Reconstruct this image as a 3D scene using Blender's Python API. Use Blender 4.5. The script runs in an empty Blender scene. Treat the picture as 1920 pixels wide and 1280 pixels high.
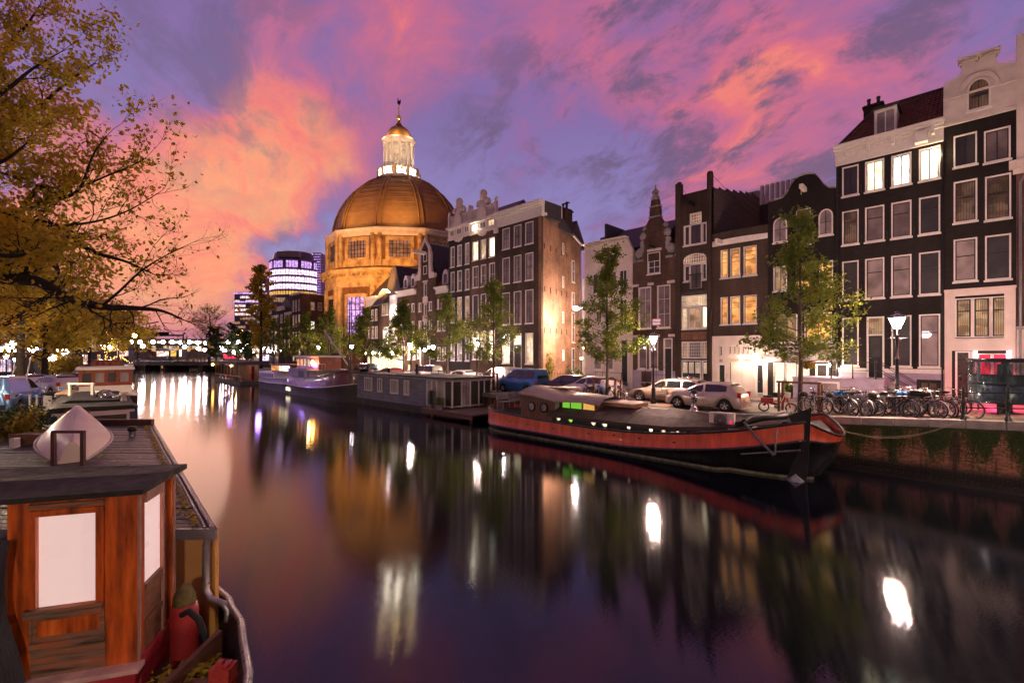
import bpy, math, random
import numpy as np
from mathutils import Matrix, Vector
random.seed(4)
rng = np.random.default_rng(7)
S2 = math.sqrt(0.5)
H = 4.6            # eye height above the water
F = 853.0          # focal length in 1920ths of the picture width
R = math.radians
sc = bpy.context.scene
COL = sc.collection
# World axes: +X runs along the canal towards the viewer's right, +Y crosses it towards the lit row of houses.
# ---------------------------------------------------------------- camera
cam = bpy.data.cameras.new('camera'); cam.sensor_width = 36; cam.lens = 36 * F / 1920
cam.shift_y = 22 / 1920; cam.clip_start = 0.1; cam.clip_end = 2000
camo = bpy.data.objects.new('camera', cam); COL.objects.link(camo)
camo.location = (0, 0, H); camo.rotation_euler = (R(90), 0, R(45)); sc.camera = camo
sc.view_settings.view_transform = 'Standard'; sc.view_settings.look = 'None'
sc.view_settings.exposure = 0.12; sc.view_settings.gamma = 1; sc.view_settings.use_curve_mapping = False
sc.cycles.use_denoising = True; sc.cycles.use_light_tree = True
sc.cycles.max_bounces = 6; sc.cycles.diffuse_bounces = 2; sc.cycles.glossy_bounces = 4
sc.cycles.transmission_bounces = 4; sc.cycles.sample_clamp_indirect = 6
sc.cycles.use_adaptive_sampling = False; sc.cycles.caustics_reflective = False
# ---------------------------------------------------------------- node helpers
class NT:
    def __init__(s, nt): s.nt = nt; s.n = nt.nodes; s.l = nt.links
    def lk(s, a, b):
        if isinstance(a, (int, float)): b.default_value = a
        elif isinstance(a, (tuple, list)):
            try: b.default_value = a if len(a) == len(b.default_value) else tuple(a) + (1,)
            except Exception: b.default_value = a
        else: s.l.new(a, b)
    def node(s, t, **k):
        n = s.n.new(t)
        for a, b in k.items(): setattr(n, a, b)
        return n
    def math(s, op, a, b=0.0, c=0.0, clamp=False):
        n = s.node('ShaderNodeMath', operation=op, use_clamp=clamp)
        s.lk(a, n.inputs[0]); s.lk(b, n.inputs[1]); s.lk(c, n.inputs[2]); return n.outputs[0]
    def vmath(s, op, a, b=(0, 0, 0), out=0):
        n = s.node('ShaderNodeVectorMath', operation=op); s.lk(a, n.inputs[0])
        if op == 'SCALE': s.lk(b, n.inputs['Scale'])
        else: s.lk(b, n.inputs[1])
        return n.outputs[out]
    def mix(s, f, a, b, mode='MIX'):
        n = s.node('ShaderNodeMix', data_type='RGBA', blend_type=mode)
        s.lk(f, n.inputs['Factor']); s.lk(a, n.inputs[6]); s.lk(b, n.inputs[7]); return n.outputs[2]
    def noise(s, vec, scale=5, detail=4, rough=.5, dist=0, out='Fac'):
        n = s.node('ShaderNodeTexNoise'); s.lk(vec, n.inputs['Vector']); n.inputs['Scale'].default_value = scale
        n.inputs['Detail'].default_value = detail; n.inputs['Roughness'].default_value = rough
        n.inputs['Distortion'].default_value = dist; return n.outputs[out]
    def ramp(s, f, stops, interp='LINEAR'):
        n = s.node('ShaderNodeValToRGB'); s.lk(f, n.inputs[0]); r = n.color_ramp; r.interpolation = interp
        while len(r.elements) < len(stops): r.elements.new(.5)
        for e, (p, c) in zip(r.elements, stops):
            e.position = p; e.color = tuple(c) + ((1,) if len(c) == 3 else ()) if isinstance(c, (tuple, list)) else (c, c, c, 1)
        return n.outputs[0]
    def mapr(s, f, a, b, c=0., d=1., smooth=True):
        n = s.node('ShaderNodeMapRange'); n.interpolation_type = 'SMOOTHSTEP' if smooth else 'LINEAR'
        s.lk(f, n.inputs[0]); s.lk(a, n.inputs[1]); s.lk(b, n.inputs[2]); s.lk(c, n.inputs[3]); s.lk(d, n.inputs[4]); return n.outputs[0]
def srgb(r, g, b):
    f = lambda c: c / 12.92 if c <= .04045 else ((c + .055) / 1.055) ** 2.4
    return (f(r / 255), f(g / 255), f(b / 255))
# ---------------------------------------------------------------- sky at dusk
def dvec(u, v):      # the direction in which a thing in the sky stands
    l = (u - 960) / F; z = (662 - v) / F
    d = Vector(((l - 1) * S2, (l + 1) * S2, z)); d.normalize(); return d
w = bpy.data.worlds.new('World'); sc.world = w; w.use_nodes = True; w.node_tree.nodes.clear()
N = NT(w.node_tree)
tc = N.node('ShaderNodeTexCoord'); D = tc.outputs['Generated']
sep = N.node('ShaderNodeSeparateXYZ'); N.lk(D, sep.inputs[0]); dz = sep.outputs[2]
# clouds lie on a high flat layer
zz = N.math('MAXIMUM', dz, 0.0); den = N.math('ADD', zz, 0.30)
cb = N.node('ShaderNodeCombineXYZ'); N.lk(N.math('DIVIDE', sep.outputs[0], den), cb.inputs[0]); N.lk(N.math('DIVIDE', sep.outputs[1], den), cb.inputs[1])
cb.inputs[2].default_value = .3
rotn = N.node('ShaderNodeVectorRotate'); rotn.rotation_type = 'Z_AXIS'; N.lk(cb.outputs[0], rotn.inputs['Vector']); rotn.inputs['Angle'].default_value = R(14)
sq = N.vmath('MULTIPLY', rotn.outputs[0], (1.0, 1.45, 1))
warp = N.noise(sq, 1.1, 3, .5, out='Color')
wv = N.vmath('ADD', sq, N.vmath('SCALE', N.vmath('SUBTRACT', warp, (.5, .5, .5)), .9))
n1 = N.noise(wv, 1.75, 10, .64)
n2 = N.noise(N.vmath('ADD', wv, (7.3, 2.1, 0)), 3.0, 10, .68)
n3 = N.noise(N.vmath('ADD', sq, (1.3, 9.1, 4)), 5.5, 8, .66, .5)
def blob(u, v, r, p=1.0):
    d = dvec(u, v); dt = N.vmath('DOT_PRODUCT', D, tuple(d), out=1)
    return N.mapr(dt, math.cos(R(r)), math.cos(R(r * .12)), 0, p)
def addall(L):
    o = L[0]
    for x in L[1:]: o = N.math('ADD', o, x)
    return o
warm = addall([blob(340, 320, 21, .58), blob(560, 300, 10, .28), blob(400, 440, 12, .34), blob(250, 470, 16, .24), blob(1440, 310, 10, .40), blob(1260, 40, 10, .16), blob(1020, 60, 10, .20), blob(1390, 140, 5, .3), blob(1175, 150, 6, .22), blob(700, 150, 14, .16), blob(760, 40, 10, .2)])
cool = addall([blob(830, 350, 8, .42), blob(1130, 330, 9, .34), blob(1000, 420, 9, .34), blob(480, 510, 6, .55), blob(600, 420, 8, .50), blob(300, 70, 13, .34), blob(120, 60, 14, .3), blob(920, 90, 5, .14), blob(620, 60, 7, .10), blob(1750, 100, 22, .06)])
cover = N.math('ADD', N.math('MULTIPLY', N.math('SUBTRACT', n1, .5), 2.45), .44)
k = N.math('SUBTRACT', N.math('ADD', cover, N.math('MULTIPLY', warm, .55)), cool)
el = N.math('MAXIMUM', dz, 0.0)
clear = N.ramp(el, [(0, srgb(168, 134, 164)), (.08, srgb(156, 140, 184)), (.25, srgb(136, 124, 184)), (.50, srgb(124, 92, 154)), (1, srgb(66, 60, 112))])
cloud = N.ramp(k, [(.0, srgb(114, 104, 164)), (.26, srgb(134, 96, 156)), (.48, srgb(160, 94, 144)), (.70, srgb(188, 96, 134)), (.88, srgb(216, 104, 122)), (1, srgb(236, 122, 112))])
cov = N.mapr(k, -.10, .45)
skyc = N.mix(cov, clear, cloud)
# only near the afterglow do the clouds burn orange
hot = N.math('MINIMUM', warm, 1.0)
fire = N.ramp(N.math('ADD', n2, N.math('MULTIPLY', hot, .22)), [(.44, srgb(212, 94, 118)), (.62, srgb(240, 122, 104)), (.84, srgb(252, 168, 110))])
skyc = N.mix(N.math('MULTIPLY', N.mapr(N.math('ADD', k, N.math('MULTIPLY', hot, .35)), .45, 1.15), N.mapr(hot, .26, .74)), skyc, fire)
# grey violet undersides
dark = N.mapr(N.math('ADD', n2, N.math('MULTIPLY', N.math('SUBTRACT', n3, .5), .5)), .44, .62)
dk = addall([blob(1010, 200, 12, .55), blob(1600, 110, 28, 1.0), blob(1120, 70, 6, .6), blob(420, 140, 14, .5), blob(880, 290, 6, .4), blob(1800, 40, 20, .8), blob(1260, 220, 15, .5), blob(1480, 200, 12, .4), blob(540, 470, 5, .3)])
skyc = N.mix(N.math('MULTIPLY', dark, N.math('MINIMUM', N.math('ADD', dk, .10), .9)), skyc, srgb(104, 78, 116))
skyc = N.mix(N.mapr(dz, .05, -.02), skyc, srgb(120, 88, 104))
low = N.mapr(dz, .16, .0, 0, .6)
skyc = N.mix(low, skyc, srgb(190, 138, 160))
nish = N.node('ShaderNodeTexSky'); nish.sky_type = 'NISHITA'; nish.sun_disc = False
nish.sun_elevation = R(1.0); nish.sun_rotation = R(70)
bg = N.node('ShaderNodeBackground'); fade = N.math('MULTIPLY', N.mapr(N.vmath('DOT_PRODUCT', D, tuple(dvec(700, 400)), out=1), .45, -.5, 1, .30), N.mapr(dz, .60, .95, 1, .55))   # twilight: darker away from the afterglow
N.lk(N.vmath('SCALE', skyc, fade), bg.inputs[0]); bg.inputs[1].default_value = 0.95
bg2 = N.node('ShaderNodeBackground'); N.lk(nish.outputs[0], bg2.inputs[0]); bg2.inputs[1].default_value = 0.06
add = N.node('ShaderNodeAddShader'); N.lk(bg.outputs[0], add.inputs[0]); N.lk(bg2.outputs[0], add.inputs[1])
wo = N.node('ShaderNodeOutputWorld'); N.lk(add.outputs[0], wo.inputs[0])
# the sun has set: what is left is a faint warm glow low over the far end of the canal
sd = bpy.data.lights.new('afterglow', 'SUN'); sd.energy = .12; sd.angle = R(20); sd.color = (1, .6, .45)
so = bpy.data.objects.new('afterglow', sd); COL.objects.link(so)
so.rotation_euler = Vector((-0.93, 0.05, .2)).to_track_quat('Z', 'Y').to_euler()
# ---------------------------------------------------------------- geometry helpers
def Xp(u, T): k = (u - 960) / F; return -T * (1 - k) / (1 + k)          # where a sight line meets the plane Y = T
def Zp(u, v, T): return H + (662 - v) / F * (T - Xp(u, T)) * S2
def P(u, Dd, z=None, v=None):                                            # a point at depth Dd
    l = (u - 960) / F * Dd
    if v is not None: z = H + (662 - v) / F * Dd
    return Vector(((l - Dd) * S2, (l + Dd) * S2, z or 0))
def Dg(v, z): return F * (H - z) / (v - 662)                             # depth of a ground point at height z
def sz(x):                                                               # street level, rising to the bridge at the right
    if x < -9: return 1.6
    t = (x + 9) / 14
    return 1.6 + min(.95, .9 * t * (1.15 - .15 * t))
def tag(o, label=None, cat=None, group=None, kind=None):
    if label: o['label'] = label
    if cat: o['category'] = cat
    if group: o['group'] = group
    if kind: o['kind'] = kind
    return o
def thing(name, label, cat, loc=(0, 0, 0), rz=0, group=None):
    o = bpy.data.objects.new(name, None); COL.objects.link(o); o.empty_display_size = .2
    o.location = loc; o.rotation_euler = (0, 0, rz); return tag(o, label, cat, group)
def copy_tree(o, parent=None):
    c = o.copy(); COL.objects.link(c); c.parent = parent
    if parent is not None: c.matrix_parent_inverse = o.matrix_parent_inverse
    for ch in KIDS.get(o, []): KIDS.setdefault(c, []).append(copy_tree(ch, c))
    return c
KIDS = {}
def place_copy(o, loc, rz, label, group=None, scale=None):
    c = copy_tree(o); c.location = loc; c.rotation_euler = (0, 0, rz); c['label'] = label
    if group: c['group'] = group
    if scale: c.scale = scale
    return c
class MB:
    def __init__(s): s.v = []; s.f = []; s.m = []; s.T = None; s.sm = []
    def q(s, pts, m=0, sm=False):
        i = len(s.v)
        for p in pts:
            p = Vector(p)
            if s.T is not None: p = s.T @ p
            s.v.append(tuple(p))
        s.f.append(tuple(range(i, i + len(pts)))); s.m.append(m); s.sm.append(sm); return s
    def grid(s, rows, m=0, closed=False, sm=True, mf=None):
        i = len(s.v); nr = len(rows); nc = len(rows[0])
        for r in rows:
            for p in r:
                p = Vector(p)
                if s.T is not None: p = s.T @ p
                s.v.append(tuple(p))
        for a in range(nr - 1):
            for b in range(nc if closed else nc - 1):
                c = (b + 1) % nc
                s.f.append((i + a * nc + b, i + a * nc + c, i + (a + 1) * nc + c, i + (a + 1) * nc + b))
                s.m.append(mf(a, b) if mf else m); s.sm.append(sm)
        return s
    def box(s, x0, x1, y0, y1, z0, z1, m=0):
        if x0 > x1: x0, x1 = x1, x0
        if y0 > y1: y0, y1 = y1, y0
        if z0 > z1: z0, z1 = z1, z0
        i = len(s.v)
        for p in ((x0, y0, z0), (x1, y0, z0), (x1, y1, z0), (x0, y1, z0), (x0, y0, z1), (x1, y0, z1), (x1, y1, z1), (x0, y1, z1)):
            p = Vector(p)
            if s.T is not None: p = s.T @ p
            s.v.append(tuple(p))
        for f in ((0, 3, 2, 1), (4, 5, 6, 7), (0, 1, 5, 4), (1, 2, 6, 5), (2, 3, 7, 6), (3, 0, 4, 7)):
            s.f.append(tuple(i + a for a in f)); s.m.append(m); s.sm.append(False)
        return s
    def prism(s, poly, y0, y1, m=0, axis='y'):       # polygon in (x, z) pushed along y (or x / z)
        mp = {'y': lambda a, b, c: (a, c, b), 'x': lambda a, b, c: (c, a, b), 'z': lambda a, b, c: (a, b, c)}[axis]
        n = len(poly)
        ar = sum(poly[i][0] * poly[(i + 1) % n][1] - poly[(i + 1) % n][0] * poly[i][1] for i in range(n))
        if (ar < 0) != (axis == 'x' or axis == 'z' and False): pass
        A = [mp(a, b, y0) for a, b in poly]; B = [mp(a, b, y1) for a, b in poly]
        ccw = ar > 0
        if axis in ('z', 'x'): ccw = not ccw
        s.q(A if ccw else A[::-1], m); s.q(B[::-1] if ccw else B, m)
        for i in range(n):
            j = (i + 1) % n
            s.q([A[j], A[i], B[i], B[j]] if ccw else [A[i], A[j], B[j], B[i]], m)
        return s
    def tube(s, pts, r, n=6, m=0, cap=True, sm=True):
        pts = [Vector(p) for p in pts]; rr = r if isinstance(r, (list, tuple)) else [r] * len(pts)
        rows = []; up = None
        for i, p in enumerate(pts):
            d = (pts[min(i + 1, len(pts) - 1)] - pts[max(i - 1, 0)])
            if d.length < 1e-9: d = Vector((0, 0, 1))
            d.normalize()
            if up is None: up = Vector((0, 0, 1)) if abs(d.z) < .9 else Vector((1, 0, 0))
            a = d.cross(up); 
            if a.length < 1e-6: a = d.cross(Vector((0.3, 1, .2)))
            a.normalize(); b = a.cross(d); up = b
            rows.append([p + (a * math.cos(t) + b * math.sin(t)) * rr[i] for t in [2 * math.pi * j / n for j in range(n)]])
        s.grid(rows, m, True, sm)
        if cap: s.q(rows[0][::-1], m); s.q(rows[-1], m)
        return s
    def lathe(s, prof, c=(0, 0, 0), n=12, m=0, a0=0, a1=2 * math.pi, sm=True, mf=None, sx=1, sy=1):
        full = abs(a1 - a0 - 2 * math.pi) < 1e-6; k = n if full else n + 1
        rows = [[(c[0] + r * sx * math.cos(a0 + (a1 - a0) * j / n), c[1] + r * sy * math.sin(a0 + (a1 - a0) * j / n), c[2] + z) for j in range(k)] for r, z in prof]
        return s.grid(rows, m, full, sm, mf)
    def build(s, name, mats, parent=None, kind=None, off=None):
        if not isinstance(mats, (list, tuple)): mats = [mats]
        me = bpy.data.meshes.new(name)
        v = s.v
        if off is not None: v = [(a - off[0], b - off[1], c - off[2]) for a, b, c in v]
        me.from_pydata(v, [], s.f)
        for m_ in mats: me.materials.append(m_)
        if len(mats) > 1: me.polygons.foreach_set('material_index', s.m)
        me.polygons.foreach_set('use_smooth', s.sm); me.update()
        o = bpy.data.objects.new(name, me); COL.objects.link(o)
        if off is not None and parent is None: o.location = off
        if parent is not None: o.parent = parent; KIDS.setdefault(parent, []).append(o)
        if kind: o['kind'] = kind
        return o
def part(name, mat, parent, fn, kind=None):
    b = MB(); fn(b); return b.build(name, mat, parent, kind)
def child(o, parent):
    o.parent = parent; KIDS.setdefault(parent, []).append(o); return o
def light(kind, name, loc, power, color, parent=None, size=.25, rot=None, **k):
    l = bpy.data.lights.new(name, kind); l.energy = power; l.color = color
    if kind in ('POINT', 'SPOT'): l.shadow_soft_size = size
    for a, b in k.items(): setattr(l, a, b)
    o = bpy.data.objects.new(name, l); COL.objects.link(o); o.location = loc
    if rot is not None: o.rotation_euler = rot
    if parent is not None: child(o, parent)
    return o
# ---------------------------------------------------------------- materials
def mat(name, base=(.5, .5, .5), rough=.7, metal=0, var=.25, vs=3.0, bump=0, bs=30, coat=0, ramp=None, stretch=(1, 1, 1), tint=None):
    m = bpy.data.materials.new(name); m.use_nodes = True; n = NT(m.node_tree); b = m.node_tree.nodes['Principled BSDF']
    t = n.node('ShaderNodeTexCoord').outputs['Object']; t = n.vmath('MULTIPLY', t, stretch)
    f = n.noise(t, vs, 6, .6)
    if ramp: c = n.ramp(f, ramp)
    else:
        lo = tuple(x * (1 - var) for x in base); hi = tuple(min(1, x * (1 + var)) for x in base)
        c = n.ramp(f, [(.3, lo), (.7, hi)])
    n.lk(c, b.inputs['Base Color']); b.inputs['Metallic'].default_value = metal
    n.lk(n.mapr(n.noise(t, vs * 3, 4), .3, .7, max(.02, rough - .12), min(1, rough + .12)), b.inputs['Roughness'])
    if coat: b.inputs['Coat Weight'].default_value = coat; b.inputs['Coat Roughness'].default_value = .05
    if bump:
        bp = n.node('ShaderNodeBump'); bp.inputs['Strength'].default_value = bump; bp.inputs['Distance'].default_value = .02
        n.lk(n.noise(t, bs, 6, .7), bp.inputs['Height']); n.lk(bp.outputs[0], b.inputs['Normal'])
    return m
def brick(name, c1, c2, mortar, bw=.22, bh=.065, moss=0, rough=.85, ms=.008):
    m = bpy.data.materials.new(name); m.use_nodes = True; n = NT(m.node_tree); b = m.node_tree.nodes['Principled BSDF']
    o = n.node('ShaderNodeTexCoord').outputs['Object']; sp = n.node('ShaderNodeSeparateXYZ'); n.lk(o, sp.inputs[0])
    cb = n.node('ShaderNodeCombineXYZ'); n.lk(n.math('ADD', sp.outputs[0], sp.outputs[1]), cb.inputs[0]); n.lk(sp.outputs[2], cb.inputs[1])
    br = n.node('ShaderNodeTexBrick'); n.lk(cb.outputs[0], br.inputs['Vector'])
    br.inputs['Color1'].default_value = (*c1, 1); br.inputs['Color2'].default_value = (*c2, 1); br.inputs['Mortar'].default_value = (*mortar, 1)
    br.inputs['Scale'].default_value = 1; br.inputs['Brick Width'].default_value = bw; br.inputs['Row Height'].default_value = bh; br.inputs['Mortar Size'].default_value = ms
    f = n.noise(o, .6, 6, .65)
    c = n.mix(n.mapr(f, .3, .75), br.outputs[0], n.mix(.5, br.outputs[0], (.02, .015, .012, 1)))
    if moss:
        g = n.mapr(n.noise(n.vmath('MULTIPLY', o, (1.6, 1.6, .35)), 1.6, 7, .7), .56 - moss * .1, .66)
        g = n.math('MULTIPLY', g, n.mapr(sp.outputs[2], .3, 1.7, .25, 1))
        c = n.mix(g, c, n.ramp(n.noise(o, 9, 4), [(.3, (.012, .03, .006)), (.7, (.05, .09, .012))]))
        c = n.mix(n.mapr(sp.outputs[2], .5, .1), c, (.01, .008, .006, 1))
    c = n.vmath('SCALE', c, n.math('MULTIPLY', n.mapr(n.noise(n.vmath('MULTIPLY', o, (2.2, 2.2, .22)), 1, 5, .65), .3, .7, .80, 1.12), n.mapr(n.noise(o, .35, 3), .35, .65, .8, 1.2)))
    n.lk(c, b.inputs['Base Color']); b.inputs['Roughness'].default_value = rough; b.inputs['Specular IOR Level'].default_value = .22
    bp = n.node('ShaderNodeBump'); bp.inputs['Strength'].default_value = .4; bp.inputs['Distance'].default_value = .01
    n.lk(n.math('SUBTRACT', n.noise(o, 25, 4), n.math('MULTIPLY', br.outputs['Fac'], 1.2)), bp.inputs['Height']); n.lk(bp.outputs[0], b.inputs['Normal'])
    return m
def emit(name, col, strength, fold=0, vary=.35, refl=.0):
    m = bpy.data.materials.new(name); m.use_nodes = True; n = NT(m.node_tree); b = m.node_tree.nodes['Principled BSDF']
    o = n.node('ShaderNodeTexCoord').outputs['Object']
    b.inputs['Base Color'].default_value = (.05, .04, .03, 1); b.inputs['Roughness'].default_value = .08
    c = n.ramp(n.noise(o, 1.3, 5, .65), [(.32, tuple(x * y for x, y in zip(col, (1 - vary * .6, 1 - vary * 1.1, 1 - vary * 1.5)))), (.62, col)])
    vo = n.node('ShaderNodeTexVoronoi', distance='CHEBYCHEV'); n.lk(o, vo.inputs['Vector']); vo.inputs['Scale'].default_value = 2.6
    vs_ = n.node('ShaderNodeSeparateColor'); n.lk(vo.outputs['Color'], vs_.inputs[0])
    st = n.math('MULTIPLY', n.math('MULTIPLY', n.mapr(vs_.outputs[0], .1, .5, 1 - vary * 1.3, 1.05), n.mapr(n.noise(o, .9, 2), .35, .65, 1 - vary, 1.15)), strength)
    if fold:
        w_ = n.node('ShaderNodeTexWave'); w_.wave_type = 'BANDS'; w_.bands_direction = 'X'; n.lk(o, w_.inputs['Vector'])
        w_.inputs['Scale'].default_value = fold; w_.inputs['Distortion'].default_value = 2.5; w_.inputs['Detail'].default_value = 3
        st = n.math('MULTIPLY', n.mapr(w_.outputs['Fac'], 0, 1, .5, 1.1), st)
    n.lk(c, b.inputs['Emission Color']); n.lk(st, b.inputs['Emission Strength'])
    return m
def glow(name, col, strength):
    m = bpy.data.materials.new(name); m.use_nodes = True; nt = m.node_tree; nt.nodes.clear(); n = NT(nt)
    e = n.node('ShaderNodeEmission'); e.inputs[0].default_value = (*col, 1); e.inputs[1].default_value = strength
    o = n.node('ShaderNodeOutputMaterial'); n.lk(e.outputs[0], o.inputs[0]); return m
def curtain(name, col, strength=.0, fold=9):
    m = bpy.data.materials.new(name); m.use_nodes = True; n = NT(m.node_tree); b = m.node_tree.nodes['Principled BSDF']
    o = n.node('ShaderNodeTexCoord').outputs['Object']
    w_ = n.node('ShaderNodeTexWave'); w_.bands_direction = 'X'; n.lk(o, w_.inputs['Vector']); w_.inputs['Scale'].default_value = fold
    w_.inputs['Distortion'].default_value = 1.5; w_.inputs['Detail'].default_value = 2
    f = n.math('MULTIPLY', n.mapr(w_.outputs['Fac'], 0, 1, .7, 1), n.mapr(n.noise(o, 1.1, 4), .3, .7, .45, 1.1))
    c = n.vmath('SCALE', col, f); n.lk(c, b.inputs['Base Color']); b.inputs['Roughness'].default_value = .5
    b.inputs['Coat Weight'].default_value = .8; b.inputs['Coat Roughness'].default_value = .03
    if strength: n.lk(c, b.inputs['Emission Color']); b.inputs['Emission Strength'].default_value = strength
    return m
MT = {}
MT['black_brick'] = brick('black_painted_brick', (.014, .011, .011), (.022, .018, .017), (.009, .008, .008), ms=.006, rough=.75)
MT['charcoal_brick'] = brick('charcoal_brick', (.035, .030, .030), (.045, .038, .038), (.03, .025, .025))
MT['brown_brick'] = brick('brown_brick', (.13, .068, .045), (.085, .045, .032), (.12, .095, .08))
MT['red_brick'] = brick('red_brick', (.20, .085, .055), (.13, .06, .04), (.16, .12, .10))
MT['dark_brick'] = brick('dark_brown_brick', (.075, .045, .033), (.05, .032, .025), (.08, .065, .055))
MT['tan_brick'] = brick('tan_brick', (.36, .17, .095), (.25, .11, .065), (.32, .23, .17))
MT['quay_brick'] = brick('quay_brick', (.20, .075, .045), (.13, .052, .034), (.14, .11, .09), moss=1)
MT['white'] = mat('white_painted_wood', (.72, .68, .64), .5, var=.10, vs=6)
MT['plaster'] = mat('cream_plaster', (.62, .55, .50), .75, var=.14, vs=1.6, bump=.1)
MT['pink_plaster'] = mat('pale_plaster', (.66, .57, .52), .8, var=.12, vs=1.2, bump=.1)
MT['stone'] = mat('grey_stone', (.26, .23, .24), .75, var=.3, vs=2, bump=.2)
MT['lilac_stone'] = mat('lilac_painted_base', (.34, .28, .38), .7, var=.18, vs=2)
MT['tile_roof'] = mat('roof_tile_brown', (.13, .045, .025), .7, var=.5, vs=4)
MT['slate'] = mat('dark_slate', (.03, .028, .03), .55, var=.4, vs=3, bump=.2)
MT['zinc'] = mat('zinc', (.24, .25, .28), .4, .6, var=.25, vs=2)
MT['iron'] = mat('black_iron', (.012, .012, .014), .4, .3, var=.4, vs=8)
MT['green_iron'] = mat('dark_green_iron', (.012, .022, .016), .35, .2, var=.4, vs=8)
MT['glass_dark'] = curtain('dark_window_glass', (.035, .033, .038))
MT['glass_blind'] = curtain('window_with_blind', (.40, .31, .30), .06)
MT['glass_curtain'] = curtain('window_with_curtain', (.33, .25, .25), .08, 14)
MT['glass_room'] = emit('dim_room', (.75, .42, .28), .16, 3, .6)
MT['glass_sheer'] = curtain('window_with_sheer', (.20, .15, .15), .03, 6)
MT['lit_orange'] = emit('lit_room_orange', (1, .42, .12), 1.15, 0)
MT['lit_yellow'] = emit('lit_room_yellow', (1, .58, .13), 1.15, 0)
MT['lit_warm'] = emit('lit_room_warm', (1, .74, .46), 1.25, 5)
MT['lit_dim'] = emit('lit_room_dim', (1, .62, .36), .55, 4)
MT['lit_white'] = emit('lit_room_white', (1, .93, .80), 3.2, 3, .25)
MT['lit_bright'] = emit('lit_room_bright', (1, .86, .58), 2.6, 3, .25)
MT['lit_red'] = emit('lit_room_red', (1, .02, .09), 3.0, 12, .3)
MT['lit_pinktube'] = glow('pink_tube', (1, .62, .78), 5)
MT['lit_purple'] = emit('lit_purple', (.60, .36, 1), 2.4, 2, .5)
MT['lit_lilac'] = emit('lit_lilac', (.86, .70, 1), 3.0, 0, .5)
MT['lit_floor'] = emit('lit_office', (1, .84, .92), 2.4, 1, .6)
MT['lamp'] = glow('lamp_glow', (1, .80, .84), 60)
MT['lamp_warm'] = glow('lamp_glow_warm', (1, .70, .42), 60)
MT['lamp_orange'] = glow('lamp_glow_orange', (1, .42, .08), 50)
MT['bulb'] = glow('string_bulb', (1, .52, .12), 9)
MT['shop'] = emit('shop_light', (1, .70, .72), 3.0, 1, .6)
MT['shop2'] = emit('shop_light_violet', (.80, .66, 1), 2.4, 1, .6)
MT['shop3'] = emit('shop_light_warm', (1, .62, .34), 2.2, 1, .6)
MT['wood'] = mat('brown_wood', (.16, .075, .04), .6, var=.4, vs=3, stretch=(1, 1, 6))
MT['asphalt_roof'] = mat('roof_felt', (.026, .025, .022), .8, var=.6, vs=2.2, bump=.4, bs=14)
MT['plank_dark'] = mat('weathered_plank', (.055, .055, .054), .5, var=.6, vs=2.5, bump=.3, stretch=(1, 5, 1))
MT['bark'] = mat('tree_bark', (.07, .052, .04), .9, var=.4, vs=5, bump=.5, stretch=(1, 1, .3))
MT['bark_dark'] = mat('dark_tree_bark', (.022, .016, .014), .9, var=.4, vs=5)
MT['tyre'] = mat('tyre_rubber', (.012, .012, .012), .8, var=.2)
MT['chrome'] = mat('bright_metal', (.6, .6, .6), .2, 1, var=.1)
MT['steel'] = mat('galvanised_steel', (.42, .42, .43), .38, .8, var=.25, vs=5)
MT['carglass'] = mat('car_glass', (.015, .02, .018), .06, 0, var=.3, vs=2, coat=1)
MT['red_paint'] = mat('red_lamp_plastic', (.4, .01, .01), .3, var=.1)
MT['leaf'] = MT['leaf_y'] = MT['leaf_o'] = None
def leafmat(name, stops, trans=.35, sc_=1.3):
    m = bpy.data.materials.new(name); m.use_nodes = True; nt = m.node_tree; n = NT(nt); b = nt.nodes['Principled BSDF']
    o = n.node('ShaderNodeTexCoord').outputs['Object']
    f = n.math('ADD', n.math('MULTIPLY', n.noise(o, sc_, 3, .5), .6), n.math('MULTIPLY', n.noise(o, 17, 2), .4))
    c = n.ramp(f, stops); n.lk(c, b.inputs['Base Color']); b.inputs['Roughness'].default_value = .55
    t = n.node('ShaderNodeBsdfTranslucent'); n.lk(c, t.inputs[0]); mx = n.node('ShaderNodeMixShader'); mx.inputs[0].default_value = trans
    n.lk(b.outputs[0], mx.inputs[1]); n.lk(t.outputs[0], mx.inputs[2]); n.lk(mx.outputs[0], nt.nodes['Material Output'].inputs[0]); return m
MT['leaf'] = leafmat('green_leaf', [(.30, (.05, .09, .010)), (.50, (.14, .19, .018)), (.66, (.32, .30, .03))], .5)
MT['leaf_o'] = leafmat('autumn_leaf', [(.30, (.18, .22, .014)), (.44, (.46, .38, .03)), (.58, (.62, .40, .03)), (.72, (.42, .17, .02))], .5, .7)
MT['leaf_g'] = leafmat('dark_green_leaf', [(.3, (.02, .04, .008)), (.6, (.05, .08, .012)), (.7, (.10, .12, .02))])
MT['leaf_yellow'] = leafmat('yellow_leaf', [(.3, (.16, .12, .01)), (.6, (.34, .24, .02)), (.7, (.40, .20, .02))], .45)
# water: long exposure, silky
m = bpy.data.materials.new('canal_water'); m.use_nodes = True; n = NT(m.node_tree); b = m.node_tree.nodes['Principled BSDF']; MT['water'] = m
b.inputs['Base Color'].default_value = (.003, .004, .008, 1); b.inputs['Specular Tint'].default_value = (.74, .93, 1, 1); b.inputs['IOR'].default_value = 1.6
o = n.node('ShaderNodeTexCoord').outputs['Object']
n.lk(n.mapr(n.noise(o, .10, 3), .35, .65, .05, .09), b.inputs['Roughness'])
vr = n.node('ShaderNodeVectorRotate'); vr.rotation_type = 'Z_AXIS'; n.lk(o, vr.inputs['Vector']); vr.inputs['Angle'].default_value = R(-45)   # ripples run across the canal mouth
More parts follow.
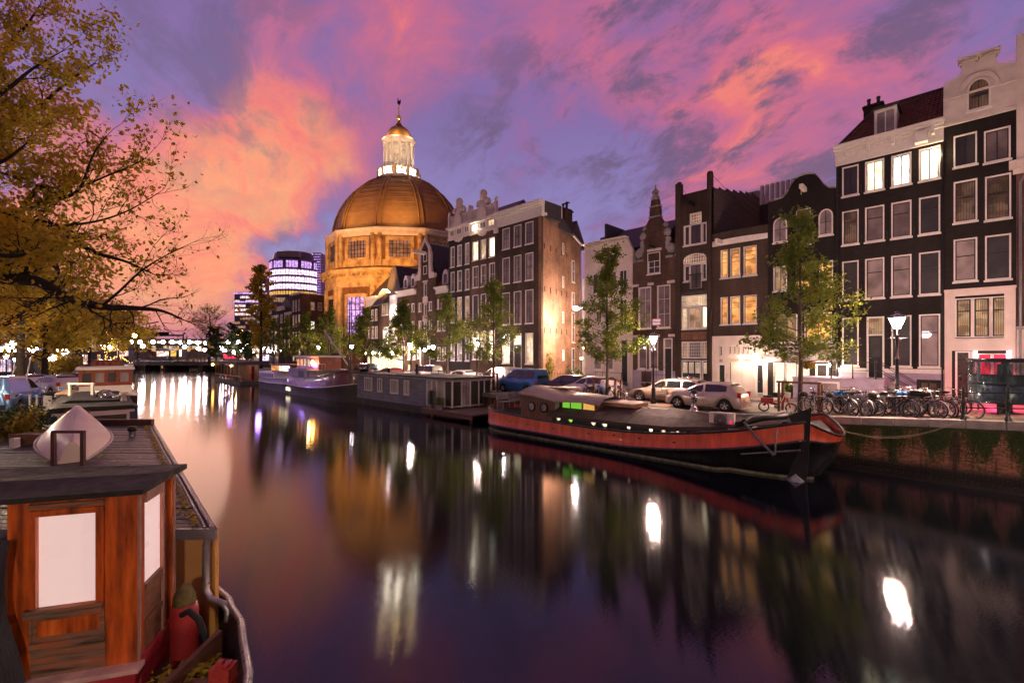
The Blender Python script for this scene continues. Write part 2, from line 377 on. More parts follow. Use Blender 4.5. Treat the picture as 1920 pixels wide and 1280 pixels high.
# fine ripples tilt the surface mostly along the canal, which draws reflections out lengthwise
f1 = n.math('SUBTRACT', n.noise(n.vmath('MULTIPLY', vr.outputs[0], (17, 160, 1)), 1, 1), .5); f2 = n.math('SUBTRACT', n.noise(n.vmath('MULTIPLY', vr.outputs[0], (.5, 1.3, 1)), 1, 3), .5)
f3 = n.math('SUBTRACT', n.noise(n.vmath('MULTIPLY', vr.outputs[0], (131, 129, 7)), 1, 0), .5)
tl = n.math('ADD', n.math('MULTIPLY', f1, .13), n.math('MULTIPLY', f2, .0015))
cbw = n.node('ShaderNodeCombineXYZ'); cbw.inputs[2].default_value = 1
n.lk(n.math('ADD', n.math('MULTIPLY', tl, -.7071), n.math('MULTIPLY', f3, .006)), cbw.inputs[0]); n.lk(n.math('ADD', n.math('MULTIPLY', tl, .7071), n.math('MULTIPLY', f3, .006)), cbw.inputs[1])
n.lk(n.vmath('NORMALIZE', cbw.outputs[0]), b.inputs['Normal'])
# street: clinker paving
m = bpy.data.materials.new('street_clinkers'); m.use_nodes = True; n = NT(m.node_tree); b = m.node_tree.nodes['Principled BSDF']; MT['street'] = m
o = n.node('ShaderNodeTexCoord').outputs['Object']
br = n.node('ShaderNodeTexBrick'); n.lk(o, br.inputs['Vector']); br.inputs['Scale'].default_value = 1; br.inputs['Brick Width'].default_value = .2; br.inputs['Row Height'].default_value = .1
br.inputs['Mortar Size'].default_value = .006; br.inputs['Color1'].default_value = (.16, .075, .05, 1); br.inputs['Color2'].default_value = (.10, .05, .04, 1); br.inputs['Mortar'].default_value = (.05, .04, .035, 1)
n.lk(n.mix(n.mapr(n.noise(o, .5, 6), .3, .7), br.outputs[0], n.mix(.6, br.outputs[0], (.12, .09, .08, 1))), b.inputs['Base Color'])
n.lk(n.mapr(n.noise(o, .8, 4), .3, .7, .35, .7), b.inputs['Roughness'])
bp = n.node('ShaderNodeBump'); bp.inputs['Strength'].default_value = .5; bp.inputs['Distance'].default_value = .01
n.lk(n.math('SUBTRACT', 1, br.outputs['Fac']), bp.inputs['Height']); n.lk(bp.outputs[0], b.inputs['Normal'])
def paint(name, c, rough=.3, coat=.8, metal=0):
    m = bpy.data.materials.new(name); m.use_nodes = True; b = m.node_tree.nodes['Principled BSDF']
    b.inputs['Base Color'].default_value = (*c, 1); b.inputs['Roughness'].default_value = rough; b.inputs['Metallic'].default_value = metal
    b.inputs['Coat Weight'].default_value = coat; b.inputs['Coat Roughness'].default_value = .05; return m
# ---------------------------------------------------------------- water, ground, quays
def struct(name, b, m, kind='structure'): return b.build(name, m, None, kind)
b = MB(); b.q([(80, -60, 0), (80, 90, 0), (-420, 140, 0), (-420, -60, 0)]); struct('water', b, MT['water'])
RQ = [(14, 22.75), (-85, 22.75), (-110, 26.5), (-141, 31.7), (-176, 37), (-420, 70)]
LQ = [(14, -4.6), (-5, -3.7), (-34, -.4), (-60, 3), (-100, 8.2), (-158, 14.6), (-176, 17), (-420, 40)]
xs = [14, 11, 8, 5, 3, 1, -1, -3, -5, -7, -9, -30, -60, -85]
b = MB()
b.grid([[(x, 22.9, sz(x)), (x, 420, sz(x))] for x in xs] + [[(-110, 26.6, 1.6), (-110, 420, 1.6)], [(-141, 31.8, 1.6), (-141, 420, 1.6)], [(-420, 70, 1.6), (-420, 420, 1.6)]], sm=False)
struct('street', b, MT['street'])
b = MB(); b.grid([[(x, y - .15, 1.6), (x, -400, 1.6)] for x, y in LQ], sm=False); struct('left_street', b, MT['street'])
b = MB(); b.q([(-180, -400, 1.55), (-180, 500, 1.55), (-1500, 900, 1.55), (-1500, -700, 1.55)]); struct('ground', b, MT['street'])
b = MB()
b.q([(14, -40, 1.5), (14, 60, 1.5), (60, 60, 1.5), (60, -40, 1.5)]); struct('bridge_road', b, MT['street'])
# strip of pavement along the houses, raised a step
b = MB()
for a, c in zip(xs[:-1], xs[1:]):
    b.q([(a, 30.6, sz(a) + .12), (c, 30.6, sz(c) + .12), (c, 33.05, sz(c) + .12), (a, 33.05, sz(a) + .12)]); b.q([(a, 30.6, sz(a)), (c, 30.6, sz(c)), (c, 30.6, sz(c) + .12), (a, 30.6, sz(a) + .12)], 1)
struct('pavement', b, [mat('pavement_slabs', (.20, .14, .12), .6, var=.3, vs=1.5, bump=.3), MT['stone']])
b = MB()
for a, c in zip(xs[:-1], xs[1:]): b.q([(a, 23.15, sz(a) + .004), (c, 23.15, sz(c) + .004), (c, 24.3, sz(c) + .004), (a, 24.3, sz(a) + .004)])
struct('mossy_verge', b, mat('mossy_verge', ramp=[(.35, (.035, .05, .012)), (.55, (.08, .07, .035)), (.7, (.12, .08, .05))], rough=.9, vs=1.6, bump=.4))
# quay wall on the right
def pos_brick():     # bricks of the quay share one material keyed to where they sit in the wall
    m = bpy.data.materials.new('quay_brick_face'); m.use_nodes = True; n = NT(m.node_tree); b = m.node_tree.nodes['Principled BSDF']
    g = n.node('ShaderNodeNewGeometry'); o = g.outputs['Position']; sp = n.node('ShaderNodeSeparateXYZ'); n.lk(o, sp.inputs[0])
    base = n.ramp(n.noise(n.vmath('MULTIPLY', o, (4.5, 1, 15)), 1, 2), [(.3, (.14, .055, .036)), (.5, (.27, .11, .068)), (.7, (.36, .17, .115))])
    st = n.math('MULTIPLY', n.math('ADD', n.math('SINE', n.math('MULTIPLY', sp.outputs[0], 5.6)), 1), .10)
    g2 = n.math('ADD', n.noise(n.vmath('MULTIPLY', o, (1.5, 1, .28)), 1.5, 7, .72), st)
    g2 = n.math('ADD', g2, n.mapr(sp.outputs[2], .4, 1.9, -.10, .07))
    c = n.mix(n.mapr(g2, .555, .66), base, n.ramp(n.noise(o, 8, 4), [(.3, (.008, .02, .004)), (.7, (.04, .075, .01))]))
    c = n.mix(n.mapr(n.noise(n.vmath('MULTIPLY', o, (2.2, 1, .15)), 1, 4, .6), .56, .64, 0, .85), c, (.012, .010, .008, 1))
    c = n.mix(n.mapr(sp.outputs[2], .65, .3), c, (.008, .007, .006, 1))
    n.lk(c, b.inputs['Base Color']); b.inputs['Roughness'].default_value = .8
    bp = n.node('ShaderNodeBump'); bp.inputs['Strength'].default_value = .5; bp.inputs['Distance'].default_value = .01
    n.lk(n.noise(o, 30, 5), bp.inputs['Height']); n.lk(bp.outputs[0], b.inputs['Normal']); return m
QB = pos_brick()
qw = thing('quay_wall', 'mossy brick canal wall with stone coping below the parked bicycles', 'wall', (0, 22.75, 0))
MORT = mat('old_mortar', (.075, .06, .05), .95, var=.4, vs=3)
b = MB()
for a, c in zip(xs[:-1], xs[1:]):
    for i in range(3 if a - c > 10 else 1):
        a1 = a + (c - a) * i / 3 if a - c > 10 else a; c1 = a + (c - a) * (i + 1) / 3 if a - c > 10 else c
        b.q([(c1, .01, -1), (a1, .01, -1), (a1, .01, sz(a1) - .2), (c1, .01, sz(c1) - .2)])
b.build('wall_core', MORT, qw)
bm_ = MB(); bm_.box(-.105, .105, -.02, .03, -.027, .027); proto = bm_.build('brick', QB, qw); bme = proto.data
cnt = 1; rest = MB(); first = True
L = []
z = .12; r = 0
while z < 2.05:
    x = 1.75 + (.11 if r % 2 else 0)
    while x > -6.4:
        if z < sz(x) - .36: L.append((x, z))
        x -= .222
    z += .066; r += 1
L.sort(key=lambda p: -p[0])
vis = [p for p in L if p[0] < 1.5]
for i, (x, z) in enumerate(L):
    jx, jy = random.uniform(-.004, .004), random.uniform(-.006, .004)
    if .2 < z and x < 1.4 and cnt < 298:
        o = proto if cnt == 1 else bpy.data.objects.new('brick', bme)
        if cnt > 1: COL.objects.link(o); child(o, qw)
        o.location = (x + jx, jy, z); cnt += 1
    else: rest.box(x - .105 + jx, x + .105 + jx, -.02 + jy, .03, z - .027, z + .027)
rest.build('brickwork', QB, qw, 'stuff')
b = MB(); z = .12; r = 0
while z < 1.35:   # further along only the courses read
    b.box(-45, -6.5, -.02 - (r % 2) * .004, .03, z - .026, z + .026); z += .066; r += 1
b.build('brick_courses', QB, qw, 'stuff')
COP = mat('coping_stone', (.24, .21, .20), .8, var=.3, vs=2.2, bump=.25)
x = 2.9
while x > -45:
    l = .98 if x > -24 else 3; 
    b = MB(); zt = sz(x - l / 2)
    T_ = math.atan2(sz(x) - sz(x - l), l)
    b.T = Matrix.Translation((x - l / 2, 0, zt + .012)) @ Matrix.Rotation(-T_, 4, 'Y')
    b.box(-l / 2 + .012, l / 2 - .012, -.07, .42, -.27 - random.uniform(0, .01), random.uniform(0, .008)); b.build('coping_stone', COP, qw); x -= l
b = MB()
for i in range(11000):
    x = rng.uniform(-6, 1.6); s_ = (math.sin(x * 5.6) + 1) * .5
    if rng.random() > .12 + s_ * .75 * (1 if x > -3.5 else .45): continue
    z = sz(x) - .3 - abs(rng.normal(0, .35 + .45 * s_))
    if z < .35: continue
    a = rng.uniform(0, 6.28); r_ = rng.uniform(.008, .026); y = -.03 - rng.uniform(0, .03)
    b.q([(x + r_ * math.cos(a + t), y - .015 * math.sin(a * 3 + t), z + 1.6 * r_ * math.sin(a + t)) for t in (0, 1.7, 3.3, 4.8)])
b.build('moss', MT['leaf_g'], qw, 'stuff')
b = MB(); b.box(-6, 6, -.75, -.35, -.1, .16); b.box(-6, 6, -.62, -.45, .16, .2); tb = b.build('fender_beam', mat('wet_black_timber', (.012, .010, .009), .4, var=.5, vs=3)); tb.location = (-.8, 22.75, 0); tb.rotation_euler = (0, 0, R(-1)); tag(tb, 'long black wet timber floating along the foot of the brick canal wall', 'timber beam')
# quay walls elsewhere
b = MB()
for (x0, y0), (x1, y1) in zip(RQ[1:-1], RQ[2:]): b.q([(x1, y1, -1), (x0, y0, -1), (x0, y0, 1.62), (x1, y1, 1.62)])
o = b.build('far_quay_wall', MT['dark_brick']); tag(o, 'dark brick canal wall in the distance beyond the moored ships', 'wall')
b = MB()
for (x0, y0), (x1, y1) in zip(LQ[:-1], LQ[1:]): b.q([(x0, y0, -1), (x1, y1, -1), (x1, y1, 1.6), (x0, y0, 1.6)]); b.q([(x0, y0, 1.61), (x1, y1, 1.61), (x1, y1 - .4, 1.61), (x0, y0 - .4, 1.61)], 1)
o = b.build('left_quay_wall', [MT['dark_brick'], MT['stone']]); tag(o, 'dark canal wall behind the moored boats beneath the autumn trees', 'wall')
# iron railing on the quay at the right
rl = thing('railing', 'dark green cast iron railing on the quay edge before the urinal', 'railing', (0, 22.95, 0))
px = [Xp(1806, 22.95) + 1.42 * i for i in range(5)]
prof = [(.10, 0), (.10, .06), (.055, .16), (.045, .35), (.055, .55), (.085, .62), (.045, .72), (.04, .95), (.07, 1.0), (.035, 1.06), (.055, 1.12), (.045, 1.18), (.012, 1.23), (.02, 1.26), (0, 1.28)]
for i, x in enumerate(px):
    x = Xp(1806, 22.95) + (Xp(1890, 22.95) - Xp(1806, 22.95)) * i
    b = MB(); b.lathe(prof, (x, 0, sz(x) + .01), 10); b.build('post', MT['green_iron'], rl); px[i] = x
for h in (.45, .98):
    b = MB(); b.tube([(x, 0, sz(x) + h) for x in px], .022, 6); b.build('rail', MT['green_iron'], rl)
b = MB(); p0 = Vector((Xp(1560, 21.2), 21.2, 1.75)); p1 = Vector((Xp(1806, 22.8), 22.8, sz(.3) + .02))
for off in (0, .06):
    b.tube([p0.lerp(p1, t) - Vector((0, 0, (.62 + off) * 4 * t * (1 - t) * .8)) for t in [i / 14 for i in range(15)]], .011, 5)
o = b.build('mooring_rope', mat('rope', (.30, .24, .15), .9, var=.2)); tag(o, 'slack double mooring rope hanging along the mossy brick canal wall', 'rope')
# ---------------------------------------------------------------- houses
VAR = {'glass_dark': ['glass_dark'] * 3 + ['glass_room', 'glass_sheer'], 'glass_blind': ['glass_blind'] * 3 + ['glass_sheer', 'glass_curtain', 'glass_dark'], 'glass_curtain': ['glass_curtain', 'glass_sheer', 'glass_sheer', 'glass_room', 'glass_blind']}
class Bld:
    def __init__(s, name, label, u0, u1, T=33., group=None, cat='house'):
        s.T = T; s.x0 = Xp(u0, T); s.x1 = Xp(u1, T); s.W = s.x1 - s.x0; s.zb = sz((s.x0 + s.x1) / 2) - .02
        s.root = thing(name, label, cat, (s.x0, T, s.zb), 0, group); s.op = []
        s.eye = H - s.zb
    def lx(s, u): return Xp(u, s.T) - s.x0
    def lz(s, u, v): return Zp(u, v, s.T) - s.zb
    def wall(s, zt, m, th=.3, name='wall'):
        xs_ = sorted(set([0, s.W] + [a for o in s.op for a in o[:2]])); zs = sorted(set([0, zt] + [a for o in s.op for a in o[2:4]]))
        xs_ = [x for x in xs_ if 0 <= x <= s.W]; zs = [z for z in zs if 0 <= z <= zt]
        b = MB()
        for x0, x1 in zip(xs_[:-1], xs_[1:]):
            z_s = None
            for z0, z1 in zip(zs[:-1], zs[1:]):
                cx, cz = (x0 + x1) / 2, (z0 + z1) / 2
                if any(o[0] < cx < o[1] and o[2] < cz < o[3] for o in s.op): continue
                b.q([(x0, 0, z0), (x1, 0, z0), (x1, 0, z1), (x0, 0, z1)])
        for x0, x1, z0, z1 in s.op:
            b.q([(x0, 0, z0), (x0, th, z0), (x0, th, z1), (x0, 0, z1)]); b.q([(x1, 0, z0), (x1, 0, z1), (x1, th, z1), (x1, th, z0)])
            b.q([(x0, 0, z1), (x0, th, z1), (x1, th, z1), (x1, 0, z1)]); b.q([(x0, 0, z0), (x1, 0, z0), (x1, th, z0), (x0, th, z0)])
        b.q([(0, 0, 0), (0, 0, zt), (0, th, zt), (0, th, 0)]); b.q([(s.W, 0, 0), (s.W, th, 0), (s.W, th, zt), (s.W, 0, zt)])
        s.wallo = b.build(name, m, s.root); s.zt = zt; return s.wallo
    def body(s, zt, depth, m, name='side_wall'):
        b = MB(); b.box(.002, s.W - .002, .3, depth, 0, zt); return b.build(name, m, s.root)
    def win(s, x0, x1, z0, z1, pane='glass_dark', nx=1, zf=(), frame='white', bar='white', fw=.065, sill=True, arch=0, proud=False, bw=.035, name='window', split=True, T=None, sillm=None, depth=.12):
        if x0 > x1: x0, x1 = x1, x0
        if not proud and T is None: s.op.append((x0, x1, z0, z1))
        y0, y1 = (-.05, .02) if proud else (-.012, depth + .04)
        yp = -.012 if proud else depth
        b = MB(); b.T = T
        if arch:
            n = 10; cx = (x0 + x1) / 2; hw = (x1 - x0) / 2; zc = z1 - arch
            def pts(ins): return [(x0 + ins, z0 + ins)] + [(cx - (hw - ins) * math.cos(t), zc + (arch - ins) * math.sin(t)) for t in [math.pi * i / n for i in range(n + 1)]] + [(x1 - ins, z0 + ins)]
            A, B_ = pts(0), pts(fw * 1.4); k = len(A)
            for i in range(k):
                j = (i + 1) % k
                b.q([(A[j][0], y0, A[j][1]), (A[i][0], y0, A[i][1]), (B_[i][0], y0, B_[i][1]), (B_[j][0], y0, B_[j][1])])
                b.q([(A[i][0], y0, A[i][1]), (A[j][0], y0, A[j][1]), (A[j][0], y1, A[j][1]), (A[i][0], y1, A[i][1])])
                b.q([(B_[j][0], y0, B_[j][1]), (B_[i][0], y0, B_[i][1]), (B_[i][0], y1, B_[i][1]), (B_[j][0], y1, B_[j][1])])
        else:
            b.box(x0, x0 + fw, y0, y1, z0, z1); b.box(x1 - fw, x1, y0, y1, z0, z1)
            b.box(x0 + fw, x1 - fw, y0, y1, z1 - fw, z1); b.box(x0 + fw, x1 - fw, y0, y1, z0, z0 + fw)
        ix0, ix1, iz0, iz1 = x0 + fw, x1 - fw, z0 + fw, z1 - fw
        X_ = [ix0 + (ix1 - ix0) * i / nx for i in range(nx + 1)]; Z_ = [iz0] + [iz0 + (iz1 - iz0) * f for f in zf] + [iz1]
        yb = yp - .03
        if not arch:   # dark sash inside the casing
            e = bw * .9
            b.box(ix0, ix0 + e, yb, yb + .028, iz0, iz1, 1); b.box(ix1 - e, ix1, yb, yb + .028, iz0, iz1, 1); b.box(ix0 + e, ix1 - e, yb, yb + .028, iz0, iz0 + e, 1); b.box(ix0 + e, ix1 - e, yb, yb + .028, iz1 - e, iz1, 1)
        for x in X_[1:-1]: b.box(x - bw / 2, x + bw / 2, yb + .001, yb + .03, iz0 + bw, iz1 - bw, 1)
        for z in Z_[1:-1]: b.box(ix0 + bw, ix1 - bw, yb - .004, yb + .026, z - bw / 2, z + bw / 2, 1)
        if sill: b.box(x0 - .05, x1 + .05, -.09, .01 if proud else .0, z0 - .09, z0 - .001, 0)
        if pane in VAR: pane = random.choice(VAR[pane])
        w_ = b.build(name, [MT[frame], MT[bar] if bar in MT else MT['iron']], s.root)
        if arch:
            b = MB(); b.T = T; B_ = pts(fw * 1.3); b.q([(x, yp, z) for x, z in B_][::-1]); b.build('pane', MT[pane], w_)
        else:
            cells = [(a, c, e, f) for a, c in zip(X_[:-1], X_[1:]) for e, f in zip(Z_[:-1], Z_[1:])] if split else [(ix0, ix1, iz0, iz1)]
            for a, c, e, f in cells:
                b = MB(); b.T = T; tl = random.uniform(-.004, .004)
                b.q([(a, yp + tl, e), (c, yp - tl, e), (c, yp - tl * .5, f), (a, yp + tl, f)]); b.build('pane', MT[pane], w_)
        return w_
    def row(s, cols, uref, vt, vb, pane, **k):
        z1, z0 = s.lz(uref, vt), s.lz(uref, vb)
        ps = pane if isinstance(pane, (list, tuple)) else [pane] * len(cols)
        return [s.win(s.lx(a), s.lx(c), z0, z1, p_, **k) for (a, c), p_ in zip(cols, ps)]
    def door(s, x0, x1, z0, z1, m, transom=None, trp='lit_dim', frame='white', panels=2, fw=.08, glass=None):
        s.op.append((x0, x1, z0, z1)); zt = z1 if not transom else z1 - transom
        b = MB(); b.box(x0, x0 + fw, -.02, .16, z0, z1); b.box(x1 - fw, x1, -.02, .16, z0, z1); b.box(x0 + fw, x1 - fw, -.02, .16, z1 - fw, z1)
        if transom: b.box(x0 + fw, x1 - fw, -.03, .16, zt - fw, zt)
        fr = b.build('door_frame', MT[frame], s.root)
        if transom:
            b = MB(); b.q([(x0 + fw, .12, zt), (x1 - fw, .12, zt), (x1 - fw, .12, z1 - fw), (x0 + fw, .12, z1 - fw)]); b.build('pane', MT[trp], fr); zt -= fw
        else: zt -= fw
        b = MB(); b.box(x0 + fw, x1 - fw, .12, .17, z0, zt); w_ = x1 - x0 - 2 * fw; hh = zt - z0
        for i in range(panels): b.box(x0 + fw + .09, x1 - fw - .09, .105, .12, z0 + .1 + hh * i / panels, z0 + hh * (i + 1) / panels - .08)
        d = b.build('door', m, s.root)
        b = MB(); b.tube([(x0 + fw + .05, .10, z0 + hh * .48), (x0 + fw + .12, .08, z0 + hh * .48)], .02, 6); b.build('handle', MT['chrome'], d)
        if glass:
            b = MB(); b.q([(x0 + fw + .12, .1, z0 + hh * .5), (x1 - fw - .12, .1, z0 + hh * .5), (x1 - fw - .12, .1, zt - .15), (x0 + fw + .12, .1, zt - .15)]); b.build('door_glass', MT[glass], d)
        return d
    def p(s, name, m, fn, kind=None): return part(name, m, s.root, fn, kind)
    def poly(s, pts): return [(s.lx(u), s.lz(u, v)) for u, v in pts]
def cornice(b, x0, x1, z0, z1, m=0, deep=.45):
    h = z1 - z0
    b.box(x0, x1, -.10, .3, z0, z0 + h * .12, m); b.box(x0, x1, -.05, .3, z0 + h * .12, z0 + h * .62, m)
    b.box(x0, x1, -deep * .45, .3, z0 + h * .62, z0 + h * .74, m); b.box(x0 - .02, x1 + .02, -deep * .8, .3, z0 + h * .74, z0 + h * .88, m); b.box(x0 - .04, x1 + .04, -deep, .3, z0 + h * .88, z1, m)
def tiles(b, x0, x1, ya, za, yb, zb, tw=.22, tl=.30, dx=0):
    n = max(1, int((x1 - x0) / tw)); L_ = math.hypot(yb - ya, zb - za); k = max(1, int(L_ / tl)); ny, nz = -(zb - za) / L_, (yb - ya) / L_
    for j in range(k):
        rows = []
        for t, lift in ((j / k, .055), ((j + 1.04) / k, .0)):
            t = min(t, 1); off = dx * t
            rows.append([(x0 + off + (x1 - x0 - off * 1) * i / (n * 4), ya + (yb - ya) * t + ny * (lift + .028 * math.sin(i * math.pi / 2 + .4)), za + (zb - za) * t + nz * (lift + .028 * math.sin(i * math.pi / 2 + .4))) for i in range(n * 4 + 1)])
        b.grid(rows, sm=False)
        b.q([rows[0][0], rows[0][-1], (rows[0][-1][0], rows[0][-1][1], rows[0][-1][2] - .05), (rows[0][0][0], rows[0][0][1], rows[0][0][2] - .05)])
def chimney(bl, x, y, z0, z1, w_=.7, pots=2, m='dark_brick'):
    def f(b):
        b.box(x - w_ / 2, x + w_ / 2, y - .3, y + .3, z0, z1); b.box(x - w_ / 2 - .06, x + w_ / 2 + .06, y - .36, y + .36, z1 - .18, z1 - .05)
    c = bl.p('chimney', MT[m], f)
    for i in range(pots):
        xx = x - w_ / 2 + w_ * (i + .5) / pots
        b = MB(); b.lathe([(.10, 0), (.085, .35), (.11, .4), (.11, .5), (.0, .5)], (xx, y, z1 - .05), 8); b.build('chimney_pot', MT['slate'], c)
def wall_lamp(bl, x, z, power, col=(1, .72, .5), gm='lamp_warm', y=-.35, r=.09):
    def f(b):
        b.box(x - .04, x + .04, y * .1, 0, z + .05, z + .25); b.tube([(x, 0, z + .2), (x, y, z + .25), (x, y, z + .12)], .015, 5); b.lathe([(.0, .16), (.11, .10), (.12, .08)], (x, y, z), 8)
    a = bl.p('wall_lamp', MT['iron'], f)
    b = MB(); b.lathe([(0, -r), (r * .7, -r * .7), (r, 0), (r * .7, r * .7), (0, r)], (x, y, z), 8); b.build('bulb', MT[gm], a)
    light('POINT', 'wall_lamp_light', (x, y - .12, z - .02), power, col, a, .1)

# ---- black house with white bell-shaped gable top, far right
B = Bld('canal_house', 'black house with white scrolled gable and red lit door at the right', 1770, 1905.5)
e = B.eye; c1, c2 = (1788, 1832), (1846, 1896)
B.win(B.lx(1788), B.lx(1832), B.lz(1810, 311), B.lz(1810, 251), 'glass_dark', 2, frame='white', bar='iron')
B.win(B.lx(1845), B.lx(1895), B.lz(1870, 302), B.lz(1870, 241), 'glass_dark', 2, frame='white', bar='iron')
for (va, vb, vc, vd, pn) in ((338, 416, 328, 411, 'glass_curtain'), (447, 527, 440, 524, 'glass_blind')):
    B.win(B.lx(1788), B.lx(1832.5), B.lz(1810, vb), B.lz(1810, va), pn, 1, (.6,), bar='iron', bw=.05)
    B.win(B.lx(1847), B.lx(1896), B.lz(1870, vd), B.lz(1870, vc), pn, 1, (.6,), bar='iron', bw=.05)
zf0, zf1 = B.lz(1795, 633), B.lz(1795, 560)
xa, xb = B.lx(1791), B.lx(1895); w3 = (xb - xa) / 3
for i in range(3): B.win(xa + i * w3, xa + (i + 1) * w3 - .03, zf0, zf1, 'lit_dim', 1, (.68,), bar='iron', bw=.06, fw=.05, sill=False)
zd = B.lz(1800, 658)
B.door(B.lx(1791), B.lx(1820), .12, zd, mat('dark_oxblood_door', (.035, .015, .015), .35, var=.2))
xr0, xr1 = B.lx(1833), B.lx(1889)
B.win(xr0, (xr0 + xr1) / 2, .75, zd - .12, 'lit_red', 1, (), frame='white', bar='red_paint', fw=.06, sill=False)
B.win((xr0 + xr1) / 2 + .002, xr1, .75, zd - .12, 'lit_red', 1, (), frame='white', bar='red_paint', fw=.06, sill=False)
B.wall(11.85 + e, MT['black_brick'])
B.body(11.6 + e, 10, MT['dark_brick'])
def f(b):
    xl = 0; xr_ = B.W; z0, z1 = B.lz(1800, 640), zf1 + .12
    b.box(.02, .3, -.08, 0, .0, z1 + .25); b.box(B.W - .28, B.W - .02, -.08, 0, 0, z1 + .25); b.box(.3, B.W - .28, -.08, 0, z1, z1 + .25); b.box(.0, B.W, -.2, -.081, z1 + .25, z1 + .36); b.box(.0, B.W, -.081, 0, z1 + .25, z1 + .34)
    b.box(.3, B.W - .28, -.05, 0, zd + .02, zf0 - .04)
    for i in range(3): b.box(.42 + i * .68, 1.0 + i * .68, -.07, -.05, zd + .14, zf0 - .14)
    b.box(.3, .42, -.06, 0, zf0 - .04, z1); b.box(B.W - .4, B.W - .28, -.06, 0, zf0 - .04, z1)
    for i in range(1, 3): b.box(xa + i * w3 - .05, xa + i * w3 + .02, -.06, -.013, zf0, zf1)
    b.box(B.lx(1820) + .02, B.lx(1833) - .02, -.05, 0, 0, zd)
B.p('white_shopfront', MT['pink_plaster'], f)
for x in (B.lx(1829), B.lx(1891)):
    B.p('neon_tube', MT['lit_pinktube'], lambda b: b.tube([(x, -.12, zd - .5), (x, -.12, zd)], .07, 8))
light('AREA', 'red_door_light', ((xr0 + xr1) / 2, -.35, zd - .1), 260, (1, .03, .12), B.root, rot=(R(-50), 0, 0), shape='RECTANGLE', size=1.2, size_y=.2)
# the white gable
zg = 11.85 + e; W = B.W; cx = W / 2
def gab(b):
    half = [(W / 2 + .02, zg), (W / 2 + .02, zg + 2.25), (.82, zg + 2.4), (.62, zg + 2.55), (.60, zg + 2.8), (.62, zg + 3.1), (.3, zg + 3.14), (0, zg + 3.15)]
    pl = [(cx - a, z) for a, z in half] + [(cx + a, z) for a, z in half[::-1][1:]]
    b.prism(pl[::-1], -.10, .3)
    b.box(-.03, W + .03, -.16, -.1, zg - .02, zg + .14); b.box(-.03, W + .03, -.2, -.1, zg + 1.35, zg + 1.45)
    b.box(cx - .68, cx + .68, -.2, .3, zg + 3.0, zg + 3.08); b.box(cx - .75, cx + .75, -.3, .34, zg + 3.151, zg + 3.24)
    n = 12
    for i in range(n):
        t0, t1 = math.pi * i / n, math.pi * (i + 1) / n
        for r0, r1, y in ((.56, .70, -.2), (.74, .80, -.14)):
            A = [(cx + r0 * math.cos(t), zg + 1.45 + r0 * 1.2 * math.sin(t)) for t in (t0, t1)]; B2 = [(cx + r1 * math.cos(t), zg + 1.45 + r1 * 1.2 * math.sin(t)) for t in (t0, t1)]
            b.prism([A[0], B2[0], B2[1], A[1]], y, -.1)
    for x in (.1, W - .4): b.box(x, x + .3, -.14, -.1, zg + .2, zg + 1.3)
B.p('gable', MT['plaster'], gab)
B.win(cx - .42, cx + .42, zg + .45, zg + 2.0, 'glass_dark', 2, (.45,), frame='white', bar='iron', arch=.55, proud=True, fw=.05).location = (0, -.12, 0)
def f(b):
    tiles(b, .1, W / 2 + .9, .45, zg + 1.6, 3.2, zg + 3.6); tiles(b, W / 2, W + 3.5, .9, zg + 2.4, 4, zg + 3.9)
    b.box(-.02, W + 3.5, 3.2, 8, zg - 1, zg + 3.3)
B.p('tile_roof', MT['tile_roof'], f, 'stuff')
B.p('hoist_hook', MT['iron'], lambda b: b.tube([(cx, -.5, zg + 3.0), (cx, -.5, zg + 2.8), (cx - .05, -.5, zg + 2.7), (cx - .12, -.5, zg + 2.76)], .018, 5))
B.p('hoist_beam', MT['plaster'], lambda b: b.box(cx - .07, cx + .07, -.65, -.11, zg + 2.95, zg + 3.1))

# ---- sliver of the next house at the edge of the picture
A = Bld('canal_house', 'cream and brick house cut off by the right edge of the picture', 1906, 2020)
zc = A.lz(1912, 312)
for i in range(3):
    A.win(1.1, 2.0, 3.4 + i * 2.9, 5.2 + i * 2.9, 'glass_curtain', 1, (.6,), bar='iron')
A.wall(zc, MT['red_brick']); A.body(zc, 9, MT['red_brick'])
A.p('upper_wall', MT['pink_plaster'], lambda b: (b.box(0, A.W, -.02, .3, zc + .001, zc + 6.4), b.box(-.25, A.W, -.22, .0, zc - .12, zc + .3), b.box(-.12, A.W, -.12, 0, zc - .35, zc - .12)))
A.p('base_wall', MT['pink_plaster'], lambda b: b.box(0, A.W, -.04, -.003, 0, A.lz(1910, 612)))
A.p('drainpipe', MT['zinc'], lambda b: (b.tube([(.12, -.1, 0), (.12, -.1, zc - .8), (.3, -.1, zc - .45)], .05, 8), b.box(.02, .22, -.16, -.03, 3.4, 3.5)))

# ---- black house with white cornice, four bays, lit attic windows
B = Bld('canal_house', 'wide black house with brightly lit attic windows under a white cornice', 1568, 1770)
e = B.eye; cols = [(1579, 1610), (1622, 1658), (1671, 1709), (1723, 1763)]
B.row(cols, 1743, 276, 337, ['glass_dark', 'lit_bright', 'lit_white', 'lit_white'], nx=2, bar='iron', bw=.04)
B.row(cols, 1743, 368, 438, ['glass_curtain', 'glass_dark', 'glass_dark', 'glass_dark'], zf=(.68,), bar='iron', bw=.05)
B.row(cols, 1743, 472, 552, ['glass_blind', 'glass_blind', 'glass_curtain', 'glass_dark'], zf=(.66,), bar='iron', bw=.05)
gz1, gz0 = B.lz(1743, 589), B.lz(1743, 688)
for i in (0, 2, 3): B.win(B.lx(cols[i][0]), B.lx(cols[i][1]), gz0, gz1, 'glass_blind', 1, (.66,), bar='iron', bw=.05)
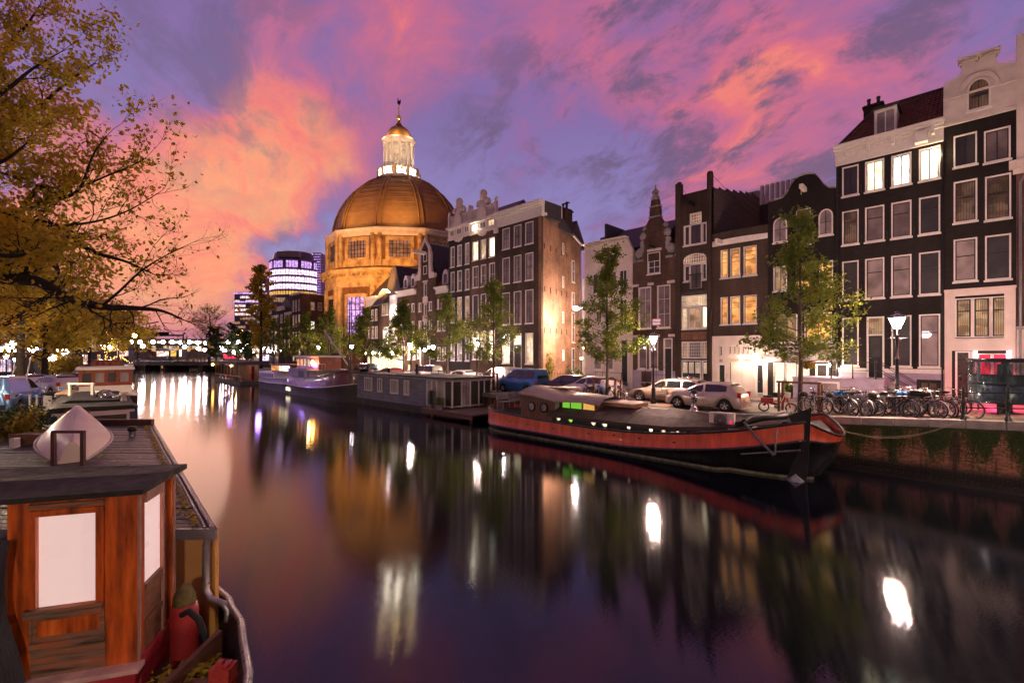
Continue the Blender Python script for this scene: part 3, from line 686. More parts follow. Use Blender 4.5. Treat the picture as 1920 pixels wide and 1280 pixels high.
B.door(B.lx(1625), B.lx(1658), gz0 - .7, gz1, MT['iron'], transom=1.0, trp='lit_dim', glass='glass_dark')
zbs = B.lz(1740, 740)
B.win(B.lx(1719), B.lx(1764), .18, B.lz(1740, 712), 'glass_curtain', 2, frame='iron', bar='iron', sill=False, fw=.09, bw=.09)
B.wall(11.2 + e, MT['black_brick']); B.body(11.2 + e, 9, MT['dark_brick'])
for a, c in ((0, B.lx(1625) - .01), (B.lx(1658) + .01, B.lx(1719) - .01), (B.lx(1764) + .01, B.W)): B.p('painted_base', MT['lilac_stone'], lambda b: b.box(a, c, -.035, -.002, 0, gz0 - .35))
B.p('painted_base', MT['lilac_stone'], lambda b: b.box(B.lx(1719) - .01, B.lx(1764) + .01, -.035, -.002, B.lz(1740, 712) + .01, gz0 - .35))
B.p('plinth_band', MT['white'], lambda b: (b.box(0, B.lx(1625) - .01, -.07, -.002, gz0 - .35, gz0 - .12), b.box(B.lx(1658) + .01, B.W, -.07, -.002, gz0 - .35, gz0 - .12)))
def f(b):
    cornice(b, -.06, B.W - .02, 11.15 + e, 12.3 + e, 0, .42)
    for x in (.35, 1.45, 2.55, B.W - .5): b.box(x, x + .14, -.33, -.05, 11.6 + e, 12.1 + e)
    b.box(B.lx(1716), B.lx(1740), -.5, -.1, 11.25 + e, 11.8 + e)
B.p('cornice', MT['white'], f)
zr0, zr1 = 12.3 + e, 15.15 + e
def f(b):
    tiles(b, 0, B.W, .1, zr0, 3, zr1, dx=1.5); 
B.p('tile_roof', MT['tile_roof'], f, 'stuff')
B.p('roof', MT['slate'], lambda b: (b.q([(0, .1, zr0), (1.5, 3, zr1), (1.5, 6, zr1), (0, 9, zr0)]), b.q([(0, .1, zr0 - .02), (B.W, .1, zr0 - .02), (B.W, 3, zr1 - .02), (1.5, 3, zr1 - .02)]), b.q([(1.5, 3, zr1), (B.W, 3, zr1), (B.W, 6, zr1), (1.5, 6, zr1)]), b.tube([(1.5, 3, zr1 + .03), (B.W, 3, zr1 + .03)], .09, 6), b.tube([(0, .05, zr0 + .02), (1.5, 3, zr1 + .02)], .07, 6)))
dxa, dxb = 1.75, 2.75
dm = B.p('dormer', MT['white'], lambda b: (b.box(dxa, dxa + .12, .35, 2.1, zr0 + .1, zr0 + 1.65), b.box(dxb - .12, dxb, .35, 2.1, zr0 + .1, zr0 + 1.65), b.box(dxa + .12, dxb - .12, .35, 2.1, zr0 + 1.5, zr0 + 1.65), b.box(dxa + .12, dxb - .12, .35, .5, zr0 + .1, zr0 + .25), b.box((dxa + dxb) / 2 - .03, (dxa + dxb) / 2 + .03, .37, .42, zr0 + .25, zr0 + 1.5)))
b = MB(); b.box(dxa - .12, dxb + .12, .22, 2.6, zr0 + 1.651, zr0 + 1.75); b.build('dormer_roof', MT['slate'], dm)
for xx in ((dxa + .12, (dxa + dxb) / 2 - .03), ((dxa + dxb) / 2 + .03, dxb - .12)):
    b = MB(); b.q([(xx[0], .45, zr0 + .25), (xx[1], .45, zr0 + .25), (xx[1], .45, zr0 + 1.5), (xx[0], .45, zr0 + 1.5)]); b.build('pane', MT['glass_curtain'], dm)
chimney(B, 1.35, 3.6, zr1 - .6, zr1 + .55, .95, 2)
# stoop with railing and stairs before the door
zs = gz0 - .7
def f(b):
    b.box(-1.7, B.lx(1668), -2.4, -.04, 0, zs - .02)
    b.box(-1.75, B.lx(1668) + .03, -2.45, -.04, zs - .02, zs + .06)
    b.box(-.35, .45, -2.43, -2.4, .15, zs - .25, 1); b.box(-.45, -.35, -2.46, -2.4, .1, zs - .15, 2); b.box(.45, .55, -2.46, -2.4, .1, zs - .15, 2); b.box(-.35, .45, -2.46, -2.4, zs - .25, zs - .15, 2)
B.p('stoop', [MT['lilac_stone'], MT['glass_curtain'], MT['white']], f)
for i in range(5):
    B.p('step', MT['stone'], lambda b: b.box(B.lx(1668) + .05 + i * .24, B.lx(1668) + .29 + i * .24, -1.5, -.5, 0, zs - .17 * (i + 1)))
def f(b):
    x0 = .15; x1 = B.lx(1652)
    for x in (x0, (x0 + x1) / 2, x1): b.lathe([(.06, 0), (.035, .1), (.03, .9), (.05, .95), (.0, 1.05)], (x, -2.3, zs + .06), 8)
    for h in (.5, .95): b.tube([(x0, -2.3, zs + h), (x1, -2.3, zs + h)], .02, 5)
    for h in (.5, .95): b.tube([(x1, -2.3, zs + h), (x1, -1.5, zs + h), (B.lx(1668) + 1.3, -1.5, h)], .02, 5)
    for h in (.5, .95): b.tube([(x1 + .05, -.5, zs + h), (B.lx(1668) + 1.3, -.5, h)], .02, 5)
B.p('stoop_railing', MT['iron'], f)
light('POINT', 'attic_light', (B.lx(1757), -.25, B.lz(1757, 291)), 60, (1, .72, .42), B.root, .12)
for xx in (.05, B.W - .06): B.p('drainpipe', MT['iron'], lambda b: (b.tube([(xx, -.08, .1), (xx, -.08, 10.9 + e)], .045, 6), [b.box(xx - .06, xx + .06, -.1, 0, z_, z_ + .05) for z_ in (2, 4.5, 7, 9.5, 12)]))
for z_ in (6.1, 9.0, 11.9):
    for i in range(3): B.p('wall_anchor', MT['iron'], lambda b: b.box(B.lx(cols[i][1]) + .1, B.lx(cols[i][1]) + .13, -.03, 0, z_, z_ + .5))

# ---- black bell-gable house
B = Bld('canal_house', 'narrow black house with rounded bell gable behind the street tree', 1440, 1567.5)
e = B.eye; cols = [(1450, 1476), (1492, 1521), (1536, 1562)]
B.row(cols, 1549, 489, 538, ['lit_dim', 'lit_yellow', 'lit_yellow'], nx=2, bar='iron')
z1_, z0_ = B.lz(1536, 586), B.lz(1536, 641)
B.win(B.lx(1452), B.lx(1495), z0_, z1_, 'lit_dim', 2, bar='iron', bw=.05); B.win(B.lx(1508), B.lx(1560), z0_, z1_, 'lit_yellow', 2, (.65,), bar='iron', bw=.05)
zl = B.lz(1480, 680)
for a, c in ((1450, 1471), (1472, 1493), (1494, 1518)): B.win(B.lx(a), B.lx(c), .35, zl, 'lit_bright', 1, sill=False, fw=.05)
B.door(B.lx(1529), B.lx(1553), .1, B.lz(1540, 682), MT['charcoal_brick'], frame='white')
zt = 9.75 + e
B.wall(zt, MT['black_brick']); B.body(zt, 9, MT['black_brick'])
W = B.W; cx = W / 2 + .25
def gab(b):
    half = [(W / 2 - .2 + .2, zt + .12), (1.25, zt + .22), (.98, zt + .5), (.75, zt + .95), (.55, zt + 1.22), (.3, zt + 1.34), (0, zt + 1.38)]
    pl = [(0, zt + .001), (0, zt + .12)] + [(cx - a, z) for a, z in half[1:]] + [(cx + a, z) for a, z in half[1:-1][::-1]] + [(W, zt + .16), (W, zt + .001)]
    b.prism(pl[::-1], 0, .3)
    for p_, q_ in zip(pl[1:-2], pl[2:-1]): b.prism([(p_[0], p_[1]), (q_[0], q_[1]), (q_[0], q_[1] + .07), (p_[0], p_[1] + .07)][::-1], -.08, .34, 1)
B.p('gable', [MT['black_brick'], MT['stone']], gab)
za, zb_ = B.lz(1548, 441), B.lz(1548, 392)
B.win(B.lx(1450), B.lx(1476), za, zb_, 'glass_curtain', 2, (.5,), bar='iron', arch=.45, proud=True, fw=.05); B.win(B.lx(1535), B.lx(1562), za, zb_, 'glass_curtain', 2, (.5,), bar='iron', arch=.45, proud=True, fw=.05)
B.win(B.lx(1493), B.lx(1520), za - .4, zb_ + .25, 'glass_curtain', 2, (.5,), bar='iron', proud=True, fw=.05)
B.p('hoist_beam', MT['plaster'], lambda b: (b.box(cx - .1, cx + .1, -1.0, 0, zt + .3, zt + .55), b.tube([(cx, -.95, zt + .3), (cx, -.95, zt - .1)], .02, 5)))
B.p('base_wall', MT['stone'], lambda b: (b.box(0, W, -.03, -.002, zl + .05, B.lz(1500, 655)), b.box(.15, W, -.2, -.03, B.lz(1500, 651), B.lz(1500, 647))))
wall_lamp(B, B.lx(1558), B.lz(1558, 684), 260)

# ---- brick house with bowed parapet and white garage front
B = Bld('canal_house', 'low brown brick house with orange lit windows above a white garage front', 1335.5, 1439.5)
e = B.eye; cols = [(1351, 1365), (1369, 1388), (1394, 1419)]
B.row(cols, 1406, 461, 516, 'lit_orange', zf=(.55, .7, .85), bar='iron', bw=.03); B.row(cols, 1406, 553, 606, 'lit_orange', zf=(.6, .8), bar='iron', bw=.03)
zg = B.lz(1390, 629); W = B.W
B.door(B.lx(1346), B.lx(1361), .12, B.lz(1352, 682), MT['green_iron'], panels=1)
gx0, gx1, gzt = B.lx(1369), B.lx(1413), B.lz(1390, 679)
B.op.append((gx0, gx1, .12, gzt))
B.door(B.lx(1417), B.lx(1433), .12, B.lz(1425, 682), MT['iron'], panels=2)
for i in range(5):
    x = B.lx(1366) + i * (B.lx(1408) - B.lx(1366)) / 5
    B.win(x, x + (B.lx(1408) - B.lx(1366)) / 5 - .1, B.lz(1387, 665), B.lz(1387, 648), 'lit_dim', sill=False, fw=.03, split=False)
B.win(B.lx(1349), B.lx(1354), B.lz(1352, 668), B.lz(1352, 648), 'glass_dark', sill=False, fw=.02, split=False)
B.wall(8.4 + e, MT['dark_brick']); B.body(8.2 + e, 10, MT['dark_brick'])
def f(b):
    n = 10
    rows = [[(W * i / n, -.02 - .28 * math.sin(math.pi * i / n), z) for i in range(n + 1)] for z in (7.55 + e, 7.9 + e)]
    b.grid(rows, sm=False); b.grid([rows[0], [(x, .0, z) for x, _, z in rows[0]]], sm=False); b.grid([[(x, .3, z) for x, _, z in rows[1]], rows[1]], sm=False)
B.p('white_band', MT['white'], f)
def f(b):
    n = 10
    rows = [[(W * i / n, -.015 - .2 * math.sin(math.pi * i / n), z) for i in range(n + 1)] for z in (7.9 + e, 8.45 + e)]
    b.grid(rows, sm=False); b.grid([rows[1], [(x, .3, z) for x, _, z in rows[1]]], m=1, sm=False)
B.p('parapet', [MT['dark_brick'], MT['stone']], f)
B.p('hoist_beam', MT['white'], lambda b: b.box(.6, .8, -1.1, 0, 7.6 + e, 7.85 + e))
def f(b):
    ops = [o for o in B.op if o[3] < zg]; keep = B.op; 
    xs_ = sorted(set([0, W] + [a for o in ops for a in o[:2]])); zs_ = sorted(set([0, zg] + [a for o in ops for a in o[2:4]]))
    for x0, x1 in zip(xs_[:-1], xs_[1:]):
        for z0, z1 in zip(zs_[:-1], zs_[1:]):
            cx_, cz = (x0 + x1) / 2, (z0 + z1) / 2
            if any(o[0] < cx_ < o[1] and o[2] < cz < o[3] for o in ops): continue
            b.q([(x0, -.04, z0), (x1, -.04, z0), (x1, -.04, z1), (x0, -.04, z1)])
    b.q([(0, -.04, zg), (W, -.04, zg), (W, 0, zg), (0, 0, zg)])
    for o in ops:
        x0, x1, z0, z1 = o
        b.q([(x0, -.04, z1), (x0, 0, z1), (x1, 0, z1), (x1, -.04, z1)]); b.q([(x0, -.04, z0), (x0, .0, z0), (x0, 0, z1), (x0, -.04, z1)]); b.q([(x1, -.04, z0), (x1, -.04, z1), (x1, 0, z1), (x1, .0, z0)])
B.p('white_front', MT['pink_plaster'], f)
gm = mat('garage_white', (.74, .66, .6), .5, var=.05)
for a, c in ((gx0, (gx0 + gx1) / 2 - .01), ((gx0 + gx1) / 2 + .01, gx1)):
    def f(b):
        b.box(a, c, .1, .16, .12, gzt)
        for i in range(4): b.box(a + .04, c - .04, .088, .1, .2 + i * (gzt - .3) / 4, .1 + (i + 1) * (gzt - .3) / 4)
    B.p('garage_door', gm, f)
    B.p('strip_lamp', MT['lit_warm'], lambda b: b.box(a + .08, c - .08, -.16, -.05, gzt + .08, gzt + .2))
def digits(b, txt, x, z, h, y):
    seg = {'3': ((0, 2, 1, 2), (1, 2, 1, 1), (0, 1, 1, 1), (1, 1, 1, 0), (0, 0, 1, 0))}
    for i, ch in enumerate(txt):
        for x0, z0, x1, z1 in seg[ch]:
            ox = x + i * h * .75; t = h * .09
            b.box(ox + min(x0, x1) * h * .5 - t, ox + max(x0, x1) * h * .5 + t, y - .01, y, z + min(z0, z1) * h / 2 - t, z + max(z0, z1) * h / 2 + t)
B.p('house_number', MT['iron'], lambda b: digits(b, '33', B.lx(1349), B.lz(1350, 678), .16, -.045))
light('POINT', 'garage_light', ((gx0 + gx1) / 2, -.3, gzt + .1), 25, (1, .75, .55), B.root, .2)
wall_lamp(B, B.lx(1432), B.lz(1432, 677), 300)

# ---- narrow brick house with two tall corner piers
B = Bld('canal_house', 'narrow brown brick house with two tall dark piers rising above its roof', 1268.5, 1335)
e = B.eye; W = B.W
x0, x1 = B.lx(1282), B.lx(1325); xm0, xm1 = B.lx(1293.5), B.lx(1315.5)
z0, z1 = B.lz(1303, 458), B.lz(1303, 420)
B.win(x0, xm0, z0, z1, 'glass_dark'); B.win(xm0 + .002, xm1, z0, z1 + 0, 'glass_dark', 2, bar='iron'); B.win(xm1 + .002, x1, z0, z1, 'glass_dark')
B.win(xm0, xm1, z1 + .03, B.lz(1303, 399), 'lit_dim', 4, (.33, .66), sill=False, split=False)
z0, z1 = B.lz(1303, 526), B.lz(1303, 495)
B.win(x0, xm0, z0, z1, 'glass_dark'); B.win(xm0 + .002, xm1, B.lz(1303, 542), z1, 'glass_dark', 2, bar='iron'); B.win(xm1 + .002, x1, z0, z1, 'glass_dark')
B.win(x0, x1, z1 + .03, B.lz(1303, 475), 'lit_dim', 9, (.4, .75), arch=.45, proud=True, sill=False, fw=.05)
B.p('balcony', MT['iron'], lambda b: ([b.box(xm0 + (xm1 - xm0) * i / 9 - .012, xm0 + (xm1 - xm0) * i / 9 + .012, -.16, -.14, B.lz(1303, 541), B.lz(1303, 516)) for i in range(10)], b.box(xm0 - .03, xm1 + .03, -.18, -.12, B.lz(1303, 516), B.lz(1303, 514)), b.box(xm0 - .1, xm1 + .1, -.2, 0, B.lz(1303, 545), B.lz(1303, 541.5))))
x0, x1 = B.lx(1277), B.lx(1328); z0, z1, zm = B.lz(1302, 616), B.lz(1302, 553), B.lz(1302, 575)
w4 = (x1 - x0) / 4
B.win(x0, x0 + w4, z0, zm, 'lit_warm', bar='white'); B.win(x0 + w4 + .01, x1 - w4 - .01, z0, zm, 'lit_dim', 2, bar='white'); B.win(x1 - w4, x1, z0, zm, 'lit_bright', bar='white')
B.win(x0, x1, zm + .01, z1, 'lit_warm', 10, (.33, .66), sill=False, split=False)
gt, gm_ = B.lz(1302, 640), B.lz(1302, 675)
B.win(x0, x0 + w4, gm_ + .12, gt, 'lit_dim', 3, (.2, .4, .6, .8), sill=False, split=False); B.win(x0 + w4 + .01, x1 - w4 - .01, gm_ + .12, gt, 'glass_dark', 6, (.2, .4, .6, .8), sill=False, split=False); B.win(x1 - w4, x1, gm_ + .12, gt, 'lit_dim', 3, (.2, .4, .6, .8), sill=False, split=False)
B.door(x0, x0 + .75 * (x1 - x0), .12, gm_, mat('blue_black_door', (.018, .022, .032), .35, var=.2), panels=1); B.door(x0 + .77 * (x1 - x0), x1, .12, gm_, MT['iron'], panels=1)
for i in range(4):
    a = x0 + .1 + (i if i < 3 else 3.25) * (x1 - x0) * .235
    B.win(a, a + .36, gm_ - .95, gm_ - .15, 'lit_warm', 3, (.2, .4, .6, .8), sill=False, proud=True, split=False, fw=.03, bw=.02).location = (0, .1, 0)
B.wall(11.8 + e, MT['dark_brick']); B.body(11.2 + e, 9, MT['dark_brick'])
def f(b):
    b.box(0, B.lx(1278), -.22, .28, .0, 12.65 + e); b.box(B.lx(1327.5), W, -.22, .28, 0, 12.85 + e)
    b.lathe([(.20, 0), (.18, .12), (.0, .2)], (B.lx(1273.5), .03, 12.65 + e), 8); b.lathe([(.22, 0), (.18, .12), (.0, .2)], (B.lx(1331), .03, 12.85 + e), 8)
B.p('pier', MT['dark_brick'], f)
def f(b):
    z_ = B.lz(1302, 622); b.box(B.lx(1278) + .01, B.lx(1327), -.12, -.002, z_ - .55, z_)
    for i in range(18): b.prism([(B.lx(1278) + .03 + i * .115, z_ - .62), (B.lx(1278) + .12 + i * .115, z_ - .62), (B.lx(1278) + .075 + i * .115, z_ - .55)], -.14, -.12)
B.p('carved_frieze', MT['tan_brick'], f)
B.p('lintel', MT['slate'], lambda b: b.box(B.lx(1278) + .01, B.lx(1327), -.12, -.002, B.lz(1302, 551), B.lz(1302, 546)))
B.p('hoist_beam', MT['iron'], lambda b: b.box(W / 2 - .1, W / 2 + .1, -1.1, 0, B.lz(1302, 387), B.lz(1302, 380)))
B.p('stay_wire', MT['iron'], lambda b: (b.tube([(B.lx(1278), .1, 12.3 + e), (B.lx(1278) + .2, 5, 10.5 + e)], .015, 4), b.tube([(W, .1, 12.7 + e), (W + .2, 7, 11.5 + e)], .015, 4)))
# timber-clad rear extension showing above its low neighbour: each board a piece
ew = thing('rear_extension', 'weathered timber-clad side wall rising behind the low brick house', 'house', (B.x1 - .05, 33.3, B.zb + 8.0 + e))
pm = mat('grey_brown_board', (.085, .062, .045), .8, var=.45, vs=2, bump=.3, stretch=(1, 1, 5))
EW = 10.2
for i in range(20):
    z = i * .28; ye = EW; top = 3.9
    y0 = 0 if z < 3.7 else (z - 3.7) / 2.0 * EW
    if y0 > EW - .6: break
    b = MB(); b.box(-.02, .05 + .01 * (i % 2), y0, ye, z + .01, z + .268); b.build('board', pm, ew)
b = MB(); b.prism([(0, 0), (EW, 0), (EW, 5.7), (0, 3.9)], -2.6, -.03, 0, 'x'); b.build('extension_body', MT['slate'], ew)
# pleated white screen on a roof further back
rs = thing('roof_screen', 'pleated pale metal screen on a flat roof behind the bell gable', 'screen', (0, 0, 0))
o_ = Vector((Xp(1424, 46), 46, 0)); zz0 = Zp(1430, 384, 46); zz1 = Zp(1430, 349, 46)
for i in range(9):
    x = o_.x + .05 + i * .42
    b = MB(); b.prism([(x, 46), (x + .18, 45.8), (x + .36, 46)], zz0, zz1, 0, 'z'); b.build('fold', MT['plaster'], rs)
b = MB(); b.box(o_.x - 2.4, o_.x - .05, 46, 49, zz0 - 2, zz1 - .3); b.build('plant_room', MT['stone'], rs); b = MB(); b.box(o_.x - 2.4, o_.x + 6, 46.02, 52, zz0 - 8, zz0); b.build('roof_block', MT['dark_brick'], rs)

# ---- brown house with Dutch gable and spire
B = Bld('canal_house', 'brown brick house with ornate stepped gable and urn finial', 1186.5, 1268)
e = B.eye; W = B.W; cx = W / 2 + .08
B.win(B.lx(1214), B.lx(1238), B.lz(1226, 513), B.lz(1226, 473), 'glass_dark', 2, (.3, .6), bar='white')
for a, c in ((1197, 1221), (1232, 1257)): B.win(B.lx(a), B.lx(c), B.lz(1227, 615), B.lz(1227, 536), 'glass_curtain', 2, (.32, .68), bar='white', bw=.025)
for a, c in ((1196, 1213), (1217, 1234)): B.win(B.lx(a), B.lx(c), B.lz(1215, 692), B.lz(1215, 634), 'glass_curtain', 1, (.68,), bar='white')
B.door(B.lx(1244), B.lx(1261), B.lz(1252, 711), B.lz(1252, 634), MT['iron'], transom=.7, trp='glass_curtain')
B.win(B.lx(1203), B.lx(1222), .15, B.lz(1212, 716), 'glass_dark', 2, frame='white', bar='iron', sill=False)
B.wall(7.26 + e, MT['brown_brick']); B.body(7.2 + e, 9, MT['brown_brick'])
half = [(1.9, 7.26), (1.32, 7.49), (1.35, 8.1), (1.05, 8.75), (.98, 9.2), (.84, 9.95), (.42, 10.6), (.45, 11.1), (.36, 11.55), (.30, 11.95), (.12, 12.25)]
half = [(min(a, W - cx, cx) if i == 0 else a, z + e) for i, (a, z) in enumerate(half)]
B.p('gable', MT['brown_brick'], lambda b: b.prism(([(cx - a, z) for a, z in half] + [(cx + a, z) for a, z in half[::-1]])[::-1], -.01, .32))
def f(b):
    for s_ in (-1, 1):
        for zc, r_, xx in ((8.0, .42, 1.32), (8.75, .2, 1.15), (9.3, .36, 1.0), (9.9, .26, .85)):
            b.lathe([(0, -r_), (r_ * .7, -r_ * .7), (r_, 0), (r_ * .6, r_ * .8), (0, r_)], (cx + s_ * xx, .1, zc + e), 8, sy=.6)
        b.lathe([(.16, 0), (.2, .5), (.12, .75), (.2, .85), (0, 1.0)], (cx + s_ * 1.05, .05, 8.0 + e), 8)
        b.lathe([(.14, 0), (.18, .25), (.0, .4)], (cx + s_ * 1.75, .1, 7.3 + e), 8)
    b.box(cx - 1.5, cx - .95, -.1, .34, 7.3 + e, 7.45 + e); b.box(cx + .95, cx + 1.5, -.1, .34, 7.3 + e, 7.45 + e)
    b.box(cx - .5, cx + .5, -.1, .36, 10.6 + e, 10.7 + e); b.box(cx - .45, cx + .45, -.08, .36, 11.4 + e, 11.5 + e)
    b.lathe([(.30, 0), (.34, .12), (.26, .35), (.14, .5), (.12, .6)], (cx, .15, 11.95 + e), 10)
    b.lathe([(.05, 0), (.28, .18), (.3, .25), (.08, .5), (.05, .55), (.06, .65), (.02, .8), (0, .82)], (cx, .15, 12.35 + e), 10)
B.p('carved_stone', MT['stone'], f)
B.p('hoist_beam', MT['iron'], lambda b: b.box(cx - .1, cx + .08, -.9, 0, 8.15 + e, 8.3 + e))
def f(b):
    for a, z, w_ in ((cx - .62, B.lz(1226, 471), 1.2), (.0, B.lz(1227, 534), .55), (1.33, B.lz(1227, 534), .5), (2.95, B.lz(1227, 534), .6), (0.05, B.lz(1227, 632), .4), (1.9, B.lz(1227, 632), .45), (3.05, B.lz(1227, 632), .5)): b.box(a, a + w_, -.06, .0, z, z + .2)
B.p('stone_bands', MT['plaster'], f)
B.p('stone_base', MT['lilac_stone'], lambda b: (b.box(0, B.lx(1203) - .01, -.05, -.002, 0, B.lz(1215, 694)), b.box(B.lx(1222) + .01, B.lx(1244) - .01, -.05, -.002, 0, B.lz(1215, 694)), b.box(B.lx(1261) + .01, W, -.05, -.002, 0, B.lz(1215, 694)), b.box(B.lx(1244) - .2, B.lx(1261) + .2, -1.0, -.06, 0, B.lz(1252, 712)), b.box(-.0, B.lx(1244) - .3, -.07, -.051, B.lz(1215, 694) - .1, B.lz(1215, 694))))
B.p('stoop_railing', MT['iron'], lambda b: ([b.tube([(x, -1.0, 0), (x, -1.0, 1.95)], .02, 5) for x in (B.lx(1222), B.lx(1238), B.lx(1242), B.lx(1264))], [b.tube([(B.lx(1222), -1.0, z), (B.lx(1264), -1.0, z)], .018, 5) for z in (1.4, 1.95)]))
def f(b): tiles(b, -1.6, 1.2, .4, 7.0 + e, 3.4, 10.2 + e); tiles(b, 2.2, W + .1, .4, 7.0 + e, 3.4, 10.2 + e)
B.p('tile_roof', MT['tile_roof'], f, 'stuff')
B.p('roof', MT['slate'], lambda b: (b.prism([(.3, 7 + e), (6.5, 7 + e), (3.4, 10.15 + e)], -1.6, W, 0, 'x'), b.box(-1.6, W, 3.3, 3.5, 10.1 + e, 10.3 + e), b.box(-1.6, W, 1.8, 2.1, 8.65 + e, 8.9 + e)))
sg = thing('hanging_sign', 'small white sign with a red border and dark script word on brick house', 'sign', (B.x0 + B.lx(1236), 32.6, B.zb + B.lz(1236, 604)))
b = MB(); b.box(-.38, .38, -.04, .04, -.28, .28); b.build('sign_frame', mat('red_sign', (.35, .02, .03), .4), sg)
b = MB(); b.box(-.32, .32, -.046, .046, -.22, .22); b.build('sign_face', glow('sign_face', (1, .62, .66), .65), sg)
b = MB(); b.tube([(-.38, 0, -.1), (-.55, .3, -.1)], .02, 5); b.build('bracket', MT['iron'], sg)
tcu = bpy.data.curves.new('sign_lettering', 'FONT'); tcu.body = 'Nieuw'; tcu.size = .24; tcu.shear = .4; tcu.align_x = 'CENTER'; tcu.extrude = .002; tcu.materials.append(MT['iron'])
to = bpy.data.objects.new('sign_lettering', tcu); COL.objects.link(to); bpy.context.view_layer.update(); tm_ = bpy.data.meshes.new_from_object(to); bpy.data.objects.remove(to); to = bpy.data.objects.new('sign_lettering', tm_); COL.objects.link(to); child(to, sg); to.location = (0, -.05, -.07); to.rotation_euler = (R(90), 0, 0)

# ---- white plastered house with moulded cornice
B = Bld('canal_house', 'cream plastered house with moulded cornice left of the ornate gable', 1096, 1186)
e = B.eye; W = B.W
for a, c, vt, vb, pn in ((1113, 1128, 647, 693, 'glass_curtain'), (1136, 1150, 640, 693, 'glass_blind')): B.win(B.lx(a), B.lx(c), B.lz(1120, vb), B.lz(1120, vt), pn, 1, (.65,))
for a, c, vt, vb in ((1116, 1128, 582, 606), (1132, 1150, 582, 612), (1110, 1130, 512, 550), (1136, 1156, 512, 550)): B.win(B.lx(a), B.lx(c), B.lz(1120, vb), B.lz(1120, vt), 'glass_dark', 2)
B.win(B.lx(1160), B.lx(1176), B.lz(1168, 545), B.lz(1168, 505), 'glass_dark', 2); B.win(B.lx(1160), B.lx(1176), B.lz(1168, 612), B.lz(1168, 560), 'glass_dark', 2)
B.door(B.lx(1163), B.lx(1178), .3, B.lz(1170, 636), MT['iron'], transom=.6, trp='glass_dark')
B.wall(8.4 + e, MT['pink_plaster']); B.body(8.4 + e, 9, MT['plaster'])
def f(b):
    zc_ = 8.4 + e; b.prism([(0, zc_ + .001), (W, zc_ + .001), (W - .55, zc_ + 1.1), (0, zc_ + 1.1)], -.02, .3)
    b.box(-.1, W - .5, -.35, .3, zc_ + 1.101, zc_ + 1.2); b.box(-.1, W - .1, -.12, -.02, zc_ + .25, zc_ + .33)
    for i in range(16): b.box(.1 + i * .26, .22 + i * .26, -.24, -.02, zc_ + .85, zc_ + 1.0)
B.p('cornice', MT['plaster'], f)
B.p('plinth', MT['plaster'], lambda b: (b.box(0, B.lx(1163) - .1, -.08, -.002, 0, .9), b.box(0, W, -.06, -.002, B.lz(1140, 622), B.lz(1140, 618))))
B.p('stoop_railing', MT['iron'], lambda b: ([b.tube([(x, -1.2, 0), (x, -1.2, 1.5)], .025, 5) for x in (B.lx(1132), B.lx(1145), B.lx(1155), B.lx(1180))], b.tube([(B.lx(1132), -1.2, 1.45), (B.lx(1180), -1.2, 1.45)], .02, 5)))
B.p('roof', MT['slate'], lambda b: (b.prism([(.3, 8.6 + e), (7.5, 8.6 + e), (4, 11.3 + e)], 1.2, W + 2.2, 0, 'x'), b.box(1.1, 1.3, 1.5, 4.5, 10 + e, 11.5 + e), b.box(.3, 1.2, 2, 2.3, 9.9 + e, 10.5 + e)))
# ---- tall corner house with floodlit side wall
B = Bld('corner_house', 'tall brown brick corner house with floodlit blank side wall on the alley', 932, 1015)
e = B.eye; W = B.W; cols = [(942, 956), (963.5, 977.5), (985, 1000)]
B.row(cols, 992, 416, 457, 'glass_blind', nx=2, zf=(.5,), bar='iron', bw=.05); B.row(cols, 992, 474, 525, 'glass_blind', nx=2, zf=(.5,), bar='iron', bw=.05)
B.row(cols, 992, 543, 606, 'glass_curtain', nx=2, zf=(.66,), bar='iron', bw=.05)
z1, z0 = B.lz(992, 624), B.lz(992, 682)
B.win(B.lx(942), B.lx(956), z0, z1, 'lit_bright', 1, (.68,)); B.win(B.lx(985), B.lx(1000), z0, z1, 'lit_warm', 2, (.68,))
B.door(B.lx(963), B.lx(978), z0 - .6, z1, MT['iron'], transom=1.1, trp='lit_bright', glass='glass_dark')
B.wall(13.3 + e, MT['dark_brick'])
# side wall leans back from the street line
dx_, dy_ = -2.1, 9.26; L_ = math.hypot(dx_, dy_)
Ts = Matrix.Translation((W, 0, 0)) @ Matrix.Rotation(math.atan2(dy_, dx_), 4, 'Z')
b = MB(); b.T = Ts; b.prism([(0, 0), (L_, 0), (L_, 12.2 + e), (3.2, 13.9 + e), (0, 13.3 + e)], 0, .3); b.build('side_wall', MT['tan_brick'], B.root)
b = MB(); b.q([(0, .3, 0), (W + dx_, dy_, 0), (W + dx_, dy_, 12.2 + e), (0, 6, 12.2 + e)]); b.q([(0, .3, 13.3 + e), (W, .3, 13.3 + e), (W + dx_, dy_, 12.2 + e), (0, dy_, 12.2 + e)]); b.q([(0, 0, 0), (0, dy_, 0), (0, dy_, 12 + e), (0, 0, 13.3 + e)]); b.build('roof_deck', MT['slate'], B.root)
for x in (6.9,):
    for z0, z1 in ((4.0, 7.3), (7.9, 9.5), (10.6, 13.0)): B.win(x, x + .8, z0 + .2, z1 + .2, 'glass_curtain', 1, (.5,), T=Ts, depth=-.03, fw=.07)
    B.win(6.9, 7.7, .9, 3.6, 'glass_blind', 1, (.5,), T=Ts, depth=-.03)
for z0 in (2.2, 6.2, 9.9, 13.4): B.win(4.6, 5.0, z0, z0 + 1.2, 'lit_white' if z0 < 3 else 'glass_blind', 1, T=Ts, depth=-.03, sill=False, fw=.06, split=False)
def f(b):
    b.T = Ts
    for zz_ in (5.0, 9.0, 13.2):
        for i in range(5): b.box(.6 + i * 1.25, .66 + i * 1.25, -.05, 0, zz_, zz_ + .55)
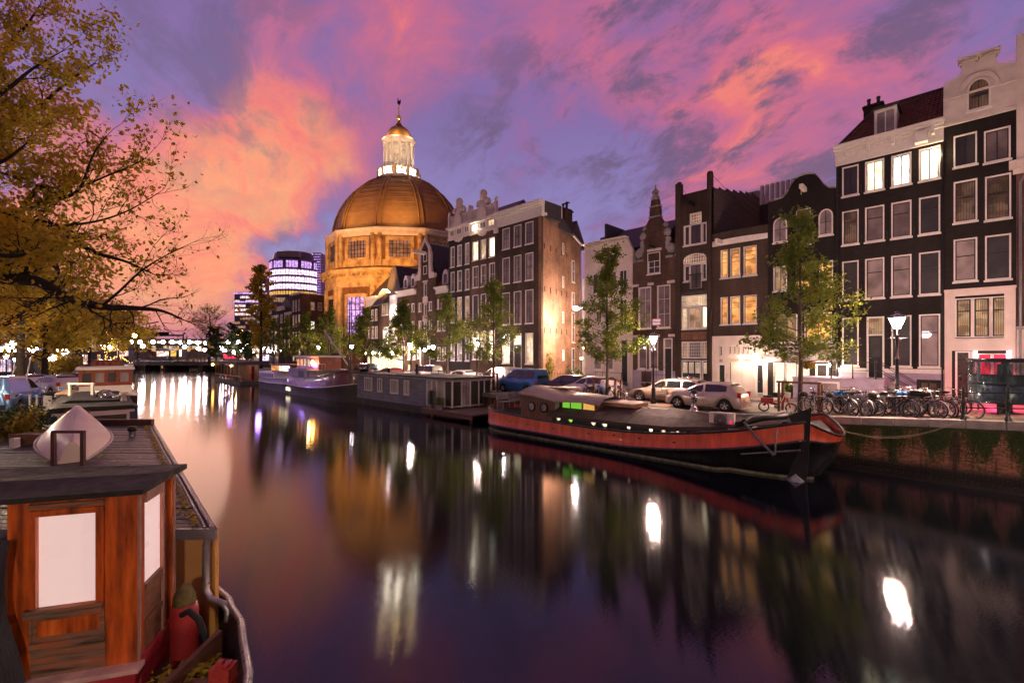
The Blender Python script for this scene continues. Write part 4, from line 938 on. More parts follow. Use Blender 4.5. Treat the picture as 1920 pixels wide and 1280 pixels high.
B.p('wall_anchor', MT['iron'], f)
def f(b):
    b.T = Ts; b.prism([(0, 13.3 + e), (3.2, 13.9 + e), (L_, 12.2 + e), (L_, 12.4 + e), (3.2, 14.15 + e), (0, 13.6 + e)][::-1], -.12, .35)
B.p('white_verge', MT['white'], f)
def f(b):
    b.T = Ts; b.tube([(8.9, -.1, 0), (8.9, -.1, 12.2 + e)], .06, 6)
B.p('drainpipe', MT['zinc'], f)
def f(b):
    cornice(b, -.1, W + .15, 13.25 + e, 14.75 + e, 0, .5)
    b.box(-.25, .25, -.3, -.05, 12.7 + e, 13.25 + e)
    b.q([(0, .3, 14.75 + e), (W, .3, 14.75 + e), (W * .8, 2.5, 15.3 + e), (W * .5, 2.5, 15.3 + e)])
B.p('cornice', MT['white'], f)
B.p('roof', MT['slate'], lambda b: (b.box(.2, W - .1, .3, 3.2, 13.3 + e, 14.9 + e), b.prism([(.5, 13.2 + e), (6.3, 12.6 + e), (2.9, 15.2 + e)], -1, W - .8, 0, 'x')))
d_ = B.p('dormer', MT['plaster'], lambda b: (b.box(W - 1.5, W - .3, 1.9, 3.6, 13.8 + e, 15.0 + e)))
b = MB(); b.q([(W - .29, 2.2, 14 + e), (W - .29, 3.2, 14 + e), (W - .29, 3.2, 14.8 + e), (W - .29, 2.2, 14.8 + e)]); b.build('pane', MT['glass_blind'], d_)
b = MB(); b.box(W - 3.0, W - 2.0, 6.2, 7.5, 12 + e, 15.9 + e); b.box(W - 3.1, W - 1.9, 6.1, 7.6, 15.6 + e, 15.75 + e); c_ = b.build('chimney', MT['dark_brick'], B.root)
b = MB(); [b.lathe([(.13, 0), (.1, .5), (.15, .55), (.15, .7)], (W - 2.5 + s_ * .25, 6.8, 15.9 + e), 8) for s_ in (-1, 1)]; b.box(W - 2.35, W - 2.15, 6.7, 6.9, 16.1 + e, 16.7 + e); b.box(W - 2.6, W - 1.9, 6.7, 6.9, 16.5 + e, 16.6 + e); b.build('chimney_pot', MT['slate'], c_)
b = MB(); b.prism([(7.2, 12 + e), (10.4, 12 + e), (8.6, 15 + e)], -2.2, W - 2.2, 0, 'x'); b.build('rear_roof', MT['slate'], B.root)
wall_lamp(B, B.lx(950), B.lz(950, 634), 350, (1, .84, .74), 'lamp', r=.16)
# floodlight high in the alley
fl = thing('floodlight', 'bright round floodlight on a bracket high in the alley', 'floodlight', (Xp(1080, 35.5), 35.5, Zp(1080, 578, 35.5)))
b = MB(); b.box(-.15, 1.6, .15, .2, -.05, .05); b.lathe([(.05, -.25), (.28, -.2), (.3, 0)], (0, .12, .12), 10); b.build('bracket', MT['zinc'], fl)
b = MB(); b.lathe([(0, -.22), (.22, -.15), (.3, 0), (.22, .15), (0, .22)], (0, 0, 0), 12); b.build('lamp_glass', MT['lamp'], fl)
light('POINT', 'flood_light', (0, -.3, -1.6), 4600, (1, .72, .54), fl, .2)
# the far side of the alley
al = thing('alley_gate', 'dark railing gate and planting at the mouth of the alley', 'gate', (-28.5, 33.2, 1.6))
for i in range(14):
    b = MB(); b.tube([(i * .33, 0, 0), (i * .33, 0, 1.25), (i * .33, 0, 1.32)], [.018, .018, .002], 5); b.build('bar', MT['iron'], al)
b = MB(); b.tube([(0, 0, 1.1), (4.4, 0, 1.1)], .02, 5); b.tube([(0, 0, .15), (4.4, 0, .15)], .02, 5); b.build('rail', MT['iron'], al)
bk = thing('alley_house', 'shadowed pale house wall closing the end of the alley', 'house', (-31.2, 42.6, 1.6))
b = MB(); b.box(0, 9, 0, 6, 0, 11.5); b.build('wall', MT['plaster'], bk)
for i in range(3):
    b = MB(); b.box(.6, 1.3, -.06, 0, 1.5 + 3.2 * i, 3.4 + 3.2 * i); b.build('window', MT['white'], bk)
for i, (u, v, c) in enumerate(((1094, 652, 'lamp_orange'), (1090, 672, 'lamp_orange'))):
    o = thing('alley_lamp', ('upper' if i == 0 else 'lower') + ' orange lamp glowing between the corner house and cream house', 'lamp', (Xp(u, 34), 34, Zp(u, v, 34)), 0, 'orange alley lamps')
    b = MB(); b.lathe([(0, -.12), (.12, -.04), (.13, .06), (0, .12)], n=8); b.build('globe', MT[c], o)
    b = MB(); b.tube([(0, 0, .12), (0, 0, .3), (0, .3, .3)], .02, 5); b.build('arm', MT['iron'], o)
    light('POINT', 'alley_light', (0, -.3, 0), 110, (1, .5, .15), o, .1)

# ---- pair with white balustraded attic: brown then black
def pair(u0, u1, name_lab, wallm, cols, rows_, seed, shadow=None):
    B = Bld('canal_house', name_lab, u0, u1); e = B.eye; W = B.W
    for vt, vb, pn, kw in rows_: B.row(cols, cols[1][0] + 4, vt, vb, pn, **kw)
    zt = B.lz(cols[1][0], 437 if u0 > 860 else 448)
    B.wall(zt, MT[wallm]); B.body(zt, 9, MT['dark_brick'])
    def f(b):
        b.box(0, W, -.14, .3, zt, zt + .25); b.box(.0, W, -.05, .3, zt + .25, zt + 1.25); b.box(-.05, W + .05, -.38, .3, zt + 1.25, zt + 1.5)
        cx = W / 2
        pts = [(cx - .75 - .02, zt + 1.5)] + [(cx - .75 * math.cos(t), zt + 1.9 + .95 * math.sin(t)) for t in [math.pi * i / 8 for i in range(9)]] + [(cx + .77, zt + 1.5)]
        b.prism(pts[::-1], -.3, .25)
        b.prism([(cx - .8, zt), (cx + .8, zt), (cx + .5, zt - .3), (cx, zt - .42), (cx - .5, zt - .3)][::-1], -.18, -.02)
        b.box(cx - .55, cx + .55, -.2, .25, zt + 2.8, zt + 3.0); b.box(cx - .4, cx + .4, -.15, .25, zt + 3.0, zt + 3.5)
        b.lathe([(.42, 0), (.5, .3), (.36, .6), (.44, .85), (.3, 1.15), (0, 1.3)], (cx, .05, zt + 3.45), 8)
        for s_ in (-1, 1):
            b.lathe([(.3, 0), (.36, .3), (.2, .6), (0, .65)], (cx + s_ * .75, .05, zt + 3.0), 8)
        for x in (.15, W - .15): b.box(x - .15, x + .15, -.1, .2, zt + 1.5, zt + 3.0); b.lathe([(.12, 0), (.2, .15), (.16, .35), (0, .5)], (x, .05, zt + 3.0), 8)
    B.p('attic', MT['pink_plaster'], f)
    def f(b):
        b.box(.3, W / 2 - .7, -.08, .16, zt + 2.65, zt + 2.8); b.box(W / 2 + .7, W - .3, -.08, .16, zt + 2.65, zt + 2.8)
        for i in range(12):
            x = .42 + i * (W / 2 - 1.2) / 6 if i < 6 else W / 2 + .82 + (i - 6) * (W / 2 - 1.2) / 6
            b.lathe([(.05, 0), (.1, .35), (.05, .7), (.07, 1.15)], (x, .04, zt + 1.5), 6)
    B.p('balustrade', MT['pink_plaster'], f, 'stuff')
    wn = ['lit_white', 'glass_dark', 'lit_warm'] if u0 > 860 else ['glass_curtain', 'glass_dark', 'glass_curtain']
    for (a, c), p_ in zip(cols, wn): B.win(B.lx(a) - .05, B.lx(c) + .05, zt + .4, zt + 1.15, p_, 2, proud=True, sill=False).location = (0, -.06, 0)
    B.p('roof', MT['slate'], lambda b: b.prism([(.3, zt + 1), (8, zt + 1), (4.2, zt + 4.1)], .3, W, 0, 'x'))
    return B
cI = [(886, 897), (901.5, 911.5), (917, 928)]
B = pair(882, 931.5, 'brown canal house with balustraded white attic and glowing top windows', 'brown_brick', cI,
    [(449, 485, ['lit_bright', 'lit_warm', 'lit_white'], dict(nx=2)), (496, 537, 'glass_dark', dict(nx=2, zf=(.5,))), (551, 604, 'glass_dark', dict(zf=(.6,), bar='iron')), (620, 674, ['glass_dark', 'lit_warm', 'lit_bright'], dict(zf=(.66,)))], 1)
B.p('stoop', MT['stone'], lambda b: (b.box(.2, 3.2, -1.6, -.05, 0, .9), [b.box(3.2 + i * .3, 3.5 + i * .3, -1.5, -.2, 0, .75 - i * .17) for i in range(4)]))
wall_lamp(B, B.lx(895), B.lz(895, 637), 400, (1, .84, .74), 'lamp', r=.2)
light('POINT', 'attic_glow', (B.lx(893), -.4, B.lz(893, 428)), 50, (1, .8, .6), B.root, .1)
cJ = [(845, 852.5), (857.5, 866), (872, 880)]
B = pair(841, 881.5, 'black canal house with balustraded white attic and tall amber windows', 'charcoal_brick', cJ,
    [(459, 498, 'glass_blind', dict(zf=(.5,))), (507, 545, 'glass_blind', dict(zf=(.5,))), (557, 604, 'lit_dim', dict(zf=(.55,))), (628, 676, ['glass_blind', 'glass_curtain', 'glass_dark'], dict(zf=(.66,)))], 2)
B.p('stoop', MT['stone'], lambda b: (b.box(.6, 3.0, -1.5, -.05, 0, .9), [b.box(3.0 + i * .3, 3.3 + i * .3, -1.5, -.2, 0, .75 - i * .17) for i in range(4)]))

# ---- smaller houses towards the church
def simple(label, u0, u1, T, vtop, wallm, rows_, name='canal_house', extra=None, ends=True):
    B = Bld(name, label, u0, u1, T); um = (u0 + u1) / 2
    for cols, vt, vb, pn, kw in rows_:
        kw = dict(dict(bar='white', fw=.09, split=False), **kw); B.row(cols, um, vt, vb, pn, **kw)
    zt = B.lz(um, vtop); B.wall(zt, MT[wallm]); B.body(zt, 8, MT[wallm]); return B, zt
# neck gable
B, zt = simple('tall narrow brown house with a scrolled white neck gable', 781, 817, 33, 523, 'brown_brick',
    [([(794.5, 800.5)], 530, 556, 'glass_dark', {}), ([(794.5, 800.5)], 569, 592, 'glass_dark', {}), ([(794.5, 800.5)], 603, 629, 'glass_dark', {}), ([(785, 790), (804, 810)], 566, 583, 'glass_curtain', {}), ([(785, 790), (804, 810)], 600, 618, 'glass_curtain', {}), ([(792, 796), (801, 805)], 637, 648, 'lit_white', {}), ([(783, 789), (808, 814)], 650, 672, 'glass_curtain', {})])
e = B.eye; W = B.W; cx = B.lx(797.5)
def f(b):
    b.prism([(cx - .95, zt), (cx + .95, zt), (cx + .85, zt + 3.7), (cx + .5, zt + 4.3), (cx, zt + 4.9), (cx - .5, zt + 4.3), (cx - .85, zt + 3.7)][::-1], -.02, .35)
B.p('gable', MT['brown_brick'], f)
def f(b):
    for s_ in (-1, 1):
        pl = [(cx + s_ * .95, zt), (cx + s_ * 2.1, zt), (cx + s_ * 2.15, zt + .5), (cx + s_ * 1.5, zt + .8), (cx + s_ * 1.3, zt + 1.8), (cx + s_ * 1.35, zt + 3.0), (cx + s_ * 1.0, zt + 3.9), (cx + s_ * .5, zt + 4.5), (cx, zt + 5.2), (cx, zt + 4.8), (cx + s_ * .85, zt + 3.7)]
        b.prism(pl if s_ < 0 else pl[::-1], -.15, .2)
B.p('scroll', MT['pink_plaster'], f)
B.p('middle_strip', MT['plaster'], lambda b: [b.box(cx - .55, cx + .55, -.04, -.003, B.lz(797, v1), B.lz(797, v0)) for v0, v1 in ((526, 529.5), (557, 568.5), (593, 602.5), (630, 634))])
B.p('hoist_beam', MT['plaster'], lambda b: b.box(cx - .35, cx + .2, -1.6, 0, zt + 3.1, zt + 3.45))
for z_ in (zt + .6, zt + 2.2): B.win(cx - .4, cx + .4, z_, z_ + 1.1, 'glass_dark', proud=True, sill=False, split=False)
B.p('roof', MT['slate'], lambda b: b.prism([(0, zt), (W, zt), (cx, zt + 4.6)][::-1], .4, 9))
B.p('white_portal', MT['white'], lambda b: (b.box(cx - 1.1, cx + 1.1, -.1, -.005, B.lz(797, 636) + .0, B.lz(797, 633)), b.box(cx - 1.1, cx - .85, -.1, -.004, 0, B.lz(797, 636)), b.box(cx + .85, cx + 1.1, -.1, -.004, 0, B.lz(797, 636))))
wall_lamp(B, cx - 1.3, B.lz(797, 657), 700, (1, .86, .78), 'lamp', y=-.5, r=.28); 
# low house with tiled roof left of the black house
B, zt = simple('low brick house with red shutters and a tiled roof beside the neck gable', 817.5, 840.5, 33, 548, 'brown_brick',
    [([(820, 823.5), (826.5, 834)], 560, 578, 'glass_curtain', {}), ([(820, 826), (829, 835)], 600, 620, 'glass_curtain', {}), ([(820, 826), (829, 836)], 650, 676, 'lit_dim', {})])
W = B.W
B.p('cornice', MT['white'], lambda b: cornice(b, 0, W, zt - .1, zt + .7, 0, .4))
B.p('shutter', mat('red_shutter', (.18, .03, .02), .6), lambda b: (b.box(B.lx(824), B.lx(826.2), -.06, -.002, B.lz(829, 578), B.lz(829, 560)), b.box(B.lx(834.3), B.lx(836.5), -.06, -.002, B.lz(829, 578), B.lz(829, 560))))
B.p('tile_roof', MT['tile_roof'], lambda b: tiles(b, 0, W, 0, zt + .7, 4.5, zt + 6.4, .4, .5), 'stuff')
B.p('roof', MT['slate'], lambda b: b.prism([(.1, zt + .6), (9, zt + .6), (4.5, zt + 6.35)], 0, W, 0, 'x'))
d_ = B.p('dormer', MT['pink_plaster'], lambda b: b.prism([(1.0, zt + .8), (2.2, zt + .8), (2.2, zt + 2.1), (1.9, zt + 2.6), (1.6, zt + 2.8), (1.3, zt + 2.6), (1.0, zt + 2.1)][::-1], .2, 1.6))
b = MB(); b.box(1.3, 1.9, .17, .2, zt + 1.1, zt + 2.2); b.build('pane', MT['glass_dark'], d_)
# brown house with two bell dormers
B, zt = simple('brown brick house with two white bell dormers above its cornice', 745.5, 780.5, 33, 553, 'brown_brick',
    [([(763, 768), (771.5, 777)], 570, 586, 'glass_dark', {}), ([(751, 756)], 568, 588, 'glass_curtain', {}), ([(751, 756), (763, 768), (771.5, 777)], 603, 624, 'lit_dim', {}), ([(753, 758), (764, 770), (774, 779)], 645, 674, 'lit_white', {}), ([(753, 759), (765, 771)], 683, 693, 'lit_bright', {})])
W = B.W
B.p('cornice', MT['white'], lambda b: cornice(b, 0, W, zt - .1, zt + .65, 0, .4))
B.p('roof', MT['tile_roof'], lambda b: (b.q([(0, -.05, zt + .6), (W, -.05, zt + .6), (W, 4, zt + 5.6), (2.0, 4, zt + 5.6)]), b.q([(0, -.05, zt + .6), (2.0, 4, zt + 5.6), (2, 5, zt + 5.6), (0, 9, zt + .6)])), None)
for x in (1.6, 3.4):
    d_ = B.p('dormer', MT['white'], lambda b: b.prism([(x - .45, zt + .8), (x + .45, zt + .8), (x + .5, zt + 2.0), (x + .25, zt + 2.6), (x, zt + 2.75), (x - .25, zt + 2.6), (x - .5, zt + 2.0)][::-1], .25, 1.8))
    b = MB(); b.box(x - .25, x + .25, .2, .25, zt + 1.1, zt + 2.1); b.build('pane', MT['glass_dark'], d_)
# brown gabled house whose blank wall is floodlit
B, zt = simple('gabled brown house with a glaring white lamp washing its wall', 711, 745, 33, 570, 'brown_brick',
    [([(716, 728)], 568, 590, 'lit_dim', dict(nx=3)), ([(718, 733)], 612, 645, 'lit_white', dict(nx=3))])
W = B.W
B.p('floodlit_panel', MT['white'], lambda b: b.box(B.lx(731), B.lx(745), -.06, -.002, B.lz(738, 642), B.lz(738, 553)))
B.p('gable', MT['slate'], lambda b: (b.prism([(0, zt), (W, zt), (W, zt + 1.6), (W * .3, zt + 1.4)][::-1], .0, .35), b.prism([(0, zt), (W, zt + 1.6), (W * .7, zt + 5.4), (W * .45, zt + 5.0)][::-1], .6, 8)))
B.p('white_bargeboard', MT['white'], lambda b: b.prism([(-.3, zt + .3), (W * .45, zt + 1.9), (W * .45, zt + 2.15), (-.3, zt + .6)][::-1], -.7, .1))
B.p('balcony_awning', MT['slate'], lambda b: b.q([(0, -1.2, zt - .2), (W * .55, -1.2, zt - .2), (W * .55, -.02, zt + 1.4), (0, -.02, zt + 1.4)]))
fl_ = light('SPOT', 'wall_floodlight', (B.lx(738), -1.3, B.lz(738, 549)), 2600, (1, .84, .74), B.root, .15, rot=(R(-14), 0, 0), spot_size=R(110), spot_blend=.6)
B.p('floodlight_head', MT['lamp'], lambda b: b.lathe([(0, -.15), (.22, 0), (0, .15)], (B.lx(738), -.8, B.lz(738, 548)), 8))
# black house with white cornice
B, zt = simple('small black house with heavy white cornice before the church', 687.5, 710.5, 33, 573, 'charcoal_brick',
    [([(689, 693), (696, 700.5), (703, 707.5)], 580, 601, 'lit_dim', dict(zf=(.5,))), ([(690, 694), (697, 701), (703, 708)], 612, 634, 'glass_blind', {}), ([(689, 694), (697, 701), (704, 709)], 664, 684, 'lit_bright', {})])
W = B.W
B.p('cornice', MT['white'], lambda b: cornice(b, -.1, W, zt - .1, zt + 1.3, 0, .6))
B.p('roof', MT['slate'], lambda b: b.prism([(.1, zt + 1.2), (8, zt + 1.2), (4, zt + 5.2)], 0, W + 2, 0, 'x'))
# cafe canopy
cf = thing('cafe_awning', 'curved glass cafe awning with warm lamps below the church', 'awning', (Xp(684, 31.2), 31.2, 1.6))
L_ = Xp(736, 31.2) - Xp(684, 31.2)
def f(b):
    b.grid([[(x * L_, 1.8 * (1 - math.cos(t)), 3.0 + 1.1 * math.sin(t)) for t in [i * .26 for i in range(7)]] for x in [j / 8 for j in range(9)]], sm=False)
part('canopy', MT['zinc'], cf, f)
for i in range(9):
    part('rib', MT['iron'], cf, lambda b: b.tube([(i / 8 * L_, 1.8 * (1 - math.cos(t)), 3.03 + 1.1 * math.sin(t)) for t in [j * .26 for j in range(7)]], .05, 5))
part('glass_front', MT['lit_bright'], cf, lambda b: b.q([(0, 1.6, .6), (L_, 1.6, .6), (L_, 1.6, 2.7), (0, 1.6, 2.7)]))
for i in range(8): part('post', MT['white'], cf, lambda b: b.box(L_ * i / 7 - .08, L_ * i / 7 + .08, 1.45, 1.58, 0, 3))
for u in (686, 699, 703, 712, 735.5):
    part('lamp_globe', MT['lamp_warm'], cf, lambda b: b.lathe([(0, -.22), (.22, 0), (0, .22)], (Xp(u, 31) - Xp(684, 31.2), -.2, 3.0), 8))
light('POINT', 'cafe_light', (L_ * .1, -.5, 2.6), 500, (1, .6, .3), cf, .3); light('POINT', 'cafe_light', (L_ * .95, -.5, 2.6), 700, (1, .66, .36), cf, .3)

# ---- domed church
CD = 82.; cc = P(748, CD, 0)
ch = thing('domed_church', 'round brick church with copper brown dome and floodlit white lantern', 'church', (cc.x, cc.y, 1.6), R(45))
eh = H - 1.6; SY = .65
def ring(b, prof, n=10, off=R(-21), m=0, sm=False, sub=1, mf=None):
    N_ = n; rows = []
    for r, z in prof:
        row = []
        for j in range(N_):
            a0, a1 = -math.pi / 2 + R(28) + 2 * math.pi * j / N_, -math.pi / 2 + R(28) + 2 * math.pi * (j + 1) / N_
            for k in range(sub):
                t = k / sub; row.append((r * ((1 - t) * math.cos(a0) + t * math.cos(a1)), SY * r * ((1 - t) * math.sin(a0) + t * math.sin(a1)), z))
        rows.append(row)
    b.grid(rows, m, True, sm, mf)
stone_b = brick('church_brick', (.36, .17, .07), (.28, .13, .055), (.34, .22, .12), .5, .16, ms=.015)
stone_c = mat('church_sandstone', ramp=[(.3, (.16, .11, .05)), (.5, (.42, .30, .15)), (.7, (.60, .46, .26))], rough=.85, vs=.9, bump=.3, bs=6)
copper = mat('brown_copper_sheets', (.21, .105, .035), .6, 0, var=.25, vs=.5)
def f(b): ring(b, [(12.6, 0), (12.6, 11.0 + eh)])
part('lower_drum', brick('church_lower_brick', (.22, .10, .05), (.17, .075, .04), (.2, .13, .08), .5, .16, ms=.015), ch, f)
part('upper_drum', stone_b, ch, lambda b: ring(b, [(12.3, 14.2 + eh), (12.3, 19.6 + eh)]))
part('cornice', stone_c, ch, lambda b: (ring(b, [(12.7, 10.9 + eh), (12.9, 11.4 + eh), (12.9, 12.8 + eh), (13.3, 13.0 + eh), (13.9, 13.3 + eh), (14.1, 13.6 + eh), (14.1, 13.8 + eh), (12.4, 14.2 + eh)]), ring(b, [(12.4, 14.3 + eh), (12.55, 14.3 + eh), (12.55, 15.3 + eh), (12.3, 15.4 + eh)])))
part('white_ring', MT['plaster'], ch, lambda b: ring(b, [(12.35, 19.3 + eh), (12.9, 19.6 + eh), (12.9, 20.1 + eh), (13.05, 20.2 + eh), (13.05, 20.5 + eh), (11.4, 20.9 + eh)]))
for j in range(10):
    for s_ in (-1, 1):
        a2 = -math.pi / 2 + R(28) + 2 * math.pi * j / 10 + .045 * s_; x, y = 12.4 * math.cos(a2), SY * 12.4 * math.sin(a2)
        part('pilaster', stone_c, ch, lambda b: b.lathe([(.45, 0), (.45, 5.4)], (x, y, 14.2 + eh), 4)); part('pilaster', stone_c, ch, lambda b: b.lathe([(.55, 0), (.55, 11)], (x * 1.01, y * 1.01, eh), 4))
def f(b):
    for i in range(90):
        a = 2 * math.pi * i / 90; b.lathe([(.16, 0), (.16, .5)], (13.45 * math.cos(a) * .985, SY * 13.45 * math.sin(a) * .985, 12.6 + eh), 4)
part('dentils', stone_c, ch, f, 'stuff')
# windows of the drum, one per face
def facet(j):   # frame of face j: origin at its middle, x along it
    a0, a1 = -math.pi / 2 + R(28) + 2 * math.pi * j / 10, -math.pi / 2 + R(28) + 2 * math.pi * (j + 1) / 10
    p0 = Vector((12.3 * math.cos(a0), SY * 12.3 * math.sin(a0), 0)); p1 = Vector((12.3 * math.cos(a1), SY * 12.3 * math.sin(a1), 0)); mid = (p0 + p1) / 2; d = p1 - p0
    return Matrix.Translation(mid) @ Matrix.Rotation(math.atan2(d.y, d.x), 4, 'Z'), d.length
for j in (-3, -2, -1, 0, 1):
    Tm, ln = facet(j % 10)
    hw = min(1.75, ln * .28); z0, z1 = 15.7 + eh, 18.5 + eh
    b = MB(); b.T = Tm
    for fr in ((-hw - .55, -hw, z0 - .5, z1 + .6), (hw, hw + .55, z0 - .5, z1 + .6), (-hw, hw, z1, z1 + .6), (-hw, hw, z0 - .5, z0)): b.box(fr[0], fr[1], -.25, .05, fr[2], fr[3])
    w_ = b.build('drum_window', stone_c, ch)
    b = MB(); b.T = Tm
    for i in range(1, 6): b.box(-hw + 2 * hw * i / 6 - .04, -hw + 2 * hw * i / 6 + .04, -.1, -.04, z0, z1)
    for i in range(1, 4): b.box(-hw, hw, -.11, -.03, z0 + (z1 - z0) * i / 4 - .04, z0 + (z1 - z0) * i / 4 + .04)
    b.build('glazing_bars', MT['iron'], w_)
    b = MB(); b.T = Tm; b.q([(-hw, -.02, z0), (hw, -.02, z0), (hw, -.02, z1), (-hw, -.02, z1)]); b.build('pane', MT['glass_curtain'], w_)
    hw2 = min(1.6, ln * .26); z0, z1 = 2.9 + eh, 9.2 + eh; lit = 'lit_purple' if j == -2 else 'glass_dark'
    b = MB(); b.T = Tm
    for fr in ((-hw2 - .5, -hw2, z0 - .5, z1 + .5), (hw2, hw2 + .5, z0 - .5, z1 + .5), (-hw2, hw2, z1, z1 + .6), (-hw2, hw2, z0 - .5, z0)): b.box(fr[0], fr[1], 0, -.6, fr[2], fr[3])
    w_ = b.build('tall_window', stone_c, ch)
    b = MB(); b.T = Tm
    for i in range(1, 4): b.box(-hw2 + 2 * hw2 * i / 4 - .06, -hw2 + 2 * hw2 * i / 4 + .06, -.55, -.47, z0, z1)
    for i in range(1, 6): b.box(-hw2, hw2, -.56, -.46, z0 + (z1 - z0) * i / 6 - .06, z0 + (z1 - z0) * i / 6 + .06)
    b.build('glazing_bars', MT['iron'], w_)
    b = MB(); b.T = Tm; b.q([(-hw2, -.45, z0), (hw2, -.45, z0), (hw2, -.45, z1), (-hw2, -.45, z1)]); b.build('pane', MT[lit], w_)
# dome with ribs
dp = [(11.6, 0), (11.5, 1.2), (11.1, 2.9), (10.4, 4.6), (9.3, 6.4), (7.9, 8.0), (6.2, 9.35), (4.4, 10.3), (3.3, 10.7)]
part('dome', copper, ch, lambda b: ring(b, [(r, z + 20.6 + eh) for r, z in dp], 10, sm=True, sub=4))
def f(b):
    for k_, (r, z) in enumerate(dp): pass
    nl = 16
    for i in range(nl):
        t = i / nl * (len(dp) - 1); k_ = int(t); q_ = t - k_; r = dp[k_][0] * (1 - q_) + dp[k_ + 1][0] * q_; z = dp[k_][1] * (1 - q_) + dp[k_ + 1][1] * q_
        ring(b, [(r + .01, z + 20.6 + eh), (r + .035, z + 20.62 + eh), (r + .0, z + 20.7 + eh)], 10, sub=2)
part('sheet_seams', copper, ch, f)
for j in range(10):
    for s_ in (-.035, .035):
        a = -math.pi / 2 + R(28) + 2 * math.pi * j / 10 + s_
        b = MB(); b.tube([((r + .03) * math.cos(a), SY * (r + .03) * math.sin(a), z + 20.6 + eh) for r, z in dp], .15, 4); b.build('dome_rib', copper, ch)
# lantern
lz = 31.0 + eh
def cl(prof, n=16, **k): return lambda b: b.lathe([(r, z + lz) for r, z in prof], (0, 0, 0), n, sy=SY + .2, **k)
part('gallery', MT['plaster'], ch, cl([(3.3, -.5), (3.75, -.2), (3.75, .25), (3.5, .25)]))
part('gallery_rail', MT['plaster'], ch, cl([(3.5, 1.5), (3.75, 1.5), (3.75, 1.75), (3.5, 1.75)]))
def f(b):
    for i in range(60):
        a = 2 * math.pi * i / 60; b.lathe([(.07, 0), (.1, .5), (.07, 1.3)], (3.6 * math.cos(a), 3.6 * (SY + .2) * math.sin(a), lz + .25), 5)
    for i in range(10):
        a = 2 * math.pi * (i + .5) / 10; b.lathe([(.3, 0), (.3, 1.75)], (3.6 * math.cos(a), 3.6 * (SY + .2) * math.sin(a), lz + .1), 4)
part('balusters', MT['plaster'], ch, f, 'stuff')
part('lantern_core', MT['lit_warm'], ch, cl([(2.0, .2), (2.0, 6.2)]))
part('lantern_base', MT['plaster'], ch, cl([(2.2, .2), (2.85, .3), (2.85, 2.1), (2.3, 2.2)]))
for i in range(12):
    a = 2 * math.pi * (i + .5) / 12
    b = MB(); b.lathe([(.32, 2.1), (.26, 2.4), (.24, 5.9), (.32, 6.2)], (2.5 * math.cos(a), 2.5 * (SY + .2) * math.sin(a), lz), 8); b.build('column', MT['white'], ch)
def f(b):
    for i in range(36):
        a = 2 * math.pi * i / 36; b.lathe([(.05, 2.1), (.05, 6.2)], (2.05 * math.cos(a), 2.05 * (SY + .2) * math.sin(a), lz), 4)
    for z in (2.9, 3.7, 4.5, 5.3): b.lathe([(2.05, z), (2.1, z), (2.1, z + .08), (2.05, z + .08)], (0, 0, lz), 16, sy=SY + .2)
part('glazing_bars', MT['white'], ch, f)
part('lantern_cornice', MT['plaster'], ch, cl([(2.3, 6.2), (2.8, 6.3), (2.8, 6.6), (3.05, 6.9), (3.05, 7.15), (2.4, 7.3)]))
part('cupola', copper, ch, cl([(2.5, 7.2), (2.35, 7.7), (2.1, 8.4), (1.6, 9.2), (.9, 9.7), (.55, 9.85), (.62, 10.0), (.35, 10.4), (.1, 10.9)]))
part('gilt_ball', mat('gilt', (.8, .62, .25), .3, .8, var=.1), ch, lambda b: (b.lathe([(0, 10.8), (.38, 11.0), (.46, 11.3), (.38, 11.6), (0, 11.8)], (0, 0, lz), 10), b.tube([(0, 0, lz + 11.7), (0, 0, lz + 13.7)], [.12, .07], 6), b.tube([(-.3, 0, lz + 13), (.3, 0, lz + 13)], .05, 5)))
part('weathercock', MT['iron'], ch, lambda b: b.prism([(-.3, lz + 14.0), (-.05, lz + 13.7), (.15, lz + 13.7), (.35, lz + 14.2), (.3, lz + 14.7), (.05, lz + 14.4), (-.1, lz + 14.5), (-.12, lz + 14.9), (-.25, lz + 14.85), (-.25, lz + 14.5)][::-1], -.05, .05))
# floodlights of the church stand on the roofs and ledges around it
for (x, y, z, pw, tx, ty, tz) in ((-15, -20, 9 + eh, 13000, -6, -4, 17 + eh), (2, -21, 9 + eh, 13000, 0, -6, 17 + eh), (15, -19, 11 + eh, 6500, 7, -4, 17 + eh)):
    o = light('SPOT', 'church_floodlight', (x, y, z), pw, (1, .40, .09), ch, .3, spot_size=R(95), spot_blend=.8)
    o.rotation_euler = (Vector((x, y, z)) - Vector((tx, ty, tz))).to_track_quat('Z', 'Y').to_euler()
for a in (-150, -115, -80, -45, -15):
    light('POINT', 'gallery_light', (3.2 * math.cos(R(a)), 3.2 * .8 * math.sin(R(a)), lz + .9), 1000, (1, .80, .62), ch, .2)
for a in (-140, -90, -40): light('POINT', 'cupola_light', (3.4 * math.cos(R(a)), 2.9 * math.sin(R(a)), lz + 7.7), 200, (1, .62, .28), ch, .15)
for (x, y) in ((-9, -11), (3, -12)):
    o = light('SPOT', 'dome_floodlight', (x, y, 20.8 + eh), 3000, (1, .58, .22), ch, .3, spot_size=R(120), spot_blend=.9)
    o.rotation_euler = (Vector((x, y, 20.8)) - Vector((x * .35, y * .35, 30))).to_track_quat('Z', 'Y').to_euler()
